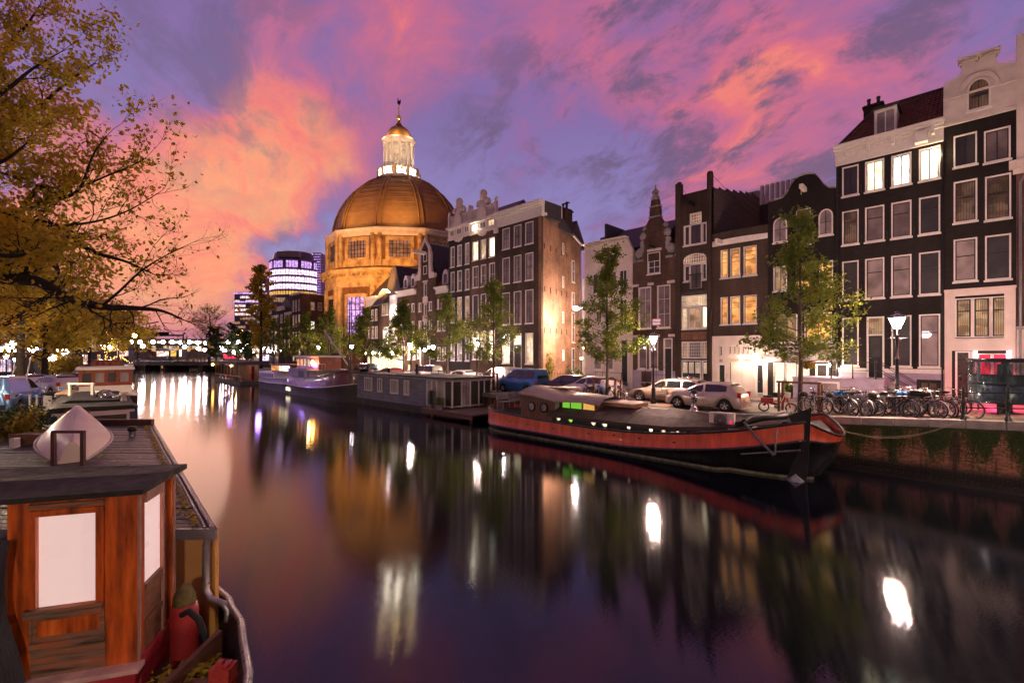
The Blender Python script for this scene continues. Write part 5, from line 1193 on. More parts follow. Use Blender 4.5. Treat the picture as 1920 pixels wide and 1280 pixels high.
# ---- houses beyond the church
B, zt = simple('brown brick block with plain side wall beyond the church', 547, 565, 33, 553, 'brown_brick',
    [([(549, 551.5), (554, 556.5), (559.5, 562.5)], 562, 583, 'glass_blind', {}), ([(549, 551.5), (554, 556.5), (559.5, 562.5)], 590, 612, 'lit_dim', {}), ([(549, 551.5), (554, 556.5), (559.5, 562.5)], 622, 640, 'lit_warm', {}), ([(549, 552), (555, 558), (560, 563)], 655, 676, 'lit_bright', {})])
W = B.W
b = MB(); b.box(W, W + .3, .01, 12, 0, zt); b.build('side_wall', MT['red_brick'], B.root)
B.p('cornice', MT['white'], lambda b: (b.box(-.1, W + .5, -.4, .1, zt, zt + .35), b.box(W - .1, W + .5, .1, 12, zt, zt + .2)))
Tw = Matrix.Translation((W + .3, 0, 0)) @ Matrix.Rotation(R(90), 4, 'Z')
for x, z0, z1, pn in ((1.6, 8.3 + e, 9.9 + e, 'lit_dim'), (3.0, 8.3 + e, 9.9 + e, 'glass_dark'), (1.6, 4.5 + e, 6.2 + e, 'lit_white'), (1.6, 1.2 + e, 3 + e, 'lit_dim')):
    B.win(x, x + .8, z0, z1, pn, 2, (.5,), T=Tw, depth=-.02, sill=False, split=False)
for i, (u0, u1, vt, wm, lab) in enumerate(((523, 546.5, 578, 'dark_brick', 'dark gabled house with pale hoist cover beyond the church'), (498, 522.5, 585, 'brown_brick', 'narrow house with a slanting white eave far along the quay'), (470, 497.5, 596, 'dark_brick', 'dim house half hidden by the tall yellow tree'))):
    ww = (u1 - u0)
    B, zt = simple(lab, u0, u1, 33 + i * 1.5, vt, wm, [([(u0 + ww * a, u0 + ww * (a + .17)) for a in (.12, .42, .7)], vt + 10 + k_ * 24, vt + 26 + k_ * 24, ['glass_blind', 'lit_dim', 'lit_warm', 'lit_bright'][min(3, k_ + (i % 2))], {}) for k_ in range(3)])
    W = B.W
    B.p('white_eave', MT['white'], lambda b: (b.box(-.1, W * .5, -.5, 0, zt - .3, zt + .5), b.box(W * .55, W + .1, -.3, 0, zt - 1.4, zt - .9)))
    B.p('roof', MT['slate'], lambda b: b.prism([(0, zt), (W, zt), (W * .5, zt + 2.4)][::-1], .1, 8))
# ---- round glass office tower glowing violet
tp = P(553, 330, 1.6)
tw = thing('office_tower', 'round glass office tower with violet lit floors behind the roofs', 'tower', tp, R(45))
tz = lambda v, d=330: (662 - v) / F * d + H - 1.6
part('core', mat('tower_skin', (.10, .09, .16), .25, .3, var=.3, vs=.05), tw, lambda b: b.lathe([(16.6, 0), (16.6, tz(492)), (15.2, tz(488)), (14, tz(478)), (11, tz(475)), (0, tz(474))], n=28, sy=.8))
for vt, vb, m_ in ((495, 507, 'lit_purple'), (511, 520, 'lit_lilac'), (524, 533, 'lit_lilac'), (537, 546, 'lit_lilac'), (550, 556, 'lit_yellow'), (562, 570, 'lit_dim')):
    k_ = 26
    for i in range(k_):
        a0 = math.pi + math.pi * i / k_ + .012; a1 = math.pi + math.pi * (i + 1) / k_ - .012
        if m_ == 'lit_purple' and i % 5 == 2: continue
        b = MB(); b.lathe([(16.9, tz(vb)), (16.9, tz(vt))], n=2, a0=a0, a1=a1, sy=.8); b.build('lit_pane', MT[m_], tw)
for v in (493, 509, 522, 535, 548): part('floor_band', mat('violet_band', (.22, .16, .42), .4, var=.2, vs=.1), tw, lambda b: b.lathe([(17.1, tz(v + 1.6)), (17.6, tz(v + 1.2)), (17.6, tz(v - .6)), (17.1, tz(v - 1))], n=28, sy=.8))
part('roof_plant', MT['stone'], tw, lambda b: (b.box(-6, 9, -13.8, -2, tz(489), tz(479)), b.box(-3, 2, -14.2, -13.8, tz(487), tz(482), 0)))
part('stair_shaft', mat('shaft_skin', (.14, .10, .30), .3, var=.2, vs=.1), tw, lambda b: b.box(13.5, 19.5, -2, 6, 0, tz(475)))
for i in range(22): part('shaft_band', MT['lit_purple'], tw, lambda b: b.box(13.6, 19.6, -2.25, -2.02, tz(478 + i * 4.6) - .3, tz(478 + i * 4.6) + .15))
part('shaft_edge', MT['lit_lilac'], tw, lambda b: b.box(13.3, 13.9, -2.3, -1.9, tz(560), tz(477)))
tp2 = P(470, 350, 1.6)
t2 = thing('office_block', 'slab office block with pink and violet lit floors left of tower', 'tower', tp2, R(45)); tz2 = lambda v: tz(v, 350)
part('core', mat('block_skin', (.14, .11, .18), .4, .1, var=.3, vs=.05), t2, lambda b: (b.box(-12.5, 12.5, 0, 14, 0, tz2(548)), b.box(1, 11, 1, 12, tz2(548), tz2(520))))
for i in range(9):
    for k_ in range(6):
        if (i * 7 + k_ * 3) % 5 == 0: continue
        b = MB(); b.box(-12 + k_ * 4.1, -8.3 + k_ * 4.1, -.25, 0, tz2(557 + i * 8) - .9, tz2(557 + i * 8) + .9); b.build('lit_pane', MT['lit_floor' if i < 5 else 'lit_dim'], t2)
for v in (550, 566): part('neon_band', MT['lit_purple'], t2, lambda b: b.box(-12.7, 12.7, -.5, -.3, tz2(v) - .5, tz2(v) + .5))
for k_ in range(4): part('lit_pane', MT['lit_floor'], t2, lambda b: b.box(1.5 + k_ * 2.4, 3.5 + k_ * 2.4, .6, .9, tz2(546), tz2(532)))
# ---------------------------------------------------------------- boats
# barge: bow to the right (towards +x)
BL = 18.2
bx0, by0 = -21.6, 20.45
bg = thing('barge', 'long black barge with red band, brown canvas cover and glowing portholes', 'barge', (bx0, by0, 0), R(.6))
red_hull = mat('red_hull_paint', (.56, .075, .03), .5, var=.35, vs=1.3, bump=.2, bs=5, stretch=(3, 3, .45), coat=.2)
blk_hull = mat('black_hull_paint', (.012, .011, .012), .38, var=.8, vs=1.6, bump=.2, bs=4, coat=.3)
def hw(t):
    if t > .78: return 2.25 * (max(0, 1 - ((t - .78) / .22) ** 3.0)) ** .5
    if t < .16: return 2.25 * (max(.02, 1 - ((.16 - t) / .165) ** 2.4)) ** .5
    return 2.25
zd_ = lambda t: 1.0 + 1.36 * max(0, (min(t, .955) - .48) / .52) ** 2.1 - 12.5 * max(0, t - .955) + .28 * max(0, (.42 - t) / .42) ** 1.6
zs_ = lambda t: .38 + 1.36 * max(0, (min(t, .955) - .48) / .52) ** 2.1 - 3.5 * max(0, t - .955) + .05 * max(0, (.42 - t) / .42) ** 1.6
b = MB()
N_ = 64
TT = [1 - (1 - i / N_) ** 1.0 for i in range(N_ + 1)]
TT = sorted(set([i / 50 for i in range(51)] + [1 - .2 * (1 - math.cos(a)) * .5 for a in [i * .1 for i in range(1, 16)]] + [.995, .998]))
def side(s_):
    rows = []
    for t in TT:
        h = hw(t); zd, zs2 = zd_(t), zs_(t); x = t * BL
        rk = lambda z: .45 * max(0, (t - .93) / .07) * (z - 1.0) * .6      # raked stem
        flare = 1 + .0 * t
        pr = [(h, zd), (h * 1.015, (zd * .5 + zs2 * .5)), (h * 1.02, zs2), (h * 1.05 + .02, zs2 - .02), (h * 1.05 + .02, zs2 - .09), (h * 1.0, zs2 - .11), (h * (.93 if t > .8 else .99), zs2 * .5), (h * (.80 if t > .8 else .97), .05), (h * .7, -.3)]
        rows.append([(x + rk(z) - (0 if z > .3 else .25 * max(0, (t - .9) / .1)), s_ * y, z) for y, z in pr])
    return rows
mo = [0, 0, 1, 1, 1, 1, 1, 1]
b.grid([r for r in side(-1)], mf=lambda a, c: mo[c]); b.grid([r[::-1] for r in side(1)], mf=lambda a, c: mo[7 - c])
hu = b.build('hull', [red_hull, blk_hull], bg)
b = MB()
for s_ in (-1, 1):
    b.tube([(t * BL + .45 * max(0, (t - .93) / .07) * (zd_(t) - 1) * .6, s_ * hw(t), zd_(t)) for t in TT], .05, 6)
b.build('gunwale', blk_hull, bg)
part('deck', MT['asphalt_roof'], bg, lambda b: b.grid([[(t * BL, -hw(t) * .98, zd_(t) - .25), (t * BL, hw(t) * .98, zd_(t) - .25)] for t in TT], sm=False))
part('stem', blk_hull, bg, lambda b: (b.prism([(BL - .95, 1.72), (BL - 1.05, .9), (BL - 1.3, .0), (BL - .75, .0), (BL - .66, 1.5), (BL - .60, 2.62), (BL - 1.28, 2.30)], -1.62, -1.52), b.tube([(BL - .72, -1.57, 0), (BL - .63, -1.57, 1.5), (BL - .58, -1.57, 2.66)], .04, 6)))
part('ice_at_waterline', mat('wet_foam', (.25, .26, .30), .3, var=.5, vs=6), bg, lambda b: b.lathe([(.0, .25), (.14, .12), (.28, .02), (.3, -.05)], (BL - 1.0, -1.75, 0), 9))
part('waterline_mark', mat('algae_line', (.12, .12, .08), .7, var=.5, vs=4), bg, lambda b: b.grid([[(t * BL, -hw(t) * (.985 if t <= .8 else .82) - .012, .10), (t * BL, -hw(t) * (.985 if t <= .8 else .82) - .02, .0)] for t in TT if t < .97], sm=False))
# anchor
part('anchor', mat('dark_galvanised', (.16, .15, .15), .5, .5, var=.4, vs=6), bg, lambda b: (b.tube([(BL - 2.6, -2.2, 2.0), (BL - 2.1, -2.3, 1.45), (BL - 1.55, -2.35, .92)], .05, 8), b.tube([(BL - 2.65, -2.38, .80), (BL - .75, -2.2, 1.2)], .035, 6), b.tube([(BL - 1.5, -2.15, 1.85), (BL - 1.5, -2.3, 1.4), (BL - 1.5, -2.35, .95)], .03, 5)))
b = MB(); b.tube([(BL - 2.6, -2.2, 2.02), (BL - 2.5, -1.7, 2.15), (BL - 2.1, -1.0, 2.15), (BL - 1.7, -.4, 2.2)], .09, 6); b.tube([(BL - 2.9, -2.1, 1.85), (BL - 2.2, -1.4, 2.1), (BL - 1.6, -.6, 2.15), (BL - 1.9, 1.2, 2.1)], .12, 6); b.build('anchor_chain', MT['iron'], bg)
# deckhouse sides with portholes
DX0, DX1 = 5.9, 13.2
part('coaming', blk_hull, bg, lambda b: b.box(DX0, DX1, -1.78, 1.78, .75, 1.42))
part('foredeck_well', MT['stone'], bg, lambda b: (b.box(DX1, DX1 + 2.4, -1.3, 1.3, .9, 1.55), b.box(DX1 + 2.4, DX1 + 2.5, -1.3, 1.3, 1.2, 1.7)))
phx = [6.35, 7.15, 8.55, 9.2, 10.5, 11.6, 12.2, 12.85]
for i, x in enumerate(phx):
    b = MB(); b.T = Matrix.Translation((x, -1.79, 1.18)) @ Matrix.Rotation(R(90), 4, 'X'); r = .13 if i < 4 else .095
    b.lathe([(r, -.02), (r + .04, 0), (r + .05, .03), (r, .05)], n=14); p_ = b.build('porthole', MT['chrome'] if i < 4 else MT['iron'], bg)
    b = MB(); b.T = Matrix.Translation((x, -1.80, 1.18)) @ Matrix.Rotation(R(90), 4, 'X'); b.lathe([(0, .01), (r, .0)], n=14, sm=False); b.build('pane', glow('porthole_green', (.45, 1, .12), .8) if i == 1 else MT['lit_bright'], p_)
for i, x in enumerate([3.2, 4.6, 6.4, 8.6, 10.0, 11.3, 12.9]):
    part('scupper', MT['iron'], bg, lambda b: b.box(x - .06, x + .06, -2.31, -2.27, .68 + (0 if x < 9 else .02 * x - .1), .74 + (0 if x < 9 else .02 * x - .1)))
# canvas roof: sloping both ways from a ridge
canvas = mat('brown_canvas', (.052, .032, .024), .75, var=.22, vs=1.2, bump=.35, bs=2)
def f(b):
    st = [(DX0 - .25, 1.9, .0), (8.0, 1.93, 0), (10.4, 1.9, .0), (DX1 - .6, 1.95, .06), (DX1 + .6, 1.85, .16), (DX1 + 2.1, 1.78, .30), (DX1 + 3.2, 1.72, .45)]
    rows = []
    for i, (x, zr, up) in enumerate(st):
        w_ = 1.98 if i < 4 else [1.6, 1.1, .5][i - 4]
        rows.append([(x, -w_, 1.22 + up), (x, -w_, 1.38 + up), (x, -w_ * .55, (zr + 1.38 + up) / 2 + .05), (x, 0, zr + (up * .3)), (x, w_ * .55, (zr + 1.38 + up) / 2 + .05), (x, w_, 1.38 + up), (x, w_, 1.22 + up)])
    b.grid(rows, sm=False)
part('canvas_cover', canvas, bg, f)
part('canvas_seams', canvas, bg, lambda b: [b.tube([(x, -1.99, 1.39), (x, -1.08, 1.72), (x, 0, 1.94), (x, 1.08, 1.72), (x, 1.99, 1.39)], .018, 4) for x in (7.4, 9.0, 10.4, 11.6, 12.6)])
part('roof_hatch', mat('tan_hatch_wood', (.34, .17, .08), .5, var=.2, vs=3), bg, lambda b: b.box(8.1, 10.0, -.45, 1.0, 1.88, 2.06))  # hatch sides in a tan wood colour
part('hatch_lid', mat('pale_hatch_lid', (.62, .50, .38), .45, var=.1), bg, lambda b: b.box(8.05, 10.05, -.5, 1.05, 2.06, 2.1))
fu = thing('flue_pipe', 'shiny twin-walled flue pipe standing on the barge roof', 'flue', (bx0 + 12.6, by0 + .15 + .4, 1.86))
part('pipe', MT['chrome'], fu, lambda b: (b.lathe([(.2, 0), (.17, .14), (.13, .22), (.13, .66), (.15, .68), (.15, .72), (.11, .74), (.11, .86)], n=14), b.lathe([(.16, .18), (.17, .2), (.16, .22)], n=14)))
part('cowl', MT['iron'], fu, lambda b: b.lathe([(.05, .84), (.16, .9), (.16, .98), (.04, 1.02), (0, 1.02)], n=12))
hp = thing('heat_pump', 'cream air conditioning unit with round fan on the barge foredeck', 'air conditioner', (bx0 + 14.35, by0 - .75, 1.5), R(8))
part('casing', MT['plaster'], hp, lambda b: b.box(-.48, .48, -.16, .16, 0, .62))
b = MB(); b.T = Matrix.Translation((-.05, -.165, .3)) @ Matrix.Rotation(R(90), 4, 'X')
for r in (.06, .1, .14, .18, .22): b.lathe([(r, 0), (r + .012, .01), (r + .024, 0)], n=16)
b.build('fan_grille', MT['iron'], hp)
part('fan_hub', MT['stone'], hp, lambda b: b.box(-.30, .22, -.164, -.161, .04, .58)); part('indicator', MT['lit_red'], hp, lambda b: b.box(.33, .42, -.17, -.16, .2, .32))
# wheelhouse: boarded, two round windows
whx0, whx1 = 3.45, 5.85
board = mat('red_brown_boards', (.14, .06, .042), .6, var=.35, vs=4, stretch=(3, 3, .4))
nb = 15
for i in range(nb):
    a = whx0 + (whx1 - whx0) * i / nb
    b = MB(); b.box(a + .008, a + (whx1 - whx0) / nb - .008, -1.62 - .01 * (i % 2), -1.58, .95, 2.26 - .26 * (i / nb)); b.build('board', board, bg)
part('cabin_core', MT['slate'], bg, lambda b: b.prism([(whx0 + .02, .8), (whx1 - .02, .8), (whx1 - .02, 1.98), (whx0 + .02, 2.24)][::-1], -1.575, 1.6))
for x in (whx0 + .85, whx0 + 1.75):
    b = MB(); b.T = Matrix.Translation((x, -1.64, 1.62)) @ Matrix.Rotation(R(90), 4, 'X'); b.lathe([(.21, 0), (.28, 0), (.28, .05), (.21, .06)], n=18); p_ = b.build('round_window', MT['iron'], bg)
    b = MB(); b.T = Matrix.Translation((x, -1.645, 1.62)) @ Matrix.Rotation(R(90), 4, 'X'); b.lathe([(0, .012), (.21, .01)], n=18, sm=False); b.build('pane', MT['glass_curtain'], p_)
def f(b):
    rows = []
    for x, zo in ((whx0 - .15, .30), (whx0 + 1.2, .22), (whx1 + .1, .03), (whx1 + 1.5, .04), (whx1 + 2.6, -.05)):
        k_ = 1.75 if x < whx1 + .5 else 1.2
        rows.append([(x, y * k_, 2.02 + zo + .36 * (1 - y * y)) for y in [-1, -.75, -.5, -.25, 0, .25, .5, .75, 1]])
    b.grid(rows); b.grid([[(p_[0], p_[1], p_[2] - .05) for p_ in r] for r in rows]); b.grid([[rows[i][0], (rows[i][0][0], rows[i][0][1], rows[i][0][2] - .05)] for i in range(5)], sm=False)
part('curved_roof', mat('pale_cabin_roof', (.30, .23, .21), .45, var=.2, vs=1.5), bg, f)
part('roof_hatch', MT['wood'], bg, lambda b: b.box(whx0 + .9, whx0 + 2.3, -.2, .9, 2.5, 2.64))
cabg = glow('green_cabin', (.35, .9, .08), .55)
for i, (a, c, mm) in enumerate(((-1.55, -.9, 'glass_curtain'), (-.86, -.1, None), (-.04, .8, None), (.86, 1.45, 'lit_yellow'))):
    b = MB(); b.q([(whx1 + .02, a, 1.55), (whx1 + .02, c, 1.55), (whx1 + .02, c, 2.04), (whx1 + .02, a, 2.04)]); b.build('pane', cabg if mm is None else MT[mm], bg)
part('window_frame', MT['wood'], bg, lambda b: ([b.box(whx1 + .0, whx1 + .06, y - .03, y + .03, 1.5, 2.12) for y in (-1.58, -.88, -.07, .83, 1.5)], b.box(whx1, whx1 + .06, -1.58, 1.5, 1.48, 1.54), b.box(whx1, whx1 + .06, -1.58, 1.5, 2.05, 2.12)))
for i, (a, c, mm) in enumerate(((.25, .75, None), (.8, 1.5, None), (1.6, 2.3, 'lit_yellow'))):
    b = MB(); b.q([(whx1 + a, -1.15, 1.62), (whx1 + c, -1.15, 1.62), (whx1 + c, -1.15, 2.02), (whx1 + a, -1.15, 2.02)]); b.build('pane', cabg if mm is None else MT[mm], bg)
part('cabin_side', MT['wood'], bg, lambda b: (b.box(whx1 + .02, whx1 + 2.4, -1.14, 1.2, 1.2, 2.0), [b.box(whx1 + x - .03, whx1 + x + .03, -1.17, -1.14, 1.6, 2.05) for x in (.2, .78, 1.55, 2.35)]))
# bench, bollards on the stern
bn = thing('bench', 'weathered slatted corner bench on the stern of the red banded barge', 'bench', (bx0 + 1.6, by0 + .3, 1.1), R(0))
for k_ in range(4): part('seat_slat', MT['stone'], bn, lambda b: b.box(-1.0 + k_ * .14, -.88 + k_ * .14, -1.1, 1.1, .42, .46))
for k_ in range(3): part('back_slat', MT['stone'], bn, lambda b: b.box(-1.08, -1.04, -1.1, 1.1, .55 + k_ * .16, .68 + k_ * .16))
for k_ in range(4): part('side_slat', MT['stone'], bn, lambda b: b.box(-.95, 1.5, 1.1, 1.14, .5 + k_ * .14, .6 + k_ * .14))
for x in (-1.0, -.5):
    for y in (-1.05, 0, 1.05): part('leg', MT['stone'], bn, lambda b: b.box(x - .03, x + .03, y - .03, y + .03, 0, .95 if x < -.9 else .42))

# ---- grey clapboard houseboat
T0 = 19.35; gx0, gx1 = Xp(681, 20.3), Xp(793, T0); L_ = gx1 - gx0
gb = thing('houseboat', 'grey clapboard houseboat with white windows and glazed corner room', 'houseboat', (gx0, 19.75, 0))
gz = lambda v: H + (662 - v) / F * ((19.5 - Xp(790, T0)) * S2)
zt, zb_ = 2.68, .55
clap = mat('grey_clapboard', (.15, .145, .19), .7, var=.35, vs=2, bump=.2, stretch=(.4, 1, 3))
part('pontoon', mat('pontoon_concrete', (.05, .045, .04), .8, var=.4, vs=1.2), gb, lambda b: b.box(-.4, L_ + 4.2, -.12, 3.9, -.4, .42))
def f(b):
    k_ = 16
    for i in range(k_):
        z = zb_ + (zt - zb_) * i / k_; dz_ = (zt - zb_) / k_
        b.q([(0, -.045, z), (L_, -.045, z), (L_, -.012, z + dz_), (0, -.012, z + dz_)]); b.q([(0, -.012, z), (L_, -.012, z), (L_, -.045, z), (0, -.045, z)][::-1])
part('cladding', clap, gb, f, 'stuff')
part('core', MT['slate'], gb, lambda b: b.box(0, L_, 0, 3.7, .42, zt))
for i, (u0, u1, nx) in enumerate(((684, 698, 4), (708.5, 716.5, 2), (732.5, 747, 4), (758, 767.5, 3))):
    a, c = Xp(u0, 19.7) - gx0, Xp(u1, 19.7) - gx0
    b = MB(); z0, z1 = 1.25, 2.45; f_ = .09
    b.box(a, a + f_, -.12, -.02, z0, z1); b.box(c - f_, c, -.12, -.02, z0, z1); b.box(a + f_, c - f_, -.12, -.02, z1 - f_, z1); b.box(a + f_, c - f_, -.12, -.02, z0, z0 + f_)
    for k_ in range(1, nx): x = a + (c - a) * k_ / nx; b.box(x - .045, x + .045, -.115, -.03, z0 + f_, z1 - f_)
    w_ = b.build('window', MT['white'], gb)
    for k_ in range(nx):
        x = a + (c - a) * k_ / nx; b = MB(); b.q([(x + .04, -.06, z0 + .1), (x + (c - a) / nx - .04, -.06, z0 + .1), (x + (c - a) / nx - .04, -.06, z1 - .1), (x + .04, -.06, z1 - .1)]); b.build('pane', MT['glass_dark'], w_)
CW = 2.9
pts = [(L_, 0), (L_ + CW * .45, .0), (L_ + CW * .95, .25), (L_ + CW, 2.6), (L_ + CW, 3.7)]
gz0, gz1 = .75, 2.6
seg = []
for (ax, ay), (bx_, by_) in zip(pts[:-1], pts[1:]):
    n_ = max(1, round(math.hypot(bx_ - ax, by_ - ay) / .72))
    for i in range(n_): seg.append(((ax + (bx_ - ax) * i / n_, ay + (by_ - ay) * i / n_), (ax + (bx_ - ax) * (i + 1) / n_, ay + (by_ - ay) * (i + 1) / n_)))
for (a, c) in seg:
    b = MB(); b.q([(*a, gz0), (*c, gz0), (*c, gz1), (*a, gz1)]); b.build('pane', MT['glass_dark' if random.random() < .55 else 'glass_curtain'], gb)
    b = MB(); b.box(a[0] - .05, a[0] + .05, a[1] - .07, a[1] + .03, gz0 - .1, gz1); b.build('mullion', MT['white'], gb)
for (ax, ay), (bx_, by_) in zip(pts[:-1], pts[1:]):
    part('glazing_rail', MT['white'], gb, lambda b: (b.tube([(ax, ay - .02, gz0), (bx_, by_ - .02, gz0)], .05, 4), b.tube([(ax, ay - .02, gz1), (bx_, by_ - .02, gz1)], .06, 4)))
rf = [(-.25, -.3), (L_ + CW * .5, -.3), (L_ + CW + .15, .0), (L_ + CW + .25, 4.0), (-.25, 4.0)]
part('roof', MT['asphalt_roof'], gb, lambda b: b.prism(rf, zt + .06, zt + .16, 0, 'z'))
part('roof_edge', MT['stone'], gb, lambda b: b.prism([(x * 1.002, y) for x, y in rf], zt - .06, zt + .058, 0, 'z'))
part('deck', mat('deck_boards', (.24, .20, .15), .7, var=.4, vs=3, stretch=(1, 6, 1)), gb, lambda b: b.box(L_ + .0, L_ + 5.9, -.5, 3.6, .44, .55))
part('deck_front', MT['wood'], gb, lambda b: (b.box(L_, L_ + 5.9, -.56, -.5, .2, .52), [b.box(L_ + x, L_ + x + .14, -.5, -.36, -.4, .2) for x in (1.2, 5.6)]))
for i, (x, m_) in enumerate(((L_ + .9, 'leaf_g'), (L_ + 1.9, 'leaf'))):
    o = thing('potted_plant', ('tall' if i == 0 else 'wide') + ' potted plant on the deck before the glazed houseboat room', 'plant', (gx0 + x, 19.45, .55))
    part('pot', MT['stone'], o, lambda b: b.lathe([(.16, 0), (.22, .35), (.2, .35), (0, .3)], n=10, sx=1 + i))
    b = MB()
    for k_ in range(500):
        a = rng.uniform(0, 6.28); r_ = rng.uniform(0, .32 + .25 * i) ; z = rng.uniform(.3, 1.3 - .45 * i); r2 = .04
        p_ = Vector((r_ * math.cos(a), r_ * .5 * math.sin(a), z)); q_ = rng.uniform(0, 6.28)
        b.q([p_ + Vector((r2 * math.cos(q_ + t), r2 * .6 * math.sin(q_ * 2 + t), r2 * math.sin(q_ + t))) for t in (0, 1.6, 3.1, 4.7)])
    b.build('foliage', MT[m_], o)
for i, (x, y, h_) in enumerate(((3.0, 1.5, .45), (7.1, 1.8, .8))):
    o = thing('roof_vent', ('short' if i == 0 else 'tall') + ' dark vent pipe standing on the grey houseboat roof', 'vent', (gx0 + x, 19.75 + y, zt + .16))
    part('pipe', MT['iron'], o, lambda b: b.lathe([(.12, 0), (.10, h_ * .8), (.18, h_ * .85), (.12, h_), (0, h_ + .05)], n=10))
o = thing('skylight', 'low white skylight boxes lying on the grey houseboat roof', 'skylight', (gx0 + 4.2, 21.2, zt + .16))
part('kerb', MT['white'], o, lambda b: (b.box(0, 1.4, 0, 1, 0, .12), b.box(1.8, 3.4, .4, 1.4, 0, .16)))

# ---- big dark-red steel ship, lit wheelhouse, bow to the right
px0 = Xp(548, 19.6); PL = 15.8
ps = thing('ship', 'steel houseship with purple bow light, red wheelhouse and lit arched windows', 'ship', (px0, 20.6, 0))
maroon = mat('maroon_steel', (.11, .018, .028), .4, var=.3, vs=1.2, coat=.4); grey_s = mat('dark_grey_steel', (.075, .065, .075), .5, var=.3, vs=1.5)
hwp = lambda t: 2.1 * (max(.02, 1 - ((t - .72) / .285) ** 2.4) ** .5 if t > .72 else (max(.03, 1 - ((.12 - t) / .125) ** 2.2) ** .5 if t < .12 else 1))
zdp = lambda t: 2.05 + 1.1 * max(0, (t - .35) / .65) ** 2 + .15 * max(0, (.3 - t) / .3)
zsp = lambda t: .95 + .75 * max(0, (t - .35) / .65) ** 2 + .15 * max(0, (.3 - t) / .3)
def ship_hull(bt, BLn, hw_, zd__, zs__, mats_, stripe=True):
    TTn = [i / 36 for i in range(37)]
    def sd(s_):
        rows = []
        for t in TTn:
            h = hw_(t); pr = [(h, zd__(t)), (h * 1.01, zs__(t) + .08), (h * 1.02, zs__(t) + .06), (h * 1.02, zs__(t)), (h, zs__(t) - .02), (h * .95, .3), (h * .88, -.3)]
            rows.append([(t * BLn, s_ * y, z) for y, z in pr])
        return rows
    b = MB(); mo_ = [0, 2, 2, 1, 1, 1]
    b.grid(sd(-1), mf=lambda a, c: mo_[c]); b.grid([r[::-1] for r in sd(1)], mf=lambda a, c: mo_[5 - c]); b.build('hull', mats_, bt)
    part('deck', MT['asphalt_roof'], bt, lambda b: b.grid([[(t * BLn, -hw_(t), zd__(t) - .1), (t * BLn, hw_(t), zd__(t) - .1)] for t in TTn], sm=False))
    part('gunwale', MT['iron'], bt, lambda b: [b.tube([(t * BLn, s_ * hw_(t), zd__(t)) for t in TTn], .05, 5) for s_ in (-1, 1)])
ship_hull(ps, PL, hwp, zdp, zsp, [maroon, grey_s, MT['white']])
part('deckhouse', MT['stone'], ps, lambda b: (b.box(.9, 9.5, -1.75, 1.75, 1.9, 2.75), b.box(.7, 9.7, -1.85, 1.85, 2.75, 2.85)))
for i, x in enumerate((4.0, 4.55, 5.1, 6.6)):
    part('pane', MT['glass_dark'], ps, lambda b: b.box(x, x + .4, -1.78, -1.751, 2.0, 2.65))
wx0, wx1 = 2.0, 8.2
part('wheelhouse', mat('varnished_red_wood', (.26, .05, .02), .4, var=.3, vs=2, coat=.5), ps, lambda b: b.box(wx0, wx1, -1.2, 1.2, 2.85, 4.15))
part('wheelhouse_roof', MT['plaster'], ps, lambda b: (b.box(wx0 - .3, wx1 + .5, -1.5, 1.5, 4.15, 4.25), b.box(wx0 - .2, wx1 + .3, -1.3, 1.3, 4.25, 4.33)))
for i in range(6):
    x = wx0 + .2 + i * 1.0; w2 = .62
    b = MB(); pl = [(x, 3.2)] + [(x + w2 / 2 - w2 / 2 * math.cos(t), 3.75 + .22 * math.sin(t)) for t in [math.pi * k_ / 6 for k_ in range(7)]] + [(x + w2, 3.2)]
    b.q([(a, -1.215, z) for a, z in pl][::-1]); b.build('arched_pane', MT[['lit_orange', 'lit_orange', 'lit_warm', 'lit_warm', 'lit_yellow', 'lit_orange'][i]], ps)
for i in range(4): part('hull_pane', MT['lit_bright'], ps, lambda b: b.box(1.1 + i * .36, 1.3 + i * .36, -2.09, -2.05, .35, .75))
part('ship_lamp', MT['lamp_orange'], ps, lambda b: b.lathe([(0, -.28), (.24, 0), (0, .28)], (wx1 - .6, -1.6, 3.6), 8)); light('POINT', 'ship_light', (wx1 - .6, -2.0, 3.6), 120, (1, .55, .2), ps, .15)
part('boom', MT['steel'], ps, lambda b: b.tube([(PL - 3.2, 0, 3.3), (PL - 9.2, 0, 7.1)], .07, 6)); part('mast', MT['iron'], ps, lambda b: b.tube([(PL - 3.2, 0, 2.4), (PL - 3.2, 0, 3.4), (PL - 3.0, 0, 9.8)], [.12, .09, .05], 6))
part('rail', MT['steel'], ps, lambda b: ([b.tube([(x, -1.7, 2.85), (x, -1.7, 3.5)], .02, 4) for x in (8.6, 9.4, 10.2, 11)], b.tube([(8.4, -1.7, 3.5), (11, -1.7, 3.5)], .025, 4)))
light('POINT', 'purple_wash', (-.8, -4.4, 3.1), 150, (.42, .22, 1), ps, .3)

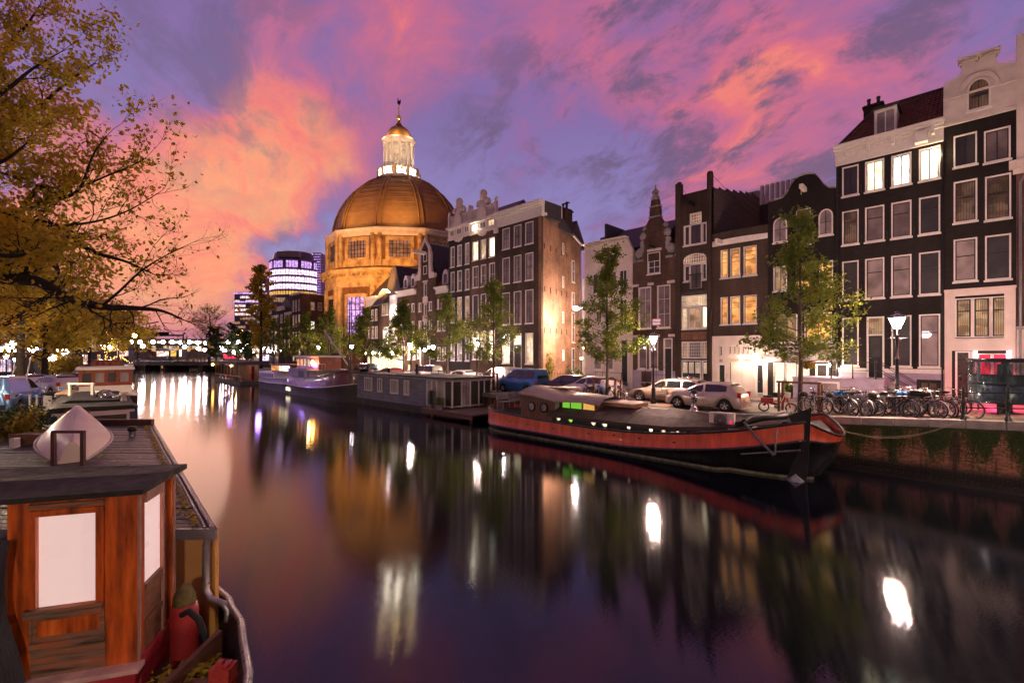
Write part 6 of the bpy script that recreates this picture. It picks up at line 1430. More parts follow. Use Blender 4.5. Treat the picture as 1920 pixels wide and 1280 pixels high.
# ---- smaller white and violet boat
sx0 = Xp(489, 19.4); SL = 13.
sb = thing('small_ship', 'small white cabin boat with amber window band and purple glow', 'boat', (sx0, 20.5, 0))
hws = lambda t: 1.8 * (max(.02, 1 - ((t - .75) / .26) ** 2.2) ** .5 if t > .75 else (max(.03, 1 - ((.15 - t) / .155) ** 2.2) ** .5 if t < .15 else 1))
ship_hull(sb, SL, hws, lambda t: 1.45 + .5 * abs(t - .4) ** 1.5, lambda t: .9 + .4 * abs(t - .4) ** 1.5, [grey_s, grey_s, MT['white']])
part('deckhouse', MT['white'], sb, lambda b: b.box(.6, 6.5, -1.5, 1.5, 1.35, 2.25))
for i in range(7): part('pane', MT['glass_dark'], sb, lambda b: b.box(.9 + i * .8, 1.35 + i * .8, -1.53, -1.501, 1.55, 2.05))
part('wheelhouse', MT['wood'], sb, lambda b: (b.box(4.2, 11.0, -1.1, 1.1, 2.25, 3.15), b.box(4.0, 11.3, -1.3, 1.3, 3.15, 3.25)))
for i in range(7): part('lit_pane', MT['lit_bright' if i > 2 else 'lit_orange'], sb, lambda b: b.box(4.35 + i * .95, 5.1 + i * .95, -1.13, -1.101, 2.45, 3.05))
light('POINT', 'purple_wash', (-.5, -4.6, 2.6), 200, (.48, .28, 1), sb, .3)
# ---- covered raft moored furthest
rx0 = Xp(419, 20); rft = thing('covered_raft', 'dark open-sided covered landing raft with small lights', 'raft', (rx0, 20.3, 0))
RL = 15.
part('float', MT['slate'], rft, lambda b: b.box(0, RL, -1.6, 2.2, -.3, .45)); part('roof', MT['slate'], rft, lambda b: b.prism([(-.8, 2.9), (RL, 2.9), (RL - 1, 3.35), (1, 3.3)][::-1], -1.9, 2.4))
for i in range(9): part('post', MT['wood'], rft, lambda b: b.box(i * RL / 8.2, i * RL / 8.2 + .15, -1.5, -1.35, .45, 2.9))
part('back_wall', MT['wood'], rft, lambda b: b.box(2, RL, .8, .95, .45, 2.9)); part('red_curtain', MT['red_paint'], rft, lambda b: b.box(RL - 3, RL - 2.2, .5, .75, .5, 2.6))
part('rail', MT['steel'], rft, lambda b: b.tube([(0, -1.5, 1.2), (RL, -1.5, 1.2)], .04, 4))
part('lamp_globe', MT['lamp_orange'], rft, lambda b: (b.lathe([(0, -.22), (.2, 0), (0, .22)], (.2, -1.9, 2.7), 8), b.lathe([(0, -.16), (.14, 0), (0, .16)], (RL * .72, -1.7, 2.7), 8)))
light('POINT', 'raft_light', (RL * .7, -1, 2.5), 60, (1, .6, .25), rft, .1)

# ---------------------------------------------------------------- left foreground, frames turned to the viewer: x to the right, y away
def cf_(u, D_, z): p_ = P(u, D_, z); return p_
orange_w = mat('orange_varnished_wood', ramp=[(.30, (.07, .014, .004)), (.42, (.30, .06, .010)), (.56, (.62, .12, .015)), (.70, (.75, .20, .03))], rough=.4, vs=2.2, stretch=(3.5, 3.5, .45), coat=.45, bump=.2, bs=8)
worn_w = mat('worn_grey_wood', ramp=[(.32, (.04, .022, .014)), (.5, (.20, .12, .08)), (.62, (.36, .10, .03)), (.72, (.28, .20, .15))], rough=.7, vs=3.5, stretch=(.5, .5, 6), bump=.4, bs=12)
ang = R(45) + math.atan2(.297, .955)
wc = P(258, 4.94)
wh = thing('wheelhouse_boat', 'orange varnished wheelhouse of a red hulled boat, nearest at left', 'boat', (wc.x, wc.y, 0), ang)
zt, zb_ = 3.13, 1.26
# local frame: origin at the near right corner, -x along the big front wall, +y back along the side wall
WL, WD = 2.3, .93
fx = [(-WL, -1.06, 'l'), (-.29, 0, 'r')]
part('corner_panel', orange_w, wh, lambda b: (b.box(-.29, -.0, .0, .06, zb_, zt - .02), b.box(-1.10, -.92, .0, .06, zb_, zt - .02)))
part('window_casing', orange_w, wh, lambda b: (b.box(-.915, -.86, -.03, .06, 1.98, 2.98), b.box(-.36, -.295, -.03, .06, 1.98, 2.98), b.box(-.86, -.36, -.03, .06, 2.92, 2.98), b.box(-.915, -.29, .0, .05, 2.98, zt - .02)))
part('window_sill', worn_w, wh, lambda b: b.box(-.95, -.295, -.06, .06, 1.90, 1.975))
part('window_head', worn_w, wh, lambda b: b.box(-.92, -.29, -.045, .0, 3.0, 3.05))
part('lower_panel', worn_w, wh, lambda b: (b.box(-.915, -.295, .0, .05, zb_ + .36, 1.90), b.box(-.92, -.29, -.03, .0, zb_ + .28, zb_ + .36), b.box(-.92, -.29, .0, .05, zb_, zb_ + .28), b.box(-.92, -.90, -.02, 0, zb_ + .3, 1.88)))
part('upper_panel', orange_w, wh, lambda b: b.box(-.86, -.34, -.012, .0, zb_ + .42, 1.84))
milk = mat('white_window_blind', (.70, .56, .53), .35, var=.02, vs=1, coat=0)
bl_ = milk.node_tree.nodes['Principled BSDF']; bl_.inputs['Emission Color'].default_value = (1, .74, .70, 1); bl_.inputs['Emission Strength'].default_value = .5  # emission stands in for lamplight falling on the blind
part('pane', milk, wh, lambda b: b.q([(-.86, .02, 1.975), (-.36, .02, 1.975), (-.36, .02, 2.92), (-.86, .02, 2.92)]))
part('lamp_reflection', glow('painted_lamp_glint', (1, .95, .9), 1.3), wh, lambda b: [b.lathe([(0, 0), (.014, -.002), (.018, -.004)], (x, .016, z), 8) for x, z in ()]) if False else None  # painted glints of lamps on the pane, switched off
part('side_post', orange_w, wh, lambda b: (b.box(-.06, .0, .061, .16, zb_, zt - .02), b.box(-.05, .0, .60, .68, zb_, zt - .02), b.box(-.05, .012, .84, WD, zb_ - .3, zt)))
part('side_trim', mat('pale_worn_trim', (.34, .19, .15), .5, var=.3, vs=4), wh, lambda b: (b.box(.0, .02, .0, .04, zb_, zt - .02), b.box(.0, .025, .58, .61, zb_, zt - .02), b.box(.0, .025, .89, WD + .01, zb_, zt), b.box(-.05, .02, .16, .6, zt - .2, zt - .02)))
part('side_panel', MT['wood'], wh, lambda b: (b.box(-.04, -.005, .16, .6, zb_, 1.95), b.box(-.04, .02, .16, .6, 1.95, 2.02), b.box(-.04, .02, .16, .6, zb_ + .3, zb_ + .36), b.box(-.05, -.04, .68, .84, zb_, zt - .02)))
part('pane', milk, wh, lambda b: b.q([(-.02, .16, 2.02), (-.02, .6, 2.02), (-.02, .6, zt - .2), (-.02, .16, zt - .2)]))
felt = MT['asphalt_roof']
part('roof', felt, wh, lambda b: (b.grid([[(-WL, -.14, zt - .03), (.10, -.14, zt - .03)], [(-WL, -.16, zt + .03), (.12, -.16, zt + .03)], [(-WL, .35, zt + .11), (.13, .35, zt + .08)], [(-WL, 1.05, zt + .12), (.13, 1.0, zt + .03)], [(-WL, 1.3, zt - .1), (.13, 1.0, zt - .03)]], sm=False), b.q([(.12, -.16, zt + .03), (.10, -.14, zt - .03), (.13, 1.0, zt - .03), (.13, 1.0, zt + .03), (.13, .35, zt + .08)])))
part('gunwale', mat('pale_rail', (.55, .36, .32), .5, var=.3, vs=4), wh, lambda b: b.box(-WL, .06, -.14, .02, zb_ - .05, zb_ + .0))
part('hull', mat('crimson_hull', (.42, .035, .05), .4, var=.25, vs=2.5, coat=.3), wh, lambda b: (b.grid([[(-WL, -.14, zb_ - .05), (.04, -.14, zb_ - .05), (.05, .9, zb_ - .05), (.0, 1.6, zb_ - .05)], [(-WL, .1, 0), (-.1, .1, 0), (-.1, .9, 0), (-.2, 1.6, -.0)]], sm=False), b.box(-.03, .03, .0, .9, zb_ - .3, zb_ - .0)))
tarp = mat('black_tarpaulin', (.045, .045, .052), .3, var=.4, vs=2, bump=.8, bs=5, stretch=(3, 3, .5))
tp_ = wh
def f(b):
    rows = []
    for i in range(9):
        t = i / 8; z = 2.75 - t * 1.45
        rows.append([(-WL + (1.32 - .04 * math.sin(t * 3) + (0.10 if t > .45 else 0) * min(1, (t - .45) * 4)) * s_, -.16 - .035 * math.sin(s_ * 19 + t * 4) - .02 * math.sin(t * 11), z) for s_ in [k_ / 14 for k_ in range(15)]])
    b.grid(rows)
part('tarpaulin', tarp, wh, f)
part('tarp_eyelet', MT['chrome'], wh, lambda b: [b.lathe([(0, .0), (.012, .004), (.016, .02)], (-WL + x, -.2, z), 6) for z in (2.72, 2.35, 2.0, 1.75, 1.5) for x in (1.10, 1.22)])

# long houseboat whose plank roof runs away from us; frame turned to the viewer: x right, y away
RZ = 2.3; ra = P(403, 6.0, 0)
rt = thing('plank_roof_houseboat', 'long houseboat with weathered dark plank roof and yellow front wall', 'houseboat', (ra.x, ra.y, 0), R(45))
GX, GY = -7.68, 8.7
gx_ = lambda y: GX * y / GY
pk = MT['plank_dark']; npk = 58
for i in range(npk):
    y0, y1 = GY * i / npk, GY * (i + 1) / npk - .012; xl = -6.5 - y0 * .9; dz_ = random.uniform(0, .014)
    b = MB(); x0_, x1_ = gx_(y0) - .12, gx_(y1) - .12
    b.grid([[(xl, y0, RZ + dz_), (x0_, y0, RZ + dz_)], [(xl, y1, RZ + dz_), (x1_, y1, RZ + dz_)]], sm=False)
    b.grid([[(xl, y0, RZ - .03), (x0_, y0, RZ - .03), (x1_, y1, RZ - .03)], [(xl, y0, RZ + dz_), (x0_, y0, RZ + dz_), (x1_, y1, RZ + dz_)]], sm=False); b.build('plank', pk, rt)
part('under_roof', MT['slate'], rt, lambda b: b.prism([(-6.5, 0.02), (0, 0.02), (GX, GY), (-14.5, GY)], RZ - .12, RZ - .031, 0, 'z'))
part('gutter', mat('grey_gutter', (.24, .19, .19), .4, .3, var=.3, vs=6), rt, lambda b: (b.tube([(.0, -.03, RZ - .01), (GX, GY, RZ - .01)], .04, 6), b.tube([(-.13, .0, RZ + .01), (GX - .13, GY, RZ + .01)], .02, 4)))
part('front_edge', MT['zinc'], rt, lambda b: b.box(-6.5, .03, -.05, .0, RZ - .14, RZ - .0))
def wedge(b, z0, z1, o1, o2, yb=.3): b.prism([(-6, yb), (o1, yb), (GX + o1 + .0, GY), (-14, GY)], z0, z1, 0, 'z')
part('side_wall', mat('ochre_wall', (.56, .30, .10), .6, var=.12, vs=1.5), rt, lambda b: wedge(b, .7, RZ - .121, -.16, 0))
part('corner_post', mat('ochre_trim', (.66, .36, .10), .5, var=.1), rt, lambda b: (b.box(-.27, -.14, .22, .298, .7, RZ - .125), b.box(-.27, -.25, .28, .298, .7, RZ - .125)))
part('pontoon', MT['slate'], rt, lambda b: wedge(b, -.2, .7, .1, 0, .0))
part('downpipe', MT['steel'], rt, lambda b: b.tube([(-.10, .05, RZ - .08), (-.15, .05, RZ - .25), (-.15, .05, 1.45), (-.08, .04, 1.34), (.12, .0, 1.30), (.19, -.03, 1.24), (.19, -.04, 1.1)], .045, 8))
b = MB()   # autumn leaves caught along the gutter
for i in range(520):
    y = rng.uniform(0, GY); x = gx_(y) - .2 - abs(rng.normal(0, .08)) if rng.random() < .75 else gx_(y) - rng.uniform(.2, 4); a = rng.uniform(0, 6.28); r_ = .03
    b.q([(x + r_ * math.cos(a + t), y + r_ * math.sin(a + t), RZ + .03 + .012 * math.sin(t * 2 + a)) for t in (0, 1.57, 3.14, 4.71)])
b.build('fallen_leaves', MT['leaf_o'], rt, 'stuff')
# open bow of that boat with its clutter
BR_ = [(-.57, .9, 1.06), (.0, .3, 1.2), (.24, -.05, 1.31), (.70, -.6, 1.42), (1.02, -1.1, 1.5), (1.40, -1.65, 1.55), (1.7, -2.2, 1.76)]
part('bow_rail', MT['steel'], rt, lambda b: b.tube(BR_, .04, 8))
part('bow_hull', MT['slate'], rt, lambda b: b.grid([BR_, [(x - .35, y, 0) for x, y, z in BR_]]))
part('bow_deck', MT['bark'], rt, lambda b: b.q([(-2.5, .3, .72), (-2.5, -2.2, .95), (1.4, -2.2, .95), (.7, -1.0, .9), (-.2, .3, .72)]))
def stand(name, lab, cat, u, D_, z, rz=0): p_ = P(u, D_, z); return thing(name, lab, cat, p_, R(45) + rz)
o = stand('fuel_drum', 'tall dull red metal drum behind the orange wheelhouse', 'drum', 346, 5.6, .78)
part('drum', mat('dull_red_drum', (.34, .03, .03), .4, var=.35, vs=3, coat=.2), o, lambda b: b.lathe([(0, 0), (.145, 0), (.15, .05), (.15, .66), (.13, .74), (0, .75)], n=16))
o = stand('moss_sack', 'dirty canvas sack slumped on top of the red drum', 'sack', 346, 5.6, 1.53)
part('sack', mat('mossy_cloth', (.12, .10, .035), .9, var=.6, vs=8, bump=.6), o, lambda b: b.lathe([(.0, .25), (.06, .22), (.11, .1), (.12, 0), (.1, -.02)], n=10, sx=1.05))
o = stand('jerrycan', 'small coral red jerrycan at the bow among leaves', 'jerrycan', 419, 4.7, 1.12)
part('can', mat('coral_plastic', (.55, .07, .05), .35, var=.2, vs=5), o, lambda b: (b.box(-.10, .10, -.08, .08, 0, .26), b.box(-.06, .0, -.03, .03, .26, .31), b.box(.02, .07, -.05, .05, .26, .29)))
o = stand('hose', 'thick black hose arching over the bow clutter', 'hose', 365, 5.3, -.55)
part('tube', MT['tyre'], o, lambda b: b.tube([(-.22, .1, 2.05), (-.1, .05, 2.12), (.05, .0, 2.05), (.14, -.02, 1.85), (.2, -.02, 1.62), (.2, 0, 1.4)], .035, 8))
o = stand('blue_bag', 'crumpled bright blue plastic bag at the lower left', 'bag', 292, 4.0, 1.25)
part('bag', mat('blue_plastic', (.02, .12, .55), .35, var=.3, bump=.6, bs=6), o, lambda b: b.lathe([(0, .34), (.05, .3), (.1, .2), (.13, .05), (.12, 0), (0, 0)], n=9))
o = stand('bow_clutter', 'dark heap of leaves, planks and rope in the open bow', 'clutter', 372, 4.9, .92); b = MB()
for i in range(900):
    x, y = min(.12, rng.normal(-.15, .2)), min(.3, rng.normal(-.1, .3)); z = .3 * math.exp(-(x * x + y * y) * 3) * rng.random() + .02; a = rng.uniform(0, 6.28); r_ = rng.uniform(.015, .035)
    b.q([(x + r_ * math.cos(a + t), y + r_ * math.sin(a + t), z + .02 * math.sin(t * 2 + a)) for t in (0, 1.57, 3.14, 4.71)])
b.build('leaves', MT['leaf_o'], o, 'stuff'); part('plank', MT['wood'], o, lambda b: (b.box(-.1, .35, -.2, -.1, .22, .26), b.box(-.12, -.06, -.5, .5, .1, .4), b.box(-.2, .2, .3, .4, .05, .1)))
# upturned white dinghy on the roof, held by two brown hoops
dg = stand('dinghy', 'upturned white dinghy lying on the dark plank roof', 'dinghy', 136, 9.5, RZ + .02)
def f(b):
    rows = []
    for i in range(15):
        t = i / 14; wv_ = .13 + .28 * math.sin(t * math.pi) if t < .5 else .41 * (1 - ((t - .5) / .5) ** 1.9) ** .75 if t < 1 else .01
        hh = .38 + .04 * t; y = t * 2.1
        rows.append([(wv_ * math.cos(a), y, hh * (1 - abs(math.cos(a)) ** 2.2) * (1 if t < .97 else .8) + .06 * t) for a in [math.pi * k_ / 12 for k_ in range(13)]])
    b.grid(rows); b.q([p_ for p_ in rows[0]][::-1])
dg.scale = (1.55, 1.2, 1.2); dg.rotation_euler = (R(11), 0, R(45 + 42))
part('hull', mat('white_gelcoat', (.78, .66, .58), .5, var=.12, vs=1.6, coat=.15), dg, f)
part('keel', MT['plaster'], dg, lambda b: b.tube([(0, .0, .37), (0, 1, .43), (0, 2.0, .44)], .018, 5))
part('gunwale', MT['plaster'], dg, lambda b: [b.tube([(s_ * (.13 + .28 * math.sin(t * math.pi) if t < .5 else .41 * max(0, 1 - ((t - .5) / .5) ** 1.9) ** .75), t * 2.1, .02 + .06 * t) for t in [k_ / 14 for k_ in range(15)]], .02, 5) for s_ in (-1, 1)])
brn = mat('brown_timber', (.085, .035, .025), .6, var=.25)
for u, D_, w_, h_, lab in ((128, 9.3, .60, .72, 'near'), (145, 13.2, .62, .62, 'far')):
    o = stand('timber_hoop', lab + ' brown timber hoop on the roof ' + ('in front of' if lab == 'near' else 'beyond') + ' the white dinghy', 'frame', u, D_, RZ + .0)
    for s_ in (-1, 1): part('upright', brn, o, lambda b: b.box(s_ * w_ / 2 - .035, s_ * w_ / 2 + .035, -.03, .03, 0, h_ - .051))
    part('crossbar', brn, o, lambda b: b.box(-w_ / 2 - .035, w_ / 2 + .035, -.03, .03, h_ - .05, h_))
o = stand('roof_flue', 'short chrome flue with black cap on the plank roof', 'flue', 248, 12.6, RZ)
part('pipe', MT['chrome'], o, lambda b: b.lathe([(.075, 0), (.075, .14)], n=10)); part('cap', MT['iron'], o, lambda b: b.lathe([(.08, .14), (.11, .17), (.11, .24), (.06, .28), (0, .28)], n=10))
o = stand('timber_beam', 'red brown timber beam across the far end of the roof', 'beam', 226, 14.4, RZ, R(1)); part('beam', brn, o, lambda b: b.box(-.95, .95, 0, .14, 0, .2))
o = stand('planter_box', 'long ochre planter box on the roof edge at left', 'planter', 58, 11.4, RZ - .05); part('box', mat('ochre_box', (.20, .10, .045), .6, var=.3, vs=3), o, lambda b: (b.box(-.5, .5, 0, .4, 0, .30), b.box(-.53, .53, -.04, .0, .2, .32)))
o = stand('mailbox', 'small white box on a post beside the ochre planter', 'box', 21, 11.0, RZ - .1); part('box', MT['white'], o, lambda b: b.box(-.05, .07, 0, .14, 0, .34))
# blue cabin boat beyond
bb = thing('blue_cabin_boat', 'dark blue cabin boat with white window frames behind the dinghy', 'boat', P(80, 15.3, 0), R(45) + R(42), None)
bz = lambda v, d=12.6: H + (662 - v) / d * 0 + (662 - v) / F * d
blue = mat('navy_cabin', (.010, .028, .085), .5, var=.25, vs=2)
part('cabin', blue, bb, lambda b: b.box(0, 2.62, 0, 5.4, 1.6, 3.0)); part('hull', MT['slate'], bb, lambda b: b.box(-.5, 2.9, -.6, 6.4, 0, 1.6))
part('roof', MT['asphalt_roof'], bb, lambda b: (b.prism([(-.15, 3.0), (2.72, 3.0), (2.5, 3.12), (.3, 3.16)][::-1], -.12, 1.3), b.prism([(.0, 3.0), (2.6, 3.0), (2.2, 3.2), (.6, 3.25)][::-1], 1.3, 5.6)))
b = MB()
for a, c in ((.38, 2.42),):
    b.box(a - .15, c + .15, -.1, -.0, 2.88, 2.96); b.box(a, a + .09, -.06, 0, 2.45, 2.879); b.box(c - .09, c, -.06, 0, 2.45, 2.879); b.box(a + .09, c - .09, -.06, 0, 2.45, 2.53); b.box(a + .09, c - .09, -.05, 0, 2.8, 2.879)
w_ = b.build('window_frame', mat('lilac_white_paint', (.62, .52, .58), .5, var=.1), bb)
b = MB(); b.q([(.47, -.02, 2.53), (2.33, -.02, 2.53), (2.33, -.02, 2.8), (.47, -.02, 2.8)]); b.build('pane', MT['glass_dark'], w_)
bb.scale = (.925, 1.3, 1)
bb.location.z = -.42
o = thing('goal_frame', 'white painted goal-shaped frame on the blue boat roof', 'frame', P(152, 19.6, 2.72), R(45)); part('frame', MT['white'], o, lambda b: (b.box(-.40, -.32, -.03, .03, 0, .40), b.box(.32, .40, -.03, .03, 0, .40), b.box(-.42, .42, -.04, .04, .401, .47)))
o.scale = (1.35, 1, 1.3)
o = thing('tan_rowboat', 'small upturned tan rowing boat on the blue boat roof', 'rowboat', P(128, 20.4, 2.76), R(45)); part('hull', mat('tan_hull', (.40, .24, .12), .5, var=.2), o, lambda b: b.grid([[(-.38 + .76 * t_, .3 * math.cos(a), .22 * (1 - abs(2 * t_ - 1) ** 2.5) ** .5 * math.sin(a)) for a in [math.pi * k_ / 8 for k_ in range(9)]] for t_ in [k_ / 10 for k_ in range(11)]]))
for i, (u, D_, h_) in enumerate(((186, 19.4, .28), (232, 17.8, .34))):
    o = thing('mushroom_vent', 'white mushroom vent on the blue boat roof, ' + ('smaller and further' if i == 0 else 'larger, by the canal side'), 'vent', P(u, D_, 2.74), R(45)); part('vent', MT['plaster'], o, lambda b: b.lathe([(.10, 0), (.08, h_ * .6), (.16, h_ * .65), (.13, h_), (0, h_ * 1.05)], n=10))
o = thing('metal_bowls', 'pile of shiny pots and tangled gear on the boat roof', 'pots', P(203, 18.6, 2.74), R(45)); part('pot', MT['chrome'], o, lambda b: (b.lathe([(.0, 0), (.14, .02), (.16, .18), (.1, .26), (0, .26)], n=10), b.lathe([(0, 0), (.1, .02), (.1, .14), (0, .16)], (.28, 0, 0), 9), b.lathe([(0, 0), (.12, .02), (.1, .12), (0, .13)], (-.25, .05, 0), 9)))
part('handle', MT['iron'], o, lambda b: b.tube([(-.5, 0, .05), (-.4, 0, .25), (-.2, 0, .36), (.1, 0, .34)], .025, 5))
# brown wheelhouse boat beyond
bw_ = thing('brown_wheelhouse_boat', 'boat with varnished red brown wheelhouse and four square windows', 'boat', P(147, 21.7, 0), R(45) + R(42))
bw_.scale = (.94, 1.1, 1.28)
bw_.location.z = -1.28
vw = mat('red_varnish', (.20, .032, .014), .35, var=.25, vs=2, coat=.5)
z0, z1 = 3.35, 4.08
part('wheelhouse', vw, bw_, lambda b: (b.box(0, 2.1, .03, 2.6, z0, z1 - .12), b.box(0, 2.1, 0, .03, z0, z0 + .13), b.box(0, 2.1, 0, .03, z1 - .24, z1 - .121), [b.box(x - .07, x + .07, 0, .03, z0 + .13, z1 - .24) for x in (.07, .55, 1.04, 1.52, 2.03)]))
part('roof', MT['plaster'], bw_, lambda b: b.box(-.1, 2.2, -.12, 2.8, z1 - .12, z1 - .03))
for i in range(4): part('pane', MT['glass_dark'] if i % 2 == 0 else MT['glass_curtain'], bw_, lambda b: b.q([(.14 + i * .49, .026, z0 + .13), (.48 + i * .49, .026, z0 + .13), (.48 + i * .49, .026, z1 - .24), (.14 + i * .49, .026, z1 - .24)]))
part('coaming', MT['pink_plaster'], bw_, lambda b: (b.box(.02, 2.08, -.03, 2.6, 3.08, z0 - .001), b.prism([(-.3, 2.95), (2.4, 2.95), (2.15, 3.08), (-.05, 3.08)][::-1], -.4, 3)))
part('hull', MT['slate'], bw_, lambda b: b.box(-.5, 2.3, -.6, 7, .8, 2.95))
part('far_cabin', vw, bw_, lambda b: b.box(.4, 1.8, 3.4, 5.5, 3.3, 4.3)); part('rods', MT['iron'], bw_, lambda b: (b.tube([(.3, 1, z1), (.55, 1, z1 + .28)], .02, 4), b.tube([(1.8, 1, z1), (1.5, 1, z1 + .30)], .02, 4), b.tube([(.5, 1, z1 + .22), (1.6, 1, z1 + .22)], .015, 4)))
# ---------------------------------------------------------------- cars
def interp(pts, x):
    for (x0, z0), (x1, z1) in zip(pts[:-1], pts[1:]):
        if x <= x1: t = (x - x0) / (x1 - x0) if x1 > x0 else 0; t = max(0, t); t2 = t; return z0 + (z1 - z0) * t2
    return pts[-1][1]
def car(label, cat, col, loc, rz, top, belt, pillars, L_=4.0, W_=1.7, wr=.31, axles=(.75, 3.25), glass=True, rack=False, van=False, group='cars parked along the canal', tail=True):
    """nose at x=0; top = roof outline, belt = waist line, pillars = [x of window gaps]"""
    o = thing('parked_car', label, cat, loc, rz, group)
    body = paint('car_paint', col, .28, 1.0, .35) if isinstance(col, tuple) else col
    gx0 = next(x for x, z in top if z > interp(belt, x) + .03); gx1 = [x for x, z in top if z > interp(belt, x) + .03][-1]
    xs_ = sorted(set([round(i * L_ / 40, 3) for i in range(41)] + [p_[0] for p_ in top] + [p_[0] for p_ in belt]))
    hwf = lambda x: W_ / 2 * (1 - .20 * max(0, (.55 - x) / .55) ** 2 - .14 * max(0, (x - (L_ - .45)) / .45) ** 2)
    def zbot(x):
        z = .20
        for a in axles:
            if abs(x - a) < wr + .05: z = max(z, wr + math.sqrt((wr + .05) ** 2 - (x - a) ** 2) - .0)
        return z
    b = MB(); rows = []
    for x in xs_:
        h = hwf(x); zt = interp(top, x); zbt = min(interp(belt, x), zt); zb_ = min(zbot(x), zbt - .08); 
        cab = zt - zbt
        hr = h - .05 - cab * .30
        rows.append([(x, h - .04, zb_), (x, h, zb_ + .05), (x, h + .01, (zb_ + zbt) / 2 + .02), (x, h - .03, zbt - .02), (x, h - .06, zbt), (x, hr + .02, zt - .05 if cab > .1 else zt), (x, hr - .08, zt), (x, hr * .5, zt + .02), (x, 0, zt + .03)])
    full = [r + [(p_[0], -p_[1], p_[2]) for p_ in r[:-1][::-1]] for r in rows]
    gl = set()
    def mf(a, c):
        x = (xs_[a] + xs_[a + 1]) / 2; cab = interp(top, x) - interp(belt, x)
        return 0
    b.grid(full, mf=mf)
    b.q(full[0]); b.q(full[-1][::-1])
    b.build('body', body, o)
    part('underside', MT['tyre'], o, lambda b: b.box(.15, L_ - .12, -W_ / 2 + .12, W_ / 2 - .12, .16, .55))
    # side windows sit a few mm proud of the pillars
    for s_ in (-1, 1):
        for (a, c) in pillars:
            n_ = 6; lo, hi = [], []
            for i in range(n_ + 1):
                x = a + (c - a) * i / n_; h = hwf(x); zt = interp(top, x); zbt = interp(belt, x); cab = max(zt - zbt, .0); hr = h - .05 - cab * .30
                z1 = max(zbt + .05, zt - .10); f_ = 1 if cab < .06 else (z1 - zbt) / max(cab - .05, .05)
                lo.append((x, s_ * (h - .06 + .012), zbt + .03)); y1 = (h - .06) + ((hr + .02) - (h - .06)) * min(1, f_)
                hi.append((x, s_ * (y1 + .012), z1))
            b = MB(); b.grid([lo, hi] if s_ < 0 else [hi, lo], sm=False); b.build('side_window', MT['carglass'], o)
    # windscreen and rear glass
    def scr(x0, x1, name, flip):
        b = MB(); rr = []
        for i in range(5):
            x = x0 + (x1 - x0) * i / 4; h = hwf(x); zt = interp(top, x); cab = max(0, zt - interp(belt, x)); hr = h - .05 - cab * .30
            rr.append([(x + (-.012 if flip else .012), y * (hr - .1), zt + .03 - .01 * abs(y)) for y in (-1, -.5, 0, .5, 1)])
        b.grid([r for r in rr], sm=False); b.build(name, MT['carglass'], o)
    scr(gx0 - .0, [x for x, z in top if z > .9 * max(z_ for _, z_ in top)][0] - .06, 'windscreen', True)
    if not van:
        xr = [x for x, z in top if z > .93 * max(z_ for _, z_ in top)][-1]; scr(xr + .1, gx1, 'rear_window', False)
    for a in axles:
        for s_ in (-1, 1):
            b = MB(); b.T = Matrix.Translation((a, s_ * (W_ / 2 - .10), wr)) @ Matrix.Rotation(R(90), 4, 'X')
            b.lathe([(wr * .62, -.09), (wr * .95, -.09), (wr, -.06), (wr, .06), (wr * .95, .09), (wr * .62, .09)], n=20); w_ = b.build('wheel', MT['tyre'], o)
            b = MB(); b.T = Matrix.Translation((a, s_ * (W_ / 2 - .10), wr)) @ Matrix.Rotation(R(90), 4, 'X')
            b.lathe([(wr * .64, .085 * -s_), (wr * .60, .07 * -s_), (wr * .2, .05 * -s_), (0, .06 * -s_)], n=20, mf=lambda a_, c_: 0 if (a_ != 1 or c_ % 4 < 2) else 1); b.build('rim', [MT['steel'], MT['tyre']], w_)
            b = MB(); b.T = Matrix.Translation((a, s_ * (W_ / 2 - .13), wr)) @ Matrix.Rotation(R(90), 4, 'X'); b.lathe([(0, 0), (wr + .05, 0), (wr + .05, -.12 * -s_)], n=20); b.build('wheel_arch', MT['tyre'], o)
    zb0 = interp(belt, .1)
    part('headlight', MT['chrome'], o, lambda b: [b.lathe([(0, -.07), (.10, -.04), (.13, 0), (.10, .05), (0, .07)], (.16, s_ * (W_ / 2 - .30), .62 if not van else .72), 8, sy=1.2) for s_ in (-1, 1)])
    part('tail_light', MT['red_paint'], o, lambda b: [b.box(L_ - .14, L_ + .004, s_ * (W_ / 2 - .2), s_ * (W_ / 2 - .06), .75, 1.0) for s_ in (-1, 1)])
    part('bumper', MT['tyre'] if van else body, o, lambda b: (b.box(-.03, .12, -W_ / 2 + .22, W_ / 2 - .22, .25, .45), b.box(L_ - .1, L_ + .03, -W_ / 2 + .16, W_ / 2 - .16, .25, .5)))
    part('mirror', body, o, lambda b: [b.lathe([(0, -.07), (.09, -.03), (.09, .05), (0, .08)], (gx0 + .48, s_ * (W_ / 2 + .07), interp(belt, gx0 + .4) + .08), 7, sx=.7) for s_ in (-1, 1)])
    part('door_line', MT['tyre'], o, lambda b: [b.box(x - .006, x + .006, s_ * (W_ / 2 + .005), s_ * (W_ / 2 + .012), .35, interp(belt, x) - .04) for s_ in (-1, 1) for x in (pillars[0][0] + .12, pillars[0][1] + .03)])
    part('door_handle', MT['chrome'], o, lambda b: [b.box(x - .07, x + .05, s_ * (W_ / 2 + .003), s_ * (W_ / 2 + .03), interp(belt, x) - .14, interp(belt, x) - .11) for s_ in (-1, 1) for x in [p_[1] - .12 for p_ in pillars[:2]]])
    part('number_plate', mat('yellow_plate', (.7, .5, .05), .5, var=.02), o, lambda b: (b.box(-.045, -.032, -.25, .25, .33, .43), b.box(L_ + .005, L_ + .035, -.25, .25, .55, .66)))
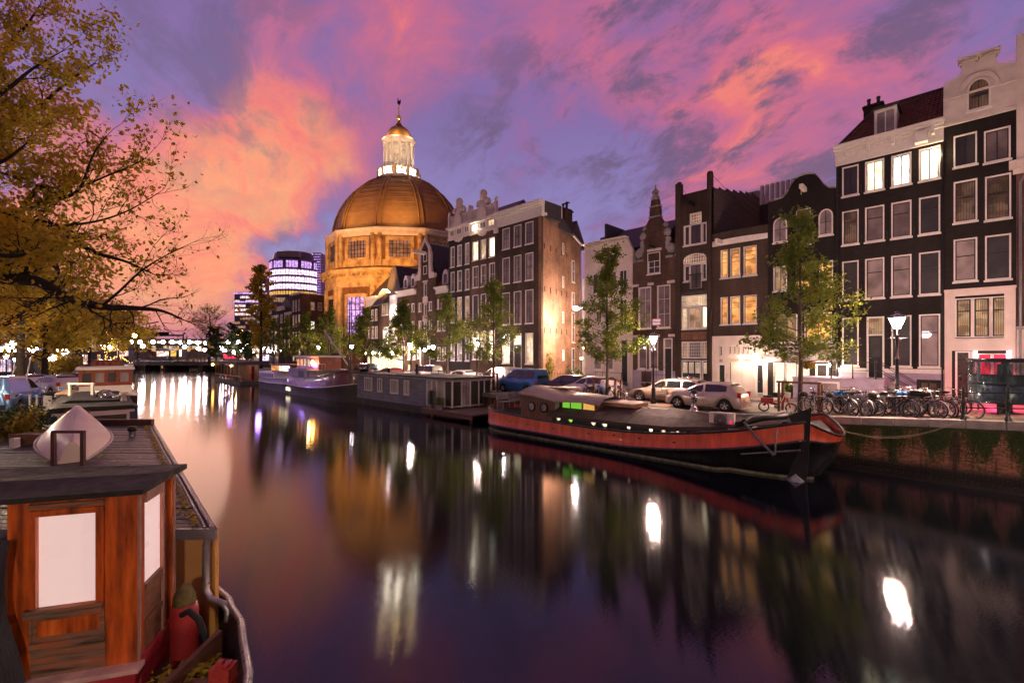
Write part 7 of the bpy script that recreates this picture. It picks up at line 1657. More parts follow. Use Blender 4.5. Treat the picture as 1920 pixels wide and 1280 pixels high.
    if rack: part('roof_rail', MT['chrome'], o, lambda b: [b.tube([(gx0 + .9, s_ * .55, max(z for _, z in top) + .03), (gx0 + 1.1, s_ * .55, max(z for _, z in top) + .09), (gx1 - .5, s_ * .55, max(z for _, z in top) + .06), (gx1 - .3, s_ * .55, max(z for _, z in top))], .02, 5) for s_ in (-1, 1)])
    part('aerial', MT['iron'], o, lambda b: b.tube([(gx1 - .5, 0, max(z for _, z in top)), (gx1 - .35, 0, max(z for _, z in top) + .45)], .006, 4))
    return o
hatch_top = [(0, .48), (.08, .66), (.5, .80), (1.0, .93), (1.05, .95), (1.75, 1.34), (2.2, 1.46), (3.0, 1.46), (3.45, 1.38), (3.8, 1.02), (3.95, .86), (4.0, .5)]
hatch_belt = [(0, .48), (.08, .66), (.5, .80), (1.0, .92), (2.2, .94), (3.3, 1.0), (3.8, 1.0), (3.95, .86), (4.0, .5)]
wag_top = [(0, .45), (.1, .64), (.6, .80), (1.25, .92), (1.3, .93), (2.05, 1.36), (2.5, 1.46), (3.9, 1.46), (4.3, 1.40), (4.6, .95), (4.7, .85), (4.72, .5)]
wag_belt = [(0, .45), (.1, .64), (.6, .80), (1.25, .90), (2.5, .93), (4.2, .96), (4.6, .93), (4.7, .85), (4.72, .5)]
mpv_top = [(0, .5), (.08, .78), (.5, 1.02), (.85, 1.12), (.9, 1.14), (1.5, 1.68), (1.9, 1.80), (3.6, 1.82), (4.0, 1.76), (4.15, 1.1), (4.2, .9), (4.22, .5)]
mpv_belt = [(0, .5), (.08, .78), (.5, 1.02), (.85, 1.1), (2, 1.12), (4.1, 1.12), (4.2, .9), (4.22, .5)]
van_top = [(0, .5), (.08, .82), (.5, 1.0), (.9, 1.12), (.95, 1.14), (1.5, 1.62), (1.9, 1.80), (3.6, 1.84), (4.1, 1.78), (4.25, 1.1), (4.3, .9), (4.32, .5)]
def on(u0, T, zoff=0): x = Xp(u0, T); return Vector((x, T, sz(x) + .005))
CY = 25.3
car('silver three-door hatchback with red tail light, nearest parked beside barge bow', 'car', (.56, .46, .42), on(1258, 24.9), 0, hatch_top, hatch_belt, [(1.35, 2.15), (2.25, 3.35)], 4.0)
car('bronze beige estate car with roof rails, behind the silver hatchback', 'car', (.34, .26, .21), on(1186, 26.2) + Vector((0, .3, 0)), 0, wag_top, wag_belt, [(1.6, 2.45), (2.55, 3.4), (3.5, 4.35)], 4.72, rack=True)
car('silver white hatchback beside the first street tree and bicycles', 'car', (.60, .52, .52), on(1063, 25.6), 0, hatch_top, hatch_belt, [(1.35, 2.15), (2.25, 3.35)], 4.0)
car('small black hatchback between blue people carrier and silver car', 'car', (.02, .022, .022), on(1022, 25.9), 0, hatch_top, hatch_belt, [(1.35, 2.15), (2.25, 3.35)], 4.0)
car('blue high-roofed people carrier parked by the corner house', 'people carrier', (.06, .22, .55), on(945, 25.4), 0, mpv_top, mpv_belt, [(1.15, 1.9), (2.0, 2.85), (2.95, 3.9)], 4.22, 1.75)
car('white delivery van with dark bumper left of the blue people carrier', 'van', (.62, .55, .55), on(905, 26.4), 0, van_top, mpv_belt, [(1.15, 1.95)], 4.32, 1.8, van=True)
car('white five-door hatchback parked by the far bicycle racks', 'car', (.66, .62, .62), on(838, 26.2), 0, hatch_top, hatch_belt, [(1.35, 2.15), (2.25, 3.35)], 4.0)
car('dark minibus seen over the grey houseboat roof', 'car', (.04, .04, .05), on(776, 26.0), 0, mpv_top, mpv_belt, [(1.15, 1.9), (2.0, 2.85), (2.95, 3.9)], 4.22, 1.75)
car('dark red hatchback seen over the grey houseboat roof', 'car', (.28, .02, .03), on(712, 25.2), 0, hatch_top, hatch_belt, [(1.35, 2.15), (2.25, 3.35)], 4.0)
car('dark green off-roader behind the red ship bow', 'car', (.02, .035, .025), on(668, 25.2), 0, mpv_top, mpv_belt, [(1.15, 1.9), (2.0, 2.85), (2.95, 3.9)], 4.22, 1.75)
car('black car with lit windscreen beyond the small white boat', 'car', (.02, .02, .025), on(560, 25.2), 0, wag_top, wag_belt, [(1.6, 2.45), (2.55, 3.4)], 4.72)
# left bank cars face the viewer
vp = P(50, 25.5, 1.6)
car('pale blue van facing the viewer at the left edge', 'van', (.16, .32, .60), vp, R(45) + R(-62), van_top, mpv_belt, [(1.15, 1.95)], 4.32, 1.8, van=True, group='cars parked under the left bank trees')
for i, (u, D_, c, l) in enumerate(((72, 33, (.5, .48, .5), 'silver hatchback under the trees behind the blue van'), (104, 37, (.05, .05, .06), 'dark hatchback further along under the left bank trees'), (20, 34, (.62, .6, .62), 'white hatchback at the left edge behind the blue van'), (136, 46, (.3, .3, .33), 'grey hatchback beside the brown wheelhouse boat'))):
    car(l, 'car', c, P(u, D_, 1.6), R(45) + R(-20), hatch_top, hatch_belt, [(1.35, 2.15), (2.25, 3.35)], 4.0, group='cars parked under the left bank trees')
# red moped
mo_ = thing('moped', 'red moped with black seat and white leg shield by the street tree', 'moped', on(1432, 24.6), R(8))
def wheel_parts(o, x, r, spokes=14, rim=MT['steel'], ty=.024, name='wheel', m=None):
    b = MB(); b.T = Matrix.Translation((x, 0, r)) @ Matrix.Rotation(R(90), 4, 'X')
    b.lathe([(r - ty * 1.6, 0), (r - ty, ty), (r, ty * .6), (r, -ty * .6), (r - ty, -ty), (r - ty * 1.6, 0)], n=22); w_ = b.build(name, m or MT['tyre'], o)
    b = MB(); b.T = Matrix.Translation((x, 0, r)) @ Matrix.Rotation(R(90), 4, 'X'); b.lathe([(r - ty * 2.4, .008), (r - ty * 1.5, .01), (r - ty * 1.5, -.01), (r - ty * 2.4, -.008)], n=22)
    for i in range(spokes):
        a = 2 * math.pi * i / spokes; b.tube([(0.02 * math.cos(a + .5), .02 * math.sin(a + .5), 0.02 * (-1) ** i), ((r - ty * 2) * math.cos(a), (r - ty * 2) * math.sin(a), 0)], .0035, 3, cap=False)
    b.lathe([(.025, -.04), (.025, .04)], n=8); b.build('rim', rim, w_)
wheel_parts(mo_, 0, .24, 12, ty=.03); wheel_parts(mo_, 1.15, .24, 12, ty=.03)
rp = paint('moped_red', (.45, .015, .02))
part('frame', rp, mo_, lambda b: (b.tube([(.0, 0, .3), (.15, 0, .5), (.6, 0, .38), (.85, 0, .55), (.95, 0, .85)], [.06, .09, .06, .06, .05], 8), b.box(-.12, .42, -.1, .1, .46, .68), b.tube([(1.13, 0, .24), (1.0, 0, .62), (.92, 0, .95)], .04, 7), b.grid([[(.95, y, .50), (1.15, y, .54), (1.38, y, .46)] for y in (-.07, 0, .07)])))
part('leg_shield', MT['plaster'], mo_, lambda b: (b.grid([[(.70, y * 1.6, .3), (.80, y * 1.4, .6), (.90, y, .9)] for y in (-.13, 0, .13)]), b.box(.92, 1.12, -.1, .1, .72, .98)))
part('seat', MT['tyre'], mo_, lambda b: b.lathe([(0, -.05), (.26, -.03), (.28, .02), (.2, .06), (0, .07)], (.18, 0, .74), 12, sy=.42)); part('engine', MT['steel'], mo_, lambda b: b.lathe([(0, -.1), (.12, -.06), (.12, .06), (0, .1)], (.55, 0, .28), 8))
part('handlebar', MT['chrome'], mo_, lambda b: (b.tube([(.88, -.3, 1.02), (.94, 0, .98), (.88, .3, 1.02)], .015, 6), b.lathe([(0, -.07), (.09, 0), (0, .07)], (1.0, 0, .92), 8)))
part('crate', MT['white'], mo_, lambda b: b.box(-.25, -.02, -.14, .14, .7, .9))
# ---------------------------------------------------------------- bicycles
def bicycle(label, cold, loc, rz, basket=False, crate=False, cover=None, group='bicycles parked along the quay'):
    o = thing('bicycle', label, 'bicycle', loc, rz, group); r = .345; fm = paint('bike_frame', cold, .4, .3)
    wheel_parts(o, 0, r, 16); wheel_parts(o, 1.08, r, 16)
    part('frame', fm, o, lambda b: (b.tube([(0, 0, r), (.42, 0, .30)], .013, 5), b.tube([(0, 0, r), (.33, 0, .74)], .010, 5), b.tube([(.42, 0, .30), (.30, 0, .88)], .017, 6), b.tube([(.42, 0, .30), (.90, 0, .74)], .018, 6), b.tube([(.34, 0, .70), (.88, 0, .84)], .015, 6), b.tube([(1.08, 0, r), (1.0, 0, .55), (.86, 0, 1.02)], .015, 6)))
    part('mudguard', fm, o, lambda b: [b.grid([[(x + (r + .03) * math.cos(a), y, r + (r + .03) * math.sin(a)) for a in [R(g) for g in range(a0, a1, 16)]] for y in (-.025, .025)]) for x, a0, a1 in ((0, 20, 200), (1.08, 10, 150))])
    part('saddle', MT['tyre'], o, lambda b: b.lathe([(0, -.03), (.10, -.02), (.12, .02), (0, .05)], (.27, 0, .93), 8, sx=1.3, sy=.8))
    part('handlebar', MT['chrome'], o, lambda b: b.tube([(.66, -.27, 1.05), (.80, -.24, 1.08), (.88, -.1, 1.04), (.88, .1, 1.04), (.80, .24, 1.08), (.66, .27, 1.05)], .011, 5))
    part('carrier', MT['iron'], o, lambda b: (b.tube([(.2, -.06, .76), (-.3, -.06, .74), (-.3, .06, .74), (.2, .06, .76)], .008, 4), b.tube([(-.2, .08, .74), (0, .09, r)], .006, 4), b.tube([(-.2, -.08, .74), (0, -.09, r)], .006, 4)))
    part('crank', MT['chrome'], o, lambda b: (b.lathe([(.09, -.01), (.09, .01)], (.42, .05, .30), 10), b.tube([(.42, .05, .30), (.50, .06, .15)], .01, 4), b.tube([(.42, -.05, .30), (.34, -.06, .45)], .01, 4), b.box(.46, .55, .06, .14, .14, .16)))
    if basket: part('basket', MT['iron'] if not crate else mat('brown_basket', (.10, .05, .025), .8), o, lambda b: (b.box(.92, 1.28, -.18, .18, .74, .96)))
    if cover: part('saddle_bag', cover, o, lambda b: b.lathe([(0, -.12), (.17, -.06), (.18, .05), (.1, .12), (0, .12)], (-.12, 0, .84), 8, sy=.8))
    return o
blk = bicycle('black bicycle at the left end of the canal-side rack, brown box on carrier', (.015, .015, .016), (0, 0, 0), 0, cover=mat('black_box', (.02, .016, .014), .6))
red = bicycle('dark red bicycle leaning by the railing post with a black front crate', (.16, .012, .015), (0, 0, 0), 0, basket=True)
sil = bicycle('silver bicycle with a bright blue saddle cover near the rack end', (.35, .35, .36), (0, 0, 0), 0, cover=mat('blue_cover', (.03, .18, .55), .5))
base_u = [1553, 1578, 1600, 1622, 1645, 1662, 1683, 1707, 1728, 1748, 1565, 1589, 1634, 1673, 1718]
lab = ['black bicycle third from the left end of the bicycle rack', 'silver bicycle behind the front row near the left rack hoop', 'black bicycle under the second rack hoop, wheel towards the canal', 'dark bicycle left of the street lamp foot in the crowded rack',
       'black bicycle directly before the street lamp foot', 'silver bicycle just right of the lamp foot, leaning left', 'black bicycle with upright bars in the middle of the rack', 'dark bicycle left of the one with blue saddle cover', 'silver grey bicycle behind the crowded rack at the stoop', 'black bicycle between the blue saddle cover and the crate bicycle', 'dark bicycle squeezed between the first two rack hoops', 'silver bicycle leaning on the second rack hoop', 'black bicycle just left of the lamp foot with bars turned', 'dark red bicycle half hidden right of the lamp foot', 'black bicycle with box between the lamp foot and blue saddle cover']
def bpos(u, T): x = Xp(u, T); return Vector((x, T, sz(x) + .01))
blk.location = bpos(1512, 24.3); blk.rotation_euler = (R(2), 0, R(8))
red.location = bpos(1738, 23.9); red.rotation_euler = (R(-4), 0, R(184)); red.location = bpos(1790, 23.9)
sil.location = bpos(1700, 24.1); sil.rotation_euler = (R(3), 0, R(-30))
for i, u in enumerate(base_u):
    src = [blk, sil, blk, red, blk][i % 5]
    o = place_copy(src, bpos(u + rng.uniform(-4, 4), 23.75 + rng.uniform(0, .75)), 0, lab[i])
    o.rotation_euler = (R(rng.uniform(-7, 7)), 0, R(rng.choice([-38, -25, -48, 150, 138, -15])))
lab2 = ['dark bicycle fallen inwards behind the crowded canal-side rack', 'black bicycle at the back of the rack below the stoop railing', 'silver bicycle at the back near the red handled one', 'dark bicycle at the back right of the lamp post']
for i, u in enumerate((1590, 1640, 1690, 1735)):
    o = place_copy([blk, red, sil, blk][i], bpos(u, 24.9), 0, lab2[i]); o.rotation_euler = (R(rng.uniform(-8, 8)), 0, R(rng.choice([20, 200, -20])))
lab3 = ['bicycle with teal saddle bag leaning by the first street tree', 'white framed bicycle right of the first street tree', 'dark bicycle between the tree guard and estate car', 'bicycle with yellowish wheel behind the tree guard']
for i, (u, T) in enumerate(((1098, 24.1), (1128, 24.0), (1145, 24.6), (1160, 25.2))):
    o = place_copy([red, sil, blk, sil][i], bpos(u, T), 0, lab3[i], 'bicycles by the first street tree'); o.rotation_euler = (R(rng.uniform(-6, 6)), 0, R([-35, 150, -20, -40][i]))
o = place_copy(blk, bpos(1208, 28.8), R(-10), 'black bicycle leaning on the lamp post before the ornate gable house', 'bicycles by the first street tree')
o = place_copy(blk, bpos(1148, 31.6), R(60), 'bicycle standing upright against the cream house railing', 'bicycles by the first street tree')
for i, (u, l) in enumerate(((886, 'bicycle between white hatchback and houseboat glazing'), (868, 'bicycle behind the white hatchback by the far rack'), (900, 'bicycle beside the white delivery van nose'))):
    place_copy([blk, sil, blk][i], bpos(u, 24.4), R(-30 + 20 * i), l, 'bicycles near the houseboat')
for i, (u, D_, l) in enumerate(((72, 23, 'bicycle behind white railing nearest the blue van'), (95, 24, 'bicycle leaning on the white railing by the white sign board'), (122, 26, 'bicycle right of the white sign board'), (60, 27, 'bicycle in shadow behind the blue van'), (140, 31, 'bicycle beside the brown wheelhouse boat'))):
    place_copy([sil, blk, sil, blk, blk][i], P(u, D_, 1.61), R(45) + R([5, -15, 20, 190, 10][i]), l, 'bicycles on the left quay')
# rack hoops
for i in range(8):
    u = 1527 + i * 31; p_ = bpos(u, 23.95)
    o = thing('bicycle_rack', 'galvanised tube hoop, ' + ['first from the left, nearest the street tree', 'second from the left in the canal-side rack', 'third from the left in the canal-side rack', 'fourth from the left, before the lilac stoop', 'fifth from the left, by the lamp foot', 'third from the right in the canal-side rack', 'second from the right in the canal-side rack', 'last on the right, nearest the railing'][i], 'bicycle rack', p_, R(-6), 'hoops of the canal-side bicycle rack')
    part('hoop', MT['steel'], o, lambda b: b.tube([(0, 0, 0), (0, 0, .74), (.04, 0, .80), (.62, 0, .80), (.66, 0, .74), (.66, 0, 0)], .022, 7))
# urinal: round dark green-blue steel with perforated upper band
ux, uy = Xp(1884, 26.3), 26.3
ur = thing('street_urinal', 'curved dark steel street urinal with perforated top panels', 'urinal', (ux, uy, sz(ux)), 0)
us = paint('blue_black_steel', (.02, .035, .045), .25, .6, .5); rr_ = 1.02
part('lower_shell', us, ur, lambda b: (b.lathe([(rr_, .42), (rr_ + .01, 1.15), (rr_, 1.16)], n=40), b.lathe([(rr_, .40), (rr_ + .03, .40), (rr_ + .03, .46), (rr_, .46)], n=40), b.lathe([(rr_, 1.14), (rr_ + .035, 1.14), (rr_ + .035, 1.2), (rr_, 1.2)], n=40)))
part('upper_shell', us, ur, lambda b: (b.lathe([(rr_ + .01, 1.2), (rr_ + .01, 1.46)], n=40), b.lathe([(rr_ + .01, 1.98), (rr_ + .01, 2.06), (rr_ + .05, 2.07), (rr_ + .05, 2.12), (rr_, 2.12)], n=40)))
def f(b):
    n_ = 200; rows_n = 14
    seg_ = 10
    for k_ in range(8):
        a0 = 2 * math.pi * k_ / 8 + .08
        b.lathe([(rr_ + .01, 1.46), (rr_ + .01, 1.98)], n=3, a0=a0 - .16, a1=a0, sm=False)
part('panel_post', us, ur, f)
def f(b):   # expanded mesh: crossing strips leave diamond holes
    for k_ in range(8):
        a0 = 2 * math.pi * k_ / 8 + .08; a1 = a0 + 2 * math.pi / 8 - .16
        n_ = 12; h0, h1 = 1.46, 1.98
        for d_ in (1, -1):
            for i in range(-8, n_ + 8):
                t0, t1 = i / n_, (i + 8 * d_) / n_
                pts = []
                for q_ in range(7):
                    t = t0 + (t1 - t0) * q_ / 6; z = h0 + (h1 - h0) * q_ / 6
                    if -.001 <= t <= 1.001: pts.append(((rr_ + .01) * math.cos(a0 + (a1 - a0) * t), (rr_ + .01) * math.sin(a0 + (a1 - a0) * t), z))
                if len(pts) > 1: b.tube(pts, .0075, 3, cap=False, sm=False)
part('perforated_mesh', us, ur, f, 'stuff')
for k_ in range(6):
    a = 2 * math.pi * k_ / 6 + .3; part('leg', us, ur, lambda b: b.box(rr_ * .96 * math.cos(a) - .03, rr_ * .96 * math.cos(a) + .03, rr_ * .96 * math.sin(a) - .03, rr_ * .96 * math.sin(a) + .03, 0, .42))
part('centre_column', us, ur, lambda b: b.lathe([(.22, 0), (.22, 1.9)], (0, 0, 0), 12))
# ---------------------------------------------------------------- street lamps
def street_lamp(label, x, y, z, power, h=4.15, group='old iron lanterns along the right quay', col=(1, .62, .48), lit=True):
    o = thing('street_lamp', label, 'street lamp', (x, y, z), 0, group)
    part('post', MT['iron'], o, lambda b: (b.lathe([(.17, 0), (.17, .25), (.11, .35), (.10, .8), (.13, .85), (.075, .95), (.055, 2.2), (.085, 2.25), (.045, 2.35), (.04, h - .95), (.07, h - .92), (.03, h - .8), (.03, h - .62)], n=12), b.tube([(-.32, 0, h - 1.0), (.32, 0, h - 1.0)], .018, 6), [b.tube([(s_ * .02, 0, h - 1.2), (s_ * .2, 0, h - .95), (s_ * .16, 0, h - .72), (s_ * .08, 0, h - .66)], .012, 5) for s_ in (-1, 1)]))
    part('glass', MT['lamp'], o, lambda b: b.lathe([(.10, h - .6), (.27, h - .16), (.25, h - .14)], n=6, sm=False))
    def f(b):
        for i in range(6):
            a = 2 * math.pi * i / 6; b.tube([(.105 * math.cos(a), .105 * math.sin(a), h - .6), (.275 * math.cos(a), .275 * math.sin(a), h - .15)], .012, 4)
        b.lathe([(.30, h - .16), (.33, h - .14), (.30, h - .10)], n=12)
    part('glazing_bars', MT['iron'], o, f)
    part('lamp_cap', MT['chrome'], o, lambda b: (b.lathe([(.29, h - .13), (.22, h - .03), (.12, h + .03), (.06, h + .04), (.07, h + .12), (0, h + .15)], n=12), [b.lathe([(.0, -.03), (.03, 0), (0, .05)], (.29 * math.cos(a), .29 * math.sin(a), h - .08), 5) for a in [2 * math.pi * i / 6 for i in range(6)]]))
    if power: light('POINT', 'lantern_light', (0, 0, h - .36), power * 7.5, col, o, .22)
    return o
for u, T, pw, l in ((1682, 25.0, 1500, 'lit iron lantern in the crowded bicycle rack before the black house'), (1225, 25.2, 1250, 'lit iron lantern before the ornate gable house'), (894, 25.2, 1100, 'lit iron lantern before the brown house with balustraded attic'), (770, 25.5, 1300, 'lit iron lantern before the house with bell dormers'), (598, 25.5, 1100, 'lit iron lantern beyond the bare green tree, by the dark block'), (659, 25.5, 1100, 'lit iron lantern left of the church cafe')):
    x = Xp(u, T); street_lamp(l, x, T, sz(x), pw)
street_lamp('lit iron lantern on the bridge behind the viewer', 5.2, -3.5, 1.5, 1900, h=5.2, group=None, col=(1, .70, .48))
street_lamp('second lit iron lantern on the bridge behind the viewer', 6.2, 11.5, 1.5, 1900, h=5.2, group=None, col=(1, .70, .48))
street_lamp('unseen lantern added on the left quay to light the big autumn tree', *P(-190, 15, 1.6), 1500, group=None, col=(1, .78, .5))  # added out of view to brighten the autumn leaves
street_lamp('second unseen lantern added on the left quay to light the autumn tree', *P(-60, 24, 1.6), 1500, group=None, col=(1, .70, .36))  # another added lamp, out of view, lifting the tree from below
o = street_lamp('iron lantern just outside the picture beyond the urinal', 5.5, 25.2, sz(5.5), 1500)
# tall thin lamps and distant glow globes
def globe(u, D_, v, m_='lamp', r=.3, power=0, col=(1, .75, .65), zb=1.6, lab='small glowing street lamp in the far crowd of lights', grp='distant street lamps', cat='street lamp'):
    p_ = P(u, D_, v=v); o = thing('street_lamp', lab, cat, (p_.x, p_.y, zb), 0, grp); h = p_.z - zb
    part('post', MT['iron'], o, lambda b: b.tube([(0, 0, 0), (0, 0, h - r)], .06, 5)); part('globe', MT[m_], o, lambda b: b.lathe([(0, h - r), (r * .7, h - r * .7), (r, h), (r * .7, h + r * .7), (0, h + r)], n=10))
    if power: light('POINT', 'lamp_light', (0, 0, h), power, col, o, r)
    return o
GL = 'distant street lamp glowing behind the left bank tree trunks'; GG = 'distant lamps of the left bank'
for u, D_, v, m_, r, pw in ((23, 42, 650, 'lamp', .55, 900), (3, 60, 655, 'lamp_orange', .3, 0), (62, 55, 654, 'lamp', .45, 700), (80, 60, 657, 'shop2', .35, 0), (110, 60, 657, 'lamp', .55, 900), (120, 66, 659, 'lamp', .5, 0), (98, 48, 671, 'lamp', .35, 500), (131, 90, 658, 'lamp', .4, 0), (141, 100, 652, 'lamp', .35, 0), (168, 90, 662, 'lamp', .4, 600), (152, 85, 667, 'lamp', .35, 0), (48, 80, 648, 'lamp', .3, 0), (190, 115, 650, 'lamp', .45, 800), (199, 118, 649, 'lamp', .4, 0), (206, 116, 650, 'lamp', .45, 0), (60, 62, 668, 'lamp', .3, 0), (40, 62, 670, 'lamp', .28, 0), (12, 50, 668, 'lamp', .25, 0), (29, 52, 672, 'lamp', .3, 0)):
    globe(u, D_, v, m_, r, pw, lab=GL, grp=GG)
globe(137, 80, 608, 'lamp_orange', .35, 500, (1, .5, .15), lab='tall orange street lamp among the brown trees at left', grp=None); globe(252, 105, 629, 'lamp_orange', .5, 500, (1, .5, .15), lab='tall orange lamp right of the tree wound with fairy lights', grp=None)
FL = 'distant street lamp glowing near the station and far bridge'
for i, (u, v) in enumerate(((245, 641), (262, 641), (287, 641), (306, 641), (323, 641), (338, 642), (355, 641), (371, 642), (268, 649), (346, 650), (372, 653), (384, 655), (386, 643), (415, 652), (421, 656), (428, 641), (440, 660), (447, 642), (455, 656), (464, 646), (467, 658), (472, 658), (492, 650), (509, 659), (512, 660), (543, 658), (547, 660), (503, 658))):
    D_ = 150 - abs(u - 330) * .25 if u < 500 else 100
    globe(u, D_, v, 'lamp', .55 if u < 500 else .35, 500 if i % 5 == 0 else 0, lab=FL, grp='distant lamps by the station')
for i, (u, v) in enumerate(((443, 622), (452, 627), (444, 628), (455, 622))): globe(u, 140, v, 'lamp_orange', .5, 0, lab=['upper left', 'middle', 'lower left', 'upper right'][i] + ' lamp of four orange lamps clustered below the office block', grp='orange lamp cluster')
for u, v in ((530, 655), (536, 657), (545, 657)): globe(u, 95, v, 'lamp', .5, 900, lab={530: 'left', 536: 'middle', 545: 'right'}[u] + ' one of three bright white lamps before the dark gabled houses', grp='bright lamps before the gabled houses')
for u, v, pw in ((804, 652, 1500), (797, 655, 0), (812, 651, 0)): 
    p_ = Vector((Xp(u, 29.5), 29.5, 0)); D_ = (p_.y - p_.x) * S2; globe(u, D_, v, 'lamp', .24, pw, (1, .85, .75), lab={804: 'middle', 797: 'left', 812: 'right'}[u] + ' one of three glaring white globes before the neck gable house', grp='white globes before the neck gable house')
# ---------------------------------------------------------------- trees
def leaves(b_pts, size, mat_, parent, name='crown', kind=None, jit=.1):
    n = len(b_pts); c = np.array(b_pts)[:, None, :]; s_ = size * rng.uniform(.6, 1.3, (n, 1, 1))
    a = rng.normal(size=(n, 3)); a /= np.linalg.norm(a, axis=1, keepdims=True); t = rng.normal(size=(n, 3)); bb_ = np.cross(a, t); bb_ /= np.linalg.norm(bb_, axis=1, keepdims=True); cc_ = np.cross(a, bb_)
    sh = np.array([(-1, 0), (-.3, .55), (.45, .5), (1.1, 0), (.45, -.5), (-.3, -.55)])
    v = c + s_ * (sh[None, :, 0:1] * bb_[:, None, :] + sh[None, :, 1:2] * cc_[:, None, :]) + s_ * .25 * (np.abs(sh[None, :, 1:2]) * a[:, None, :])
    me = bpy.data.meshes.new(name); me.vertices.add(n * 6); me.vertices.foreach_set('co', v.reshape(-1)); me.loops.add(n * 6); me.loops.foreach_set('vertex_index', np.arange(n * 6)); me.polygons.add(n); me.polygons.foreach_set('loop_start', np.arange(n) * 6)
    me.update(calc_edges=True); me.validate(); me.materials.append(mat_); o = bpy.data.objects.new(name, me); COL.objects.link(o); child(o, parent)
    if kind: o['kind'] = kind
    return o
def young_tree(label, x, y, z, h, w_, lm='leaf', seed=0, n=7000, clear=2.3, guard=True, grp='young street trees along the right quay', size=.075, bare=False):
    r_ = random.Random(seed); o = thing('street_tree', label, 'tree', (x, y, z), 0, grp); b = MB()
    b.tube([(0, 0, 0), (.03, .02, clear), (0, 0, h * .6), (.02, 0, h * .96)], [.12, .09, .05, .012], 8); pts = []
    nb_ = 46
    for i in range(nb_):
        t = ((i + r_.random()) / nb_) ** 1.35; z0 = clear - .1 + (h - clear) * t * .93
        env = w_ * 1.35 * max(.10, (1 - t * 1.15)) ** .8 * (.8 + .5 * r_.random()) * (min(1, .7 + t * 3)) + .16
        a = r_.uniform(0, 6.283); up = .35 + .5 * t
        tip = Vector((env * math.cos(a), env * math.sin(a), env * up)); mid = tip * .5 + Vector((r_.uniform(-.1, .1), r_.uniform(-.1, .1), -.05 * env))
        base_ = Vector((0, 0, z0)); b.tube([base_, base_ + mid, base_ + tip], [.028 * (1 - t * .6), .016, .004], 4, cap=False)
        for k_ in range(5):
            q_ = r_.uniform(.3 if t > .45 else .5, 1); s0 = base_ + (mid * (q_ * 2) if q_ < .5 else mid + (tip - mid) * (q_ * 2 - 1)); e_ = s0 + Vector((r_.gauss(0, .3), r_.gauss(0, .3), r_.gauss(.12, .22))) * (.35 + env * .35)
            b.tube([s0, e_], [.008, .003], 3, cap=False)
            for m_ in range(max(1, int(n / nb_ / 5))):
                q2 = r_.random() ** .7; pts.append(tuple(s0.lerp(e_, q2) + Vector((r_.gauss(0, .15), r_.gauss(0, .15), r_.gauss(0, .13)))))
    b.build('trunk', MT['bark'], o); leaves(pts, size, MT[lm], o)
    if guard: part('tree_guard', MT['wood'], o, lambda b: (b.box(-.85, -.75, -.35, -.25, 0, 1.35), b.box(.75, .85, -.35, -.25, 0, 1.35), b.box(-.9, .9, -.38, -.22, 1.351, 1.45), b.box(.75, .85, .3, .4, 0, 1.35), b.box(-.85, -.75, .3, .4, 0, 1.35)))
    return o
for i, (u, T, vt, w_, n_, l) in enumerate(((1500, 24.5, 392, 1.75, 9000, 'green street tree before the narrow black bell gable house'), (1138, 24.5, 457, 1.9, 9000, 'green street tree before the cream plastered house'), (925, 24.8, 520, 1.9, 6500, 'green street tree before the tall corner house'), (838, 25, 548, 1.9, 6000, 'green street tree before the black balustraded house'), (757, 25, 560, 1.8, 5000, 'thin street tree before the floodlit wall'), (683, 25, 575, 1.8, 4000, 'green street tree before the violet church window'), (617, 25, 572, 2.3, 5000, 'bright green bushy tree before the church wall'), (572, 25, 585, 1.9, 3500, 'small green tree before the brown brick block'), (536, 25, 592, 1.9, 3000, 'small dark green tree before the gabled houses'), (512, 25, 596, 1.8, 2500, 'dark green tree beside the tall yellow tree'))):
    x = Xp(u, T); z = sz(x); h = Zp(u, vt, T) - z
    young_tree(l, x, T, z, h, w_, 'leaf', i + 3, n_, guard=i < 4, size=.075 if i < 4 else .11)
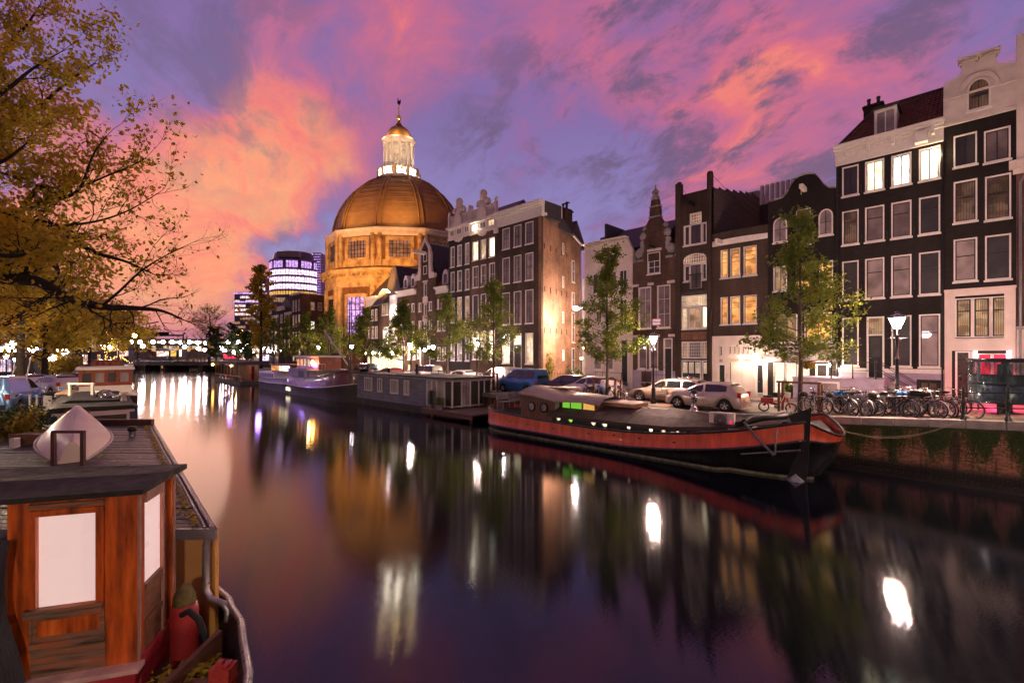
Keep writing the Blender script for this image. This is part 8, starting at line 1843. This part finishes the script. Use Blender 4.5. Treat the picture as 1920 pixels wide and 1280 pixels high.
# tall poplar-like tree and far trees
def round_tree(name, label, p_, h, w_, lm, n, seed=1, size=.16, trunk=.3, egg=1.0, bare=.0, grp=None, low=.12):
    r_ = random.Random(seed); o = thing(name, label, 'tree', p_, 0, grp); b = MB(); pts = []
    b.tube([(0, 0, 0), (.1, 0, h * .3), (0, .1, h * .7), (0, 0, h * .97)], [trunk, trunk * .8, trunk * .4, .03], 7)
    nb_ = 60
    for i in range(nb_):
        t = low + (1 - low) * (i + r_.random()) / nb_; z0 = h * t * .95; env = w_ * (math.sin(math.pi * min(1, (t - low) / (1 - low) * .85 + .15)) ** .6) * r_.uniform(.6, 1.1) * egg
        a = r_.uniform(0, 6.283); base_ = Vector((0, 0, z0)); tip = base_ + Vector((env * math.cos(a), env * math.sin(a), env * r_.uniform(.5, 1.0))); mid = base_.lerp(tip, .5) + Vector((0, 0, -.08 * env))
        b.tube([base_, mid, tip], [trunk * .25 * (1.1 - t), trunk * .12, .015], 4, cap=False)
        for k_ in range(7):
            s0 = base_.lerp(tip, r_.uniform(.25, 1)); e_ = s0 + Vector((r_.gauss(0, .35), r_.gauss(0, .35), r_.uniform(0, .7))) * env * .5
            b.tube([s0, e_], [.03 * (1 if bare else .5), .01], 3, cap=False)
            for _ in range(3 if bare else 0):
                e2 = e_.lerp(s0, r_.random() * .6) + Vector((r_.gauss(0, .4), r_.gauss(0, .4), r_.uniform(0, .8))) * env * .3; b.tube([e_.lerp(s0, .4), e2], [.018, .008], 3, cap=False)
            for m_ in range(int(n / nb_ / 7)):
                pts.append(tuple(s0.lerp(e_, r_.random()) + Vector((r_.gauss(0, .22), r_.gauss(0, .22), r_.gauss(0, .2))) * (w_ * .25 + .2)))
    b.build('trunk', MT['bark_dark'], o)
    if pts: leaves(pts, size, MT[lm], o)
    return o
def pz(u, D_): return P(u, D_, 1.6)
ht = lambda v, D_: (662 - v) / F * D_ + 3.0
round_tree('poplar_tree', 'tall slender tree with yellowing leaves left of the glass tower', pz(489, 88), ht(489, 88), 2.6, 'leaf_o', 5500, 5, .24, .35, low=.18)
round_tree('bare_tree', 'bare round crowned tree beside the far bridge', pz(393, 118), ht(573, 118), 5.5, 'leaf_o', 500, 6, .2, .4, bare=1, low=.2)
for i, (u, D_, vt, w_, l) in enumerate(((405, 108, 612, 2.6, 'small green tree right of the bare tree'), (433, 125, 603, 2.4, 'small dark conifer right of the far bridge'), (447, 120, 618, 2.6, 'small green tree beside the orange lamp cluster'), (470, 110, 625, 3, 'amber lit bush under the office block'), (462, 105, 620, 2.2, 'small green tree left of the slender tall tree'))):
    round_tree('small_tree', l, pz(u, D_), ht(vt, D_), w_, 'leaf_yellow' if i == 3 else 'leaf_g', 1500, 20 + i, .25, .15, low=.15)
# row on the left bank
for i, (u, D_, vt, w_, lm, l) in enumerate(((84, 40, 560, 4.2, 'leaf_o', 'autumn tree with thin dark trunk on the left bank, second in the row'), (112, 52, 562, 5, 'leaf_o', 'orange leaved tree in the middle of the left bank row'), (140, 64, 575, 5.5, 'leaf_o', 'brown leaved tree near the tall orange lamp'), (168, 78, 585, 6, 'leaf_o', 'dense brown tree left of the fairy light tree'), (222, 118, 592, 7, 'leaf_o', 'large dim brown tree behind the fairy lights'), (258, 150, 622, 7, 'leaf_o', 'low brown tree at the far end of the left bank'))):
    round_tree('autumn_tree', l, pz(u, D_), ht(vt, D_), w_, lm, 3800, 40 + i, .13 + D_ * .0016, .22 + .05 * (i == 0), low=.3)
# tree wound with fairy lights
fp = pz(200, 98); fo = thing('fairy_light_tree', 'tree trunk and boughs wound with golden fairy lights', 'tree', fp, R(45)); r_ = random.Random(3)
limbs = [[(0, 0, 0), (-.2, 0, 4), (.1, 0, 7.5)], [(0, 0, 4.5), (1.0, 0, 6.3), (1.8, 0, 6.0), (1.2, 0, 6.2)], [(0, 0, 3.0), (1.6, 0, 4.0), (3.2, 0, 3.7), (4.6, 0, 2.9)], [(-.1, 0, 3.5), (-.9, 0, 4.6), (-1.0, 0, 5.6)], [(0, 0, 5.5), (.9, 0, 7.2), (1.5, 0, 7.4)], [(.0, 0, 2.2), (1.4, 0, 2.0), (3, 0, 2.2), (5.5, 0, 1.0)]]
b = MB(); [b.tube(l, [.28 * (1 - .25 * i) for i in range(len(l))], 6) for l in limbs]; b.build('trunk', MT['bark_dark'], fo)
b = MB()
for l in limbs:
    for (a, c) in zip(l[:-1], l[1:]):
        a, c = Vector(a), Vector(c)
        for i in range(int((c - a).length * 6)):
            q_ = a.lerp(c, r_.random()) + Vector((r_.gauss(0, .18), r_.gauss(-.25, .1), r_.gauss(0, .12))); b.lathe([(0, -.07), (.08, 0), (0, .07)], q_, 4)
b.build('fairy_lights', MT['bulb'], fo, 'stuff')
f2 = thing('fairy_lit_tree', 'scattered golden fairy lights in a dark crown left of the wound trunk', 'lights', pz(170, 92), R(45)); b = MB()
for i in range(170): b.lathe([(0, -.08), (.09, 0), (0, .08)], (r_.gauss(-.3, 1.5), r_.gauss(0, 1), 7.2 + r_.gauss(0, .8) + .3), 4)
part('branch', MT['bark_dark'], f2, lambda b: (b.tube([(0, 0, 0), (0, 0, 7), (1, 0, 8.3)], [.2, .1, .03], 5), b.tube([(0, 0, 6), (-2.5, 0, 7.2)], .05, 4))); b.build('fairy_lights', MT['bulb'], f2, 'stuff')
# the trunk with yellow light on it, first of the row
round_tree('autumn_tree', 'autumn tree with thick mossy trunk at the left edge', pz(38, 28), 10.5, 4.0, 'leaf_o', 5200, 77, .12, .26, low=.4)
# yellow shrubs by the boats, shrub on the houseboat
def shrub(label, p_, h, w_, lm, n, size=.09, cat='shrub', seed=0):
    r_ = random.Random(seed); o = thing('shrub', label, cat, p_, 0); pts = []
    b = MB()
    for i in range(26):
        a = r_.uniform(0, 6.28); t_ = Vector((math.cos(a) * w_ * r_.uniform(.2, 1), math.sin(a) * w_ * r_.uniform(.2, 1), h * r_.uniform(.5, 1))); b.tube([(0, 0, 0), t_ * .5 + Vector((0, 0, .1)), t_], [.02, .012, .004], 3, cap=False)
        for k_ in range(n // 26): pts.append(tuple(t_ * r_.uniform(.25, 1.05) + Vector((r_.gauss(0, .13 * w_), r_.gauss(0, .13 * w_), r_.gauss(0, .1 * h)))))
    b.build('stems', MT['bark'], o); leaves(pts, size, MT[lm], o, 'foliage'); return o
shrub('dark green shrub with yellow tips on the roof edge at left', P(22, 12.2, 2.2), .85, .7, 'leaf_yellow', 1100, .045, seed=1); shrub('dense dark green shrub behind the ochre planter', P(28, 12.8, 2.1), .95, .9, 'leaf_g', 2600, .045, seed=2)
shrub('yellow lit bush behind the brown wheelhouse boat', P(100, 50, 1.6), 2.8, 1.3, 'leaf_yellow', 1500, .13, seed=3); shrub('larger yellow bush right of the first, by the quay', P(124, 48, 1.6), 3.1, 1.7, 'leaf_yellow', 2200, .13, seed=4)
shrub('tall green climber against the corner house side wall', (-29.6, 34.4, 1.6), 3.3, .9, 'leaf', 2000, .09, seed=5); shrub('round clipped dark bush by the cream house', (-24.4, 32.0, 1.6), 1.6, .9, 'leaf_g', 2500, .07, seed=6)
shrub('potted plants before the bright ground floor window', (Xp(1478, 32.3), 32.3, sz(-7)), 1.1, .5, 'leaf', 900, .06, 'plant', 7); shrub('potted plants by the black bell gable house door', (Xp(1500, 32.3), 32.3, sz(-7)), 1.0, .7, 'leaf_g', 1200, .06, 'plant', 8)
shrub('flower box on the lilac stoop of the wide black house', (-6.6, 30.9, 1.75 + 1.9), .55, .5, 'leaf_yellow', 700, .05, 'plant', 9)
for i, (u, T) in enumerate(((1470, 32.2), (1484, 32.0), (1500, 32.2))):
    o = thing('flower_pot', ['terracotta pot left of three by the bright window', 'terracotta pot between two others by the bright window', 'terracotta pot right of three by the bright window'][i], 'pot', bpos(u, T)); part('pot', mat('terracotta', (.35, .12, .06), .8), o, lambda b: b.lathe([(.14, 0), (.2, .32), (.22, .32), (.22, .38), (.18, .38)], n=12))
# ---------------------------------------------------------------- the big autumn tree leaning in from the left
bt = thing('autumn_tree', 'large overhanging autumn tree with orange and green leaves filling the upper left', 'tree', P(-330, 12.5, 1.6), 0)
BO = bt.location.copy(); r_ = random.Random(11)
tb_, lf = MB(), []
def Pt(u, v, D_): return P(u, D_, v=v) - BO
def twig(s0, d, ln, r0, lvl, dens):
    n_ = 4; pts = [s0]; dd = d.copy()
    for i in range(n_):
        dd = (dd + Vector((r_.gauss(0, .16), r_.gauss(0, .16), r_.gauss(.05, .16)))).normalized(); pts.append(pts[-1] + dd * ln / n_)
    tb_.tube(pts, [r0 * (1 - .8 * i / n_) for i in range(n_ + 1)], 3 if lvl > 0 else 4, cap=False, sm=False)
    if lvl >= 3 or ln < .25:
        pass
    if lvl >= 1:
        m_ = dens ** 1.8 * (2.3 if lvl >= 2 else 1.3) * ln
        k_ = int(m_ * 6 + r_.random())
        for _ in range(k_):
            q_ = r_.choice(pts[1:]); lf.append(tuple(q_ + Vector((r_.gauss(0, .09), r_.gauss(0, .09), r_.gauss(-.03, .08)))))
    if lvl < 3:
        for k_ in range([5, 4, 2][lvl]):
            i = r_.randint(1, n_); base_ = pts[i]; ax = Vector((r_.gauss(0, 1), r_.gauss(0, 1), r_.gauss(.2, 1))); nd = (dd + ax * .62).normalized()
            twig(base_, nd, ln * r_.uniform(.45, .7), r0 * .5, lvl + 1, dens)
def limb(pts, r0, r1, every=.45, ln=1.6, dens0=1.0, dens1=.3):
    P3 = [Pt(*p_) for p_ in pts]
    # smooth
    out = []
    for i in range(len(P3) - 1):
        p0, p1, p2, p3 = P3[max(0, i - 1)], P3[i], P3[i + 1], P3[min(len(P3) - 1, i + 2)]
        for k_ in range(6):
            t = k_ / 6; out.append(.5 * ((2 * p1) + (p2 - p0) * t + (2 * p0 - 5 * p1 + 4 * p2 - p3) * t * t + (3 * p1 - p0 - 3 * p2 + p3) * t ** 3))
    out.append(P3[-1]); n_ = len(out)
    tb_.tube(out, [r0 + (r1 - r0) * i / (n_ - 1) for i in range(n_)], 7)
    acc = 0
    for i in range(1, n_):
        seg_ = (out[i] - out[i - 1]); acc += seg_.length; t = i / (n_ - 1)
        while acc > every:
            acc -= every; d = seg_.normalized(); ax = Vector((r_.gauss(0, 1), r_.gauss(0, 1), r_.gauss(.25, 1)))
            twig(out[i], (d * .9 + ax * .7).normalized(), ln * (1 - .45 * t) * r_.uniform(.6, 1.2), (r0 + (r1 - r0) * t) * .32 + .004, 0, dens0 + (dens1 - dens0) * t)
    twig(out[-1], (out[-1] - out[-3]).normalized(), ln * .8, r1, 0, dens1)
tb_.tube([(0, 0, 0), (.1, .1, 3.2), (.2, .0, 6.5), (.3, 0, 10)], [.42, .34, .26, .18], 10)
limb([(-330, 520, 12.5), (-150, 500, 12), (0, 521, 11.5), (70, 528, 11), (130, 560, 10.8), (190, 575, 10.6), (240, 577, 10.4), (300, 582, 10.2), (345, 600, 10)], .20, .012, .40, 1.3, .9, .12)
limb([(190, 575, 10.6), (225, 545, 10.6), (262, 510, 10.6), (300, 485, 10.6), (345, 462, 10.6)], .035, .008, .30, 1.1, .35, .12)
limb([(-330, 380, 12.5), (-120, 380, 12.2), (0, 397, 12), (45, 412, 11.8), (105, 425, 11.6), (170, 470, 11.5), (235, 490, 11.4), (290, 515, 11.2)], .16, .012, .36, 1.3, 1.0, .25)
limb([(30, 410, 12), (75, 350, 11.8), (115, 370, 11.6), (150, 352, 11.4), (175, 290, 11.4), (200, 255, 11.4)], .07, .01, .34, 1.2, .9, .5)
limb([(150, 352, 11.4), (200, 330, 11.3), (245, 312, 11.2), (275, 295, 11.2)], .03, .008, .34, 1.0, .7, .4)
limb([(105, 425, 11.6), (180, 415, 11.4), (240, 395, 11.3), (300, 360, 11.2)], .035, .008, .30, 1.2, .5, .3)
limb([(-300, 300, 13), (-100, 280, 13), (-10, 250, 13), (60, 210, 13), (120, 160, 13), (175, 120, 13)], .12, .01, .36, 1.3, 1.2, .6)
limb([(-300, 250, 13), (-100, 160, 13), (-20, 120, 13), (40, 60, 13), (75, 10, 13)], .12, .01, .36, 1.2, 1.3, .7)
limb([(-250, 160, 12), (-120, 60, 12), (-40, 0, 12), (20, -60, 12)], .11, .01, .4, 1.3, 1.4, 1.0)
limb([(-200, 420, 11), (-60, 330, 10.5), (10, 300, 10.3), (60, 260, 10.3)], .08, .01, .35, 1.1, 1.5, 1.1)
limb([(-200, 470, 11), (-60, 470, 10), (20, 480, 9.8), (80, 470, 9.8), (125, 490, 9.8)], .08, .01, .34, 1.0, 1.5, .9)
limb([(-250, 600, 12), (-80, 590, 12), (0, 610, 12), (50, 580, 12), (110, 540, 12), (150, 520, 12)], .08, .01, .38, 1.1, 1.2, .7)
limb([(-200, 380, 11), (-50, 200, 11), (10, 170, 11), (60, 130, 11), (110, 100, 11)], .08, .01, .36, 1.2, 1.4, .8)
tb_.build('trunk', MT['bark_dark'], bt); leaves(lf, .056, MT['leaf_o'], bt)
print('big tree leaves', len(lf), 'faces', len(tb_.f))
# ---------------------------------------------------------------- left quay furniture
for i, u in enumerate((58, 68, 92, 110, 128)):
    pass
rl2 = thing('white_railing', 'white tubular railing on the left quay with a blank sign board', 'railing', P(56, 22.5, 1.6), R(45))
part('post', MT['white'], rl2, lambda b: [b.box(x - .035, x + .035, -.03, .03, 0, .95) for x in (0, .35)])
for x in (1.6, 2.1, 2.6): part('post', MT['steel'], rl2, lambda b: b.tube([(x, 0, 0), (x, 0, .9)], .025, 5))
part('rail', MT['steel'], rl2, lambda b: (b.tube([(0, 0, .85), (2.7, 0, .85)], .025, 5), b.tube([(0, 0, .4), (2.7, 0, .4)], .02, 5)))
part('sign_board', MT['white'], rl2, lambda b: b.box(.72, 1.12, -.06, -.035, .2, .9))
pk2 = thing('ramp_pole', 'slanting pale pole rising beside the blue van', 'pole', P(10, 24, 1.6), R(45)); part('pole', MT['plaster'], pk2, lambda b: (b.tube([(-.5, 0, 0), (.55, 0, 2.3)], .03, 5), b.tube([(.9, 0, .5), (1.35, 0, 2.8)], .03, 5)))
# ---------------------------------------------------------------- left bank houses with lit shops, seen very obliquely
lb = [(-96, 1.0, -1.4), (-108, 1.8, 0), (-120, 2.8, 0), (-132, 3.9, 0), (-144, 5.0, 0), (-156, 6.2, 0), (-168, 7.4, 0), (-180, 8.6, 0)]
ln_ = ['pale', 'brown', 'dark', 'cream', 'red brick', 'grey', 'ochre']
for i, ((x0, y0, _), (x1, y1, _)) in enumerate(zip(lb[:-1], lb[1:])):
    off = -8.0; hgt = [13, 11.5, 13.5, 12, 11, 13, 10][i]
    o = thing('left_bank_house', '%s left bank house with glowing shopfronts, %s in its row' % (ln_[i], ['first', 'second', 'third', 'fourth', 'fifth', 'sixth', 'last'][i]), 'house', (x0, y0 + off, 1.6), math.atan2(y1 - y0, x1 - x0) - math.pi)
    Wd = math.hypot(x1 - x0, y1 - y0)
    # local -x... facade runs towards +x after the half turn is undone
    sgn = -1
    mt_ = MT[['plaster', 'brown_brick', 'dark_brick', 'plaster', 'red_brick', 'stone', 'tan_brick'][i]]
    part('wall', mt_, o, lambda b: b.box(0, -Wd + .05, .02, 8, 0, hgt)); part('roof', MT['slate'], o, lambda b: b.prism([(0, hgt), (-Wd, hgt), (-Wd / 2, hgt + 2.5)], .3, 8))
    for k_ in range(3):
        part('shop_window', MT[['shop', 'shop2', 'shop3'][(i + k_) % 3]], o, lambda b: b.box(-.6 - k_ * 3.9, -3.9 - k_ * 3.9, -.05, .0, .4, 3.0))
        for f_ in range(3): part('window', MT[['lit_dim', 'glass_blind', 'lit_warm'][(i * 2 + k_ + f_) % 3]], o, lambda b: b.box(-1.2 - k_ * 3.9, -2.6 - k_ * 3.9, -.06, .0, 4.2 + f_ * 2.9, 6.1 + f_ * 2.9))
    light('AREA', 'shop_glow', (-Wd / 2, -1.2, 2.6), 600, [(1, .7, .7), (.8, .65, 1), (1, .7, .5)][i % 3], o, rot=(R(-40), 0, 0), shape='RECTANGLE', size=8, size_y=1.5)
for i, (u, D_, m_, w_, h_) in enumerate(((62, 70, 'shop2', 3, 2.0), (82, 72, 'lit_purple', 1.6, 2.4), (30, 60, 'shop', 3.4, 1.6), (5, 52, 'shop2', 3, 1.4), (150, 88, 'shop', 3, 1.8), (172, 100, 'shop3', 4, 1.8), (120, 76, 'shop3', 2.6, 2.2))):
    o = thing('market_kiosk', ['violet lit kiosk between the tree trunks', 'small purple lit kiosk behind the second tree', 'pink lit kiosk behind the first trunk', 'violet kiosk at the left edge', 'pink lit kiosk left of the fairy light tree', 'warm lit kiosk below the fairy lights', 'warm lit kiosk beside the yellow bushes'][i], 'kiosk', P(u, D_, 1.6), R(45))
    part('stall', MT['slate'], o, lambda b: (b.box(-w_ / 2, w_ / 2, .05, 2, 0, 1.0 + h_), b.prism([(-w_ / 2 - .4, 1 + h_), (w_ / 2 + .4, 1 + h_), (w_ / 2, 1.5 + h_), (-w_ / 2, 1.5 + h_)][::-1], -.5, 2.2))); part('lit_front', MT[m_], o, lambda b: b.box(-w_ / 2 + .1, w_ / 2 - .1, -.0, .045, .9, .9 + h_))
# ---------------------------------------------------------------- far bridge, stalls, station
bp_ = P(335, 124, 0); br_ = thing('far_bridge', 'low dark bridge closing the canal with bicycles and flower boxes', 'bridge', bp_, R(45))
ccr = mat('bridge_concrete', (.09, .075, .08), .8, var=.4, vs=.6)
part('deck', ccr, br_, lambda b: (b.box(-17, 12.4, 0, 14, 1.25, 2.3), b.box(-17, 12.4, -.15, 0, 1.9, 2.35)))
part('pier', MT['dark_brick'], br_, lambda b: (b.box(-17, -9.5, .3, 10, -.2, 1.25), b.box(-5.4, -4.2, .4, 10, -.2, 1.25), b.box(5.0, 6.2, .4, 10, -.2, 1.25), b.box(11.8, 16, .2, 10, -.2, 2.2)))
part('parapet_rail', MT['iron'], br_, lambda b: (b.tube([(-17, .1, 3.2), (12.4, .1, 3.2)], .05, 4), [b.tube([(-17 + i * 1.5, .1, 2.3), (-17 + i * 1.5, .1, 3.2)], .05, 4) for i in range(20)]))
part('pier_lamp', MT['lit_dim'], br_, lambda b: b.box(-4.9, -4.6, .1, .38, .5, 1.2))
for i in range(13): 
    b = MB(); b.box(-1.5 + i * 1.05, -.75 + i * 1.05, -.12, .3, 2.4, 2.8); b.build('flower_box', MT['stone'] if i % 2 else MT['plaster'], br_)
pts = [(-1.1 + i * 1.05 + rng.normal(0, .3), rng.normal(.05, .12), 2.95 + abs(rng.normal(0, .2))) for i in range(13) for _ in range(60)]; leaves(pts, .12, MT['leaf_yellow'], br_, 'flowers', 'stuff')
for i in range(14):
    o = copy_tree(blk); o.rotation_mode = 'XYZ'; q_ = P(250 + i * 12 + rng.uniform(-4, 4), 126 + rng.uniform(0, 2), 2.32); o.location = q_; o.rotation_euler = (0, 0, R(45) + R(rng.uniform(-30, 30))); o['label'] = 'bicycle leaning on the far bridge parapet'; o['group'] = 'bicycles on the far bridge'
for i, (u, v0, v1, w_, m_, l) in enumerate(((230, 657, 668, 3.6, 'shop', 'white lit kiosk with red lettering left of the far bridge'), (305, 658, 668, 3.9, 'shop', 'white lit billboard beyond the far bridge'), (325, 657, 668, 1.9, 'lit_yellow', 'orange yellow lit box beyond the far bridge'), (338, 656, 668, .9, 'lit_white', 'narrow white lit panel right of the yellow box'), (435, 662, 672, 5.5, 'lit_red', 'red and orange lit market stall right of the far bridge'), (460, 662, 674, 4.5, 'shop', 'pink lit stall front beyond the covered raft'), (402, 668, 674, 3.5, 'shop2', 'violet lit stall at the right end of the far bridge'), (590, 668, 678, 1.5, 'shop2', 'small blue white lit panel by the quay before the dark block'), (498, 664, 676, 1.6, 'lit_lilac', 'violet white glowing sign left of the gabled houses'), (534, 655, 680, 2.6, 'lit_white', 'glaring white shop entrance in the gabled houses'))):
    D_ = 142 if u < 480 else 96; z0 = Zv(v1) if False else H + (662 - v1) / F * D_; z1 = H + (662 - v0) / F * D_
    o = thing('lit_stall', l, 'stall', P(u, D_, 1.6), R(45)); z0 -= 1.6; z1 -= 1.6
    part('stall', MT['slate'], o, lambda b: (b.box(-w_ / 2, w_ / 2, .05, 2.5, 0, z1 + .2), b.prism([(-w_ / 2 - .5, z1 + .2), (w_ / 2 + .5, z1 + .2), (w_ / 2 * .6, z1 + .9), (-w_ / 2 * .6, z1 + .9)][::-1], -.4, 2.8) if w_ > 3 else None)); part('lit_front', MT[m_], o, lambda b: b.box(-w_ / 2 + .1, w_ / 2 - .1, 0, .045, z0, z1))
    if i == 0: part('red_lettering', MT['red_paint'], o, lambda b: [b.box(-.9 + k_ * .45, -.6 + k_ * .45, -.03, 0, z0 + .4, z1 - .3) for k_ in range(4)])
st = thing('station', 'long lit railway station front with rows of windows beyond the bridge', 'station', P(350, 225, 1.6), R(45)); SD = 225.; sv = lambda v: (662 - v) / F * SD + 3.0
part('hall', MT['stone'], st, lambda b: b.box(-44, 42, 0, 12, 0, sv(637))); part('platform_roof', MT['zinc'], st, lambda b: (b.box(-46, 44, -4, 10, sv(637), sv(635.5)), b.box(-46, 44, -5, -4, sv(648.5), sv(646.5))))
for i in range(30):
    for vv, m_ in ((641, 'lit_bright'), (650, 'lit_warm'), (656, 'shop3')):
        if (i * 5 + int(vv)) % 4 == 0: continue
        b = MB(); b.box(-43 + i * 2.85, -40.9 + i * 2.85, -.1, 0, sv(vv + 2.4), sv(vv - 1.6)); b.build('lit_window', MT[m_], st)
part('yellow_stripe', MT['lit_yellow'], st, lambda b: b.box(-44, 42, -5.2, -5.0, sv(654.6), sv(653.6)))
part('catenary_gantry', MT['iron'], st, lambda b: (b.box(-17, -16.6, 0, .4, 0, sv(622)), b.box(-2, -1.6, 0, .4, 0, sv(626)), b.box(-17, -1.6, 0, .3, sv(630), sv(627)), b.box(-17, -9, 0, .4, sv(627), sv(622)), b.tube([(-24, 0, sv(631)), (-2, 0, sv(629))], .1, 4), b.box(-24, -23.6, 0, .4, 0, sv(628))))
cr = thing('tower_crane', 'faint blue tower crane on the horizon beyond the station', 'crane', P(277, 380, 1.6), R(45)); cv = lambda v: (662 - v) / F * 380 + 3
cm_ = mat('blue_crane', (.16, .15, .30), .6, var=.1)
part('mast', cm_, cr, lambda b: (b.box(-1.4, -1.0, 0, .4, 0, cv(606)), b.box(1.0, 1.4, 0, .4, 0, cv(606)), [b.tube([(-1.2, 0, i * 2.5), (1.2, 0, i * 2.5 + 2.5)], .2, 4) for i in range(10)])); part('jib', cm_, cr, lambda b: b.tube([(-5, 0, cv(609)), (0, 0, cv(607)), (9, 0, cv(603))], .5, 4)); part('tower_top', cm_, cr, lambda b: b.tube([(0, 0, cv(608)), (.5, 0, cv(598))], .35, 4))
for i, (u0, u1, vt, D_) in enumerate(((205, 300, 645, 260), (360, 470, 640, 260), (245, 330, 650, 400))):
    w_ = (u1 - u0) / F * D_; o = thing('distant_block', ['low distant block behind the left end of the station', 'low distant block behind the right end of the station', 'hazy far roofline beyond the station'][i], 'building', P((u0 + u1) / 2, D_, 1.6), R(45)); part('block', MT['stone'], o, lambda b: b.box(-w_ / 2, w_ / 2, 0, 15, 0, (662 - vt) / F * D_ + 3)); part('roof', MT['slate'], o, lambda b: b.box(-w_ / 2, w_ / 2, 0, 15, (662 - vt) / F * D_ + 3, (662 - vt) / F * D_ + 4))
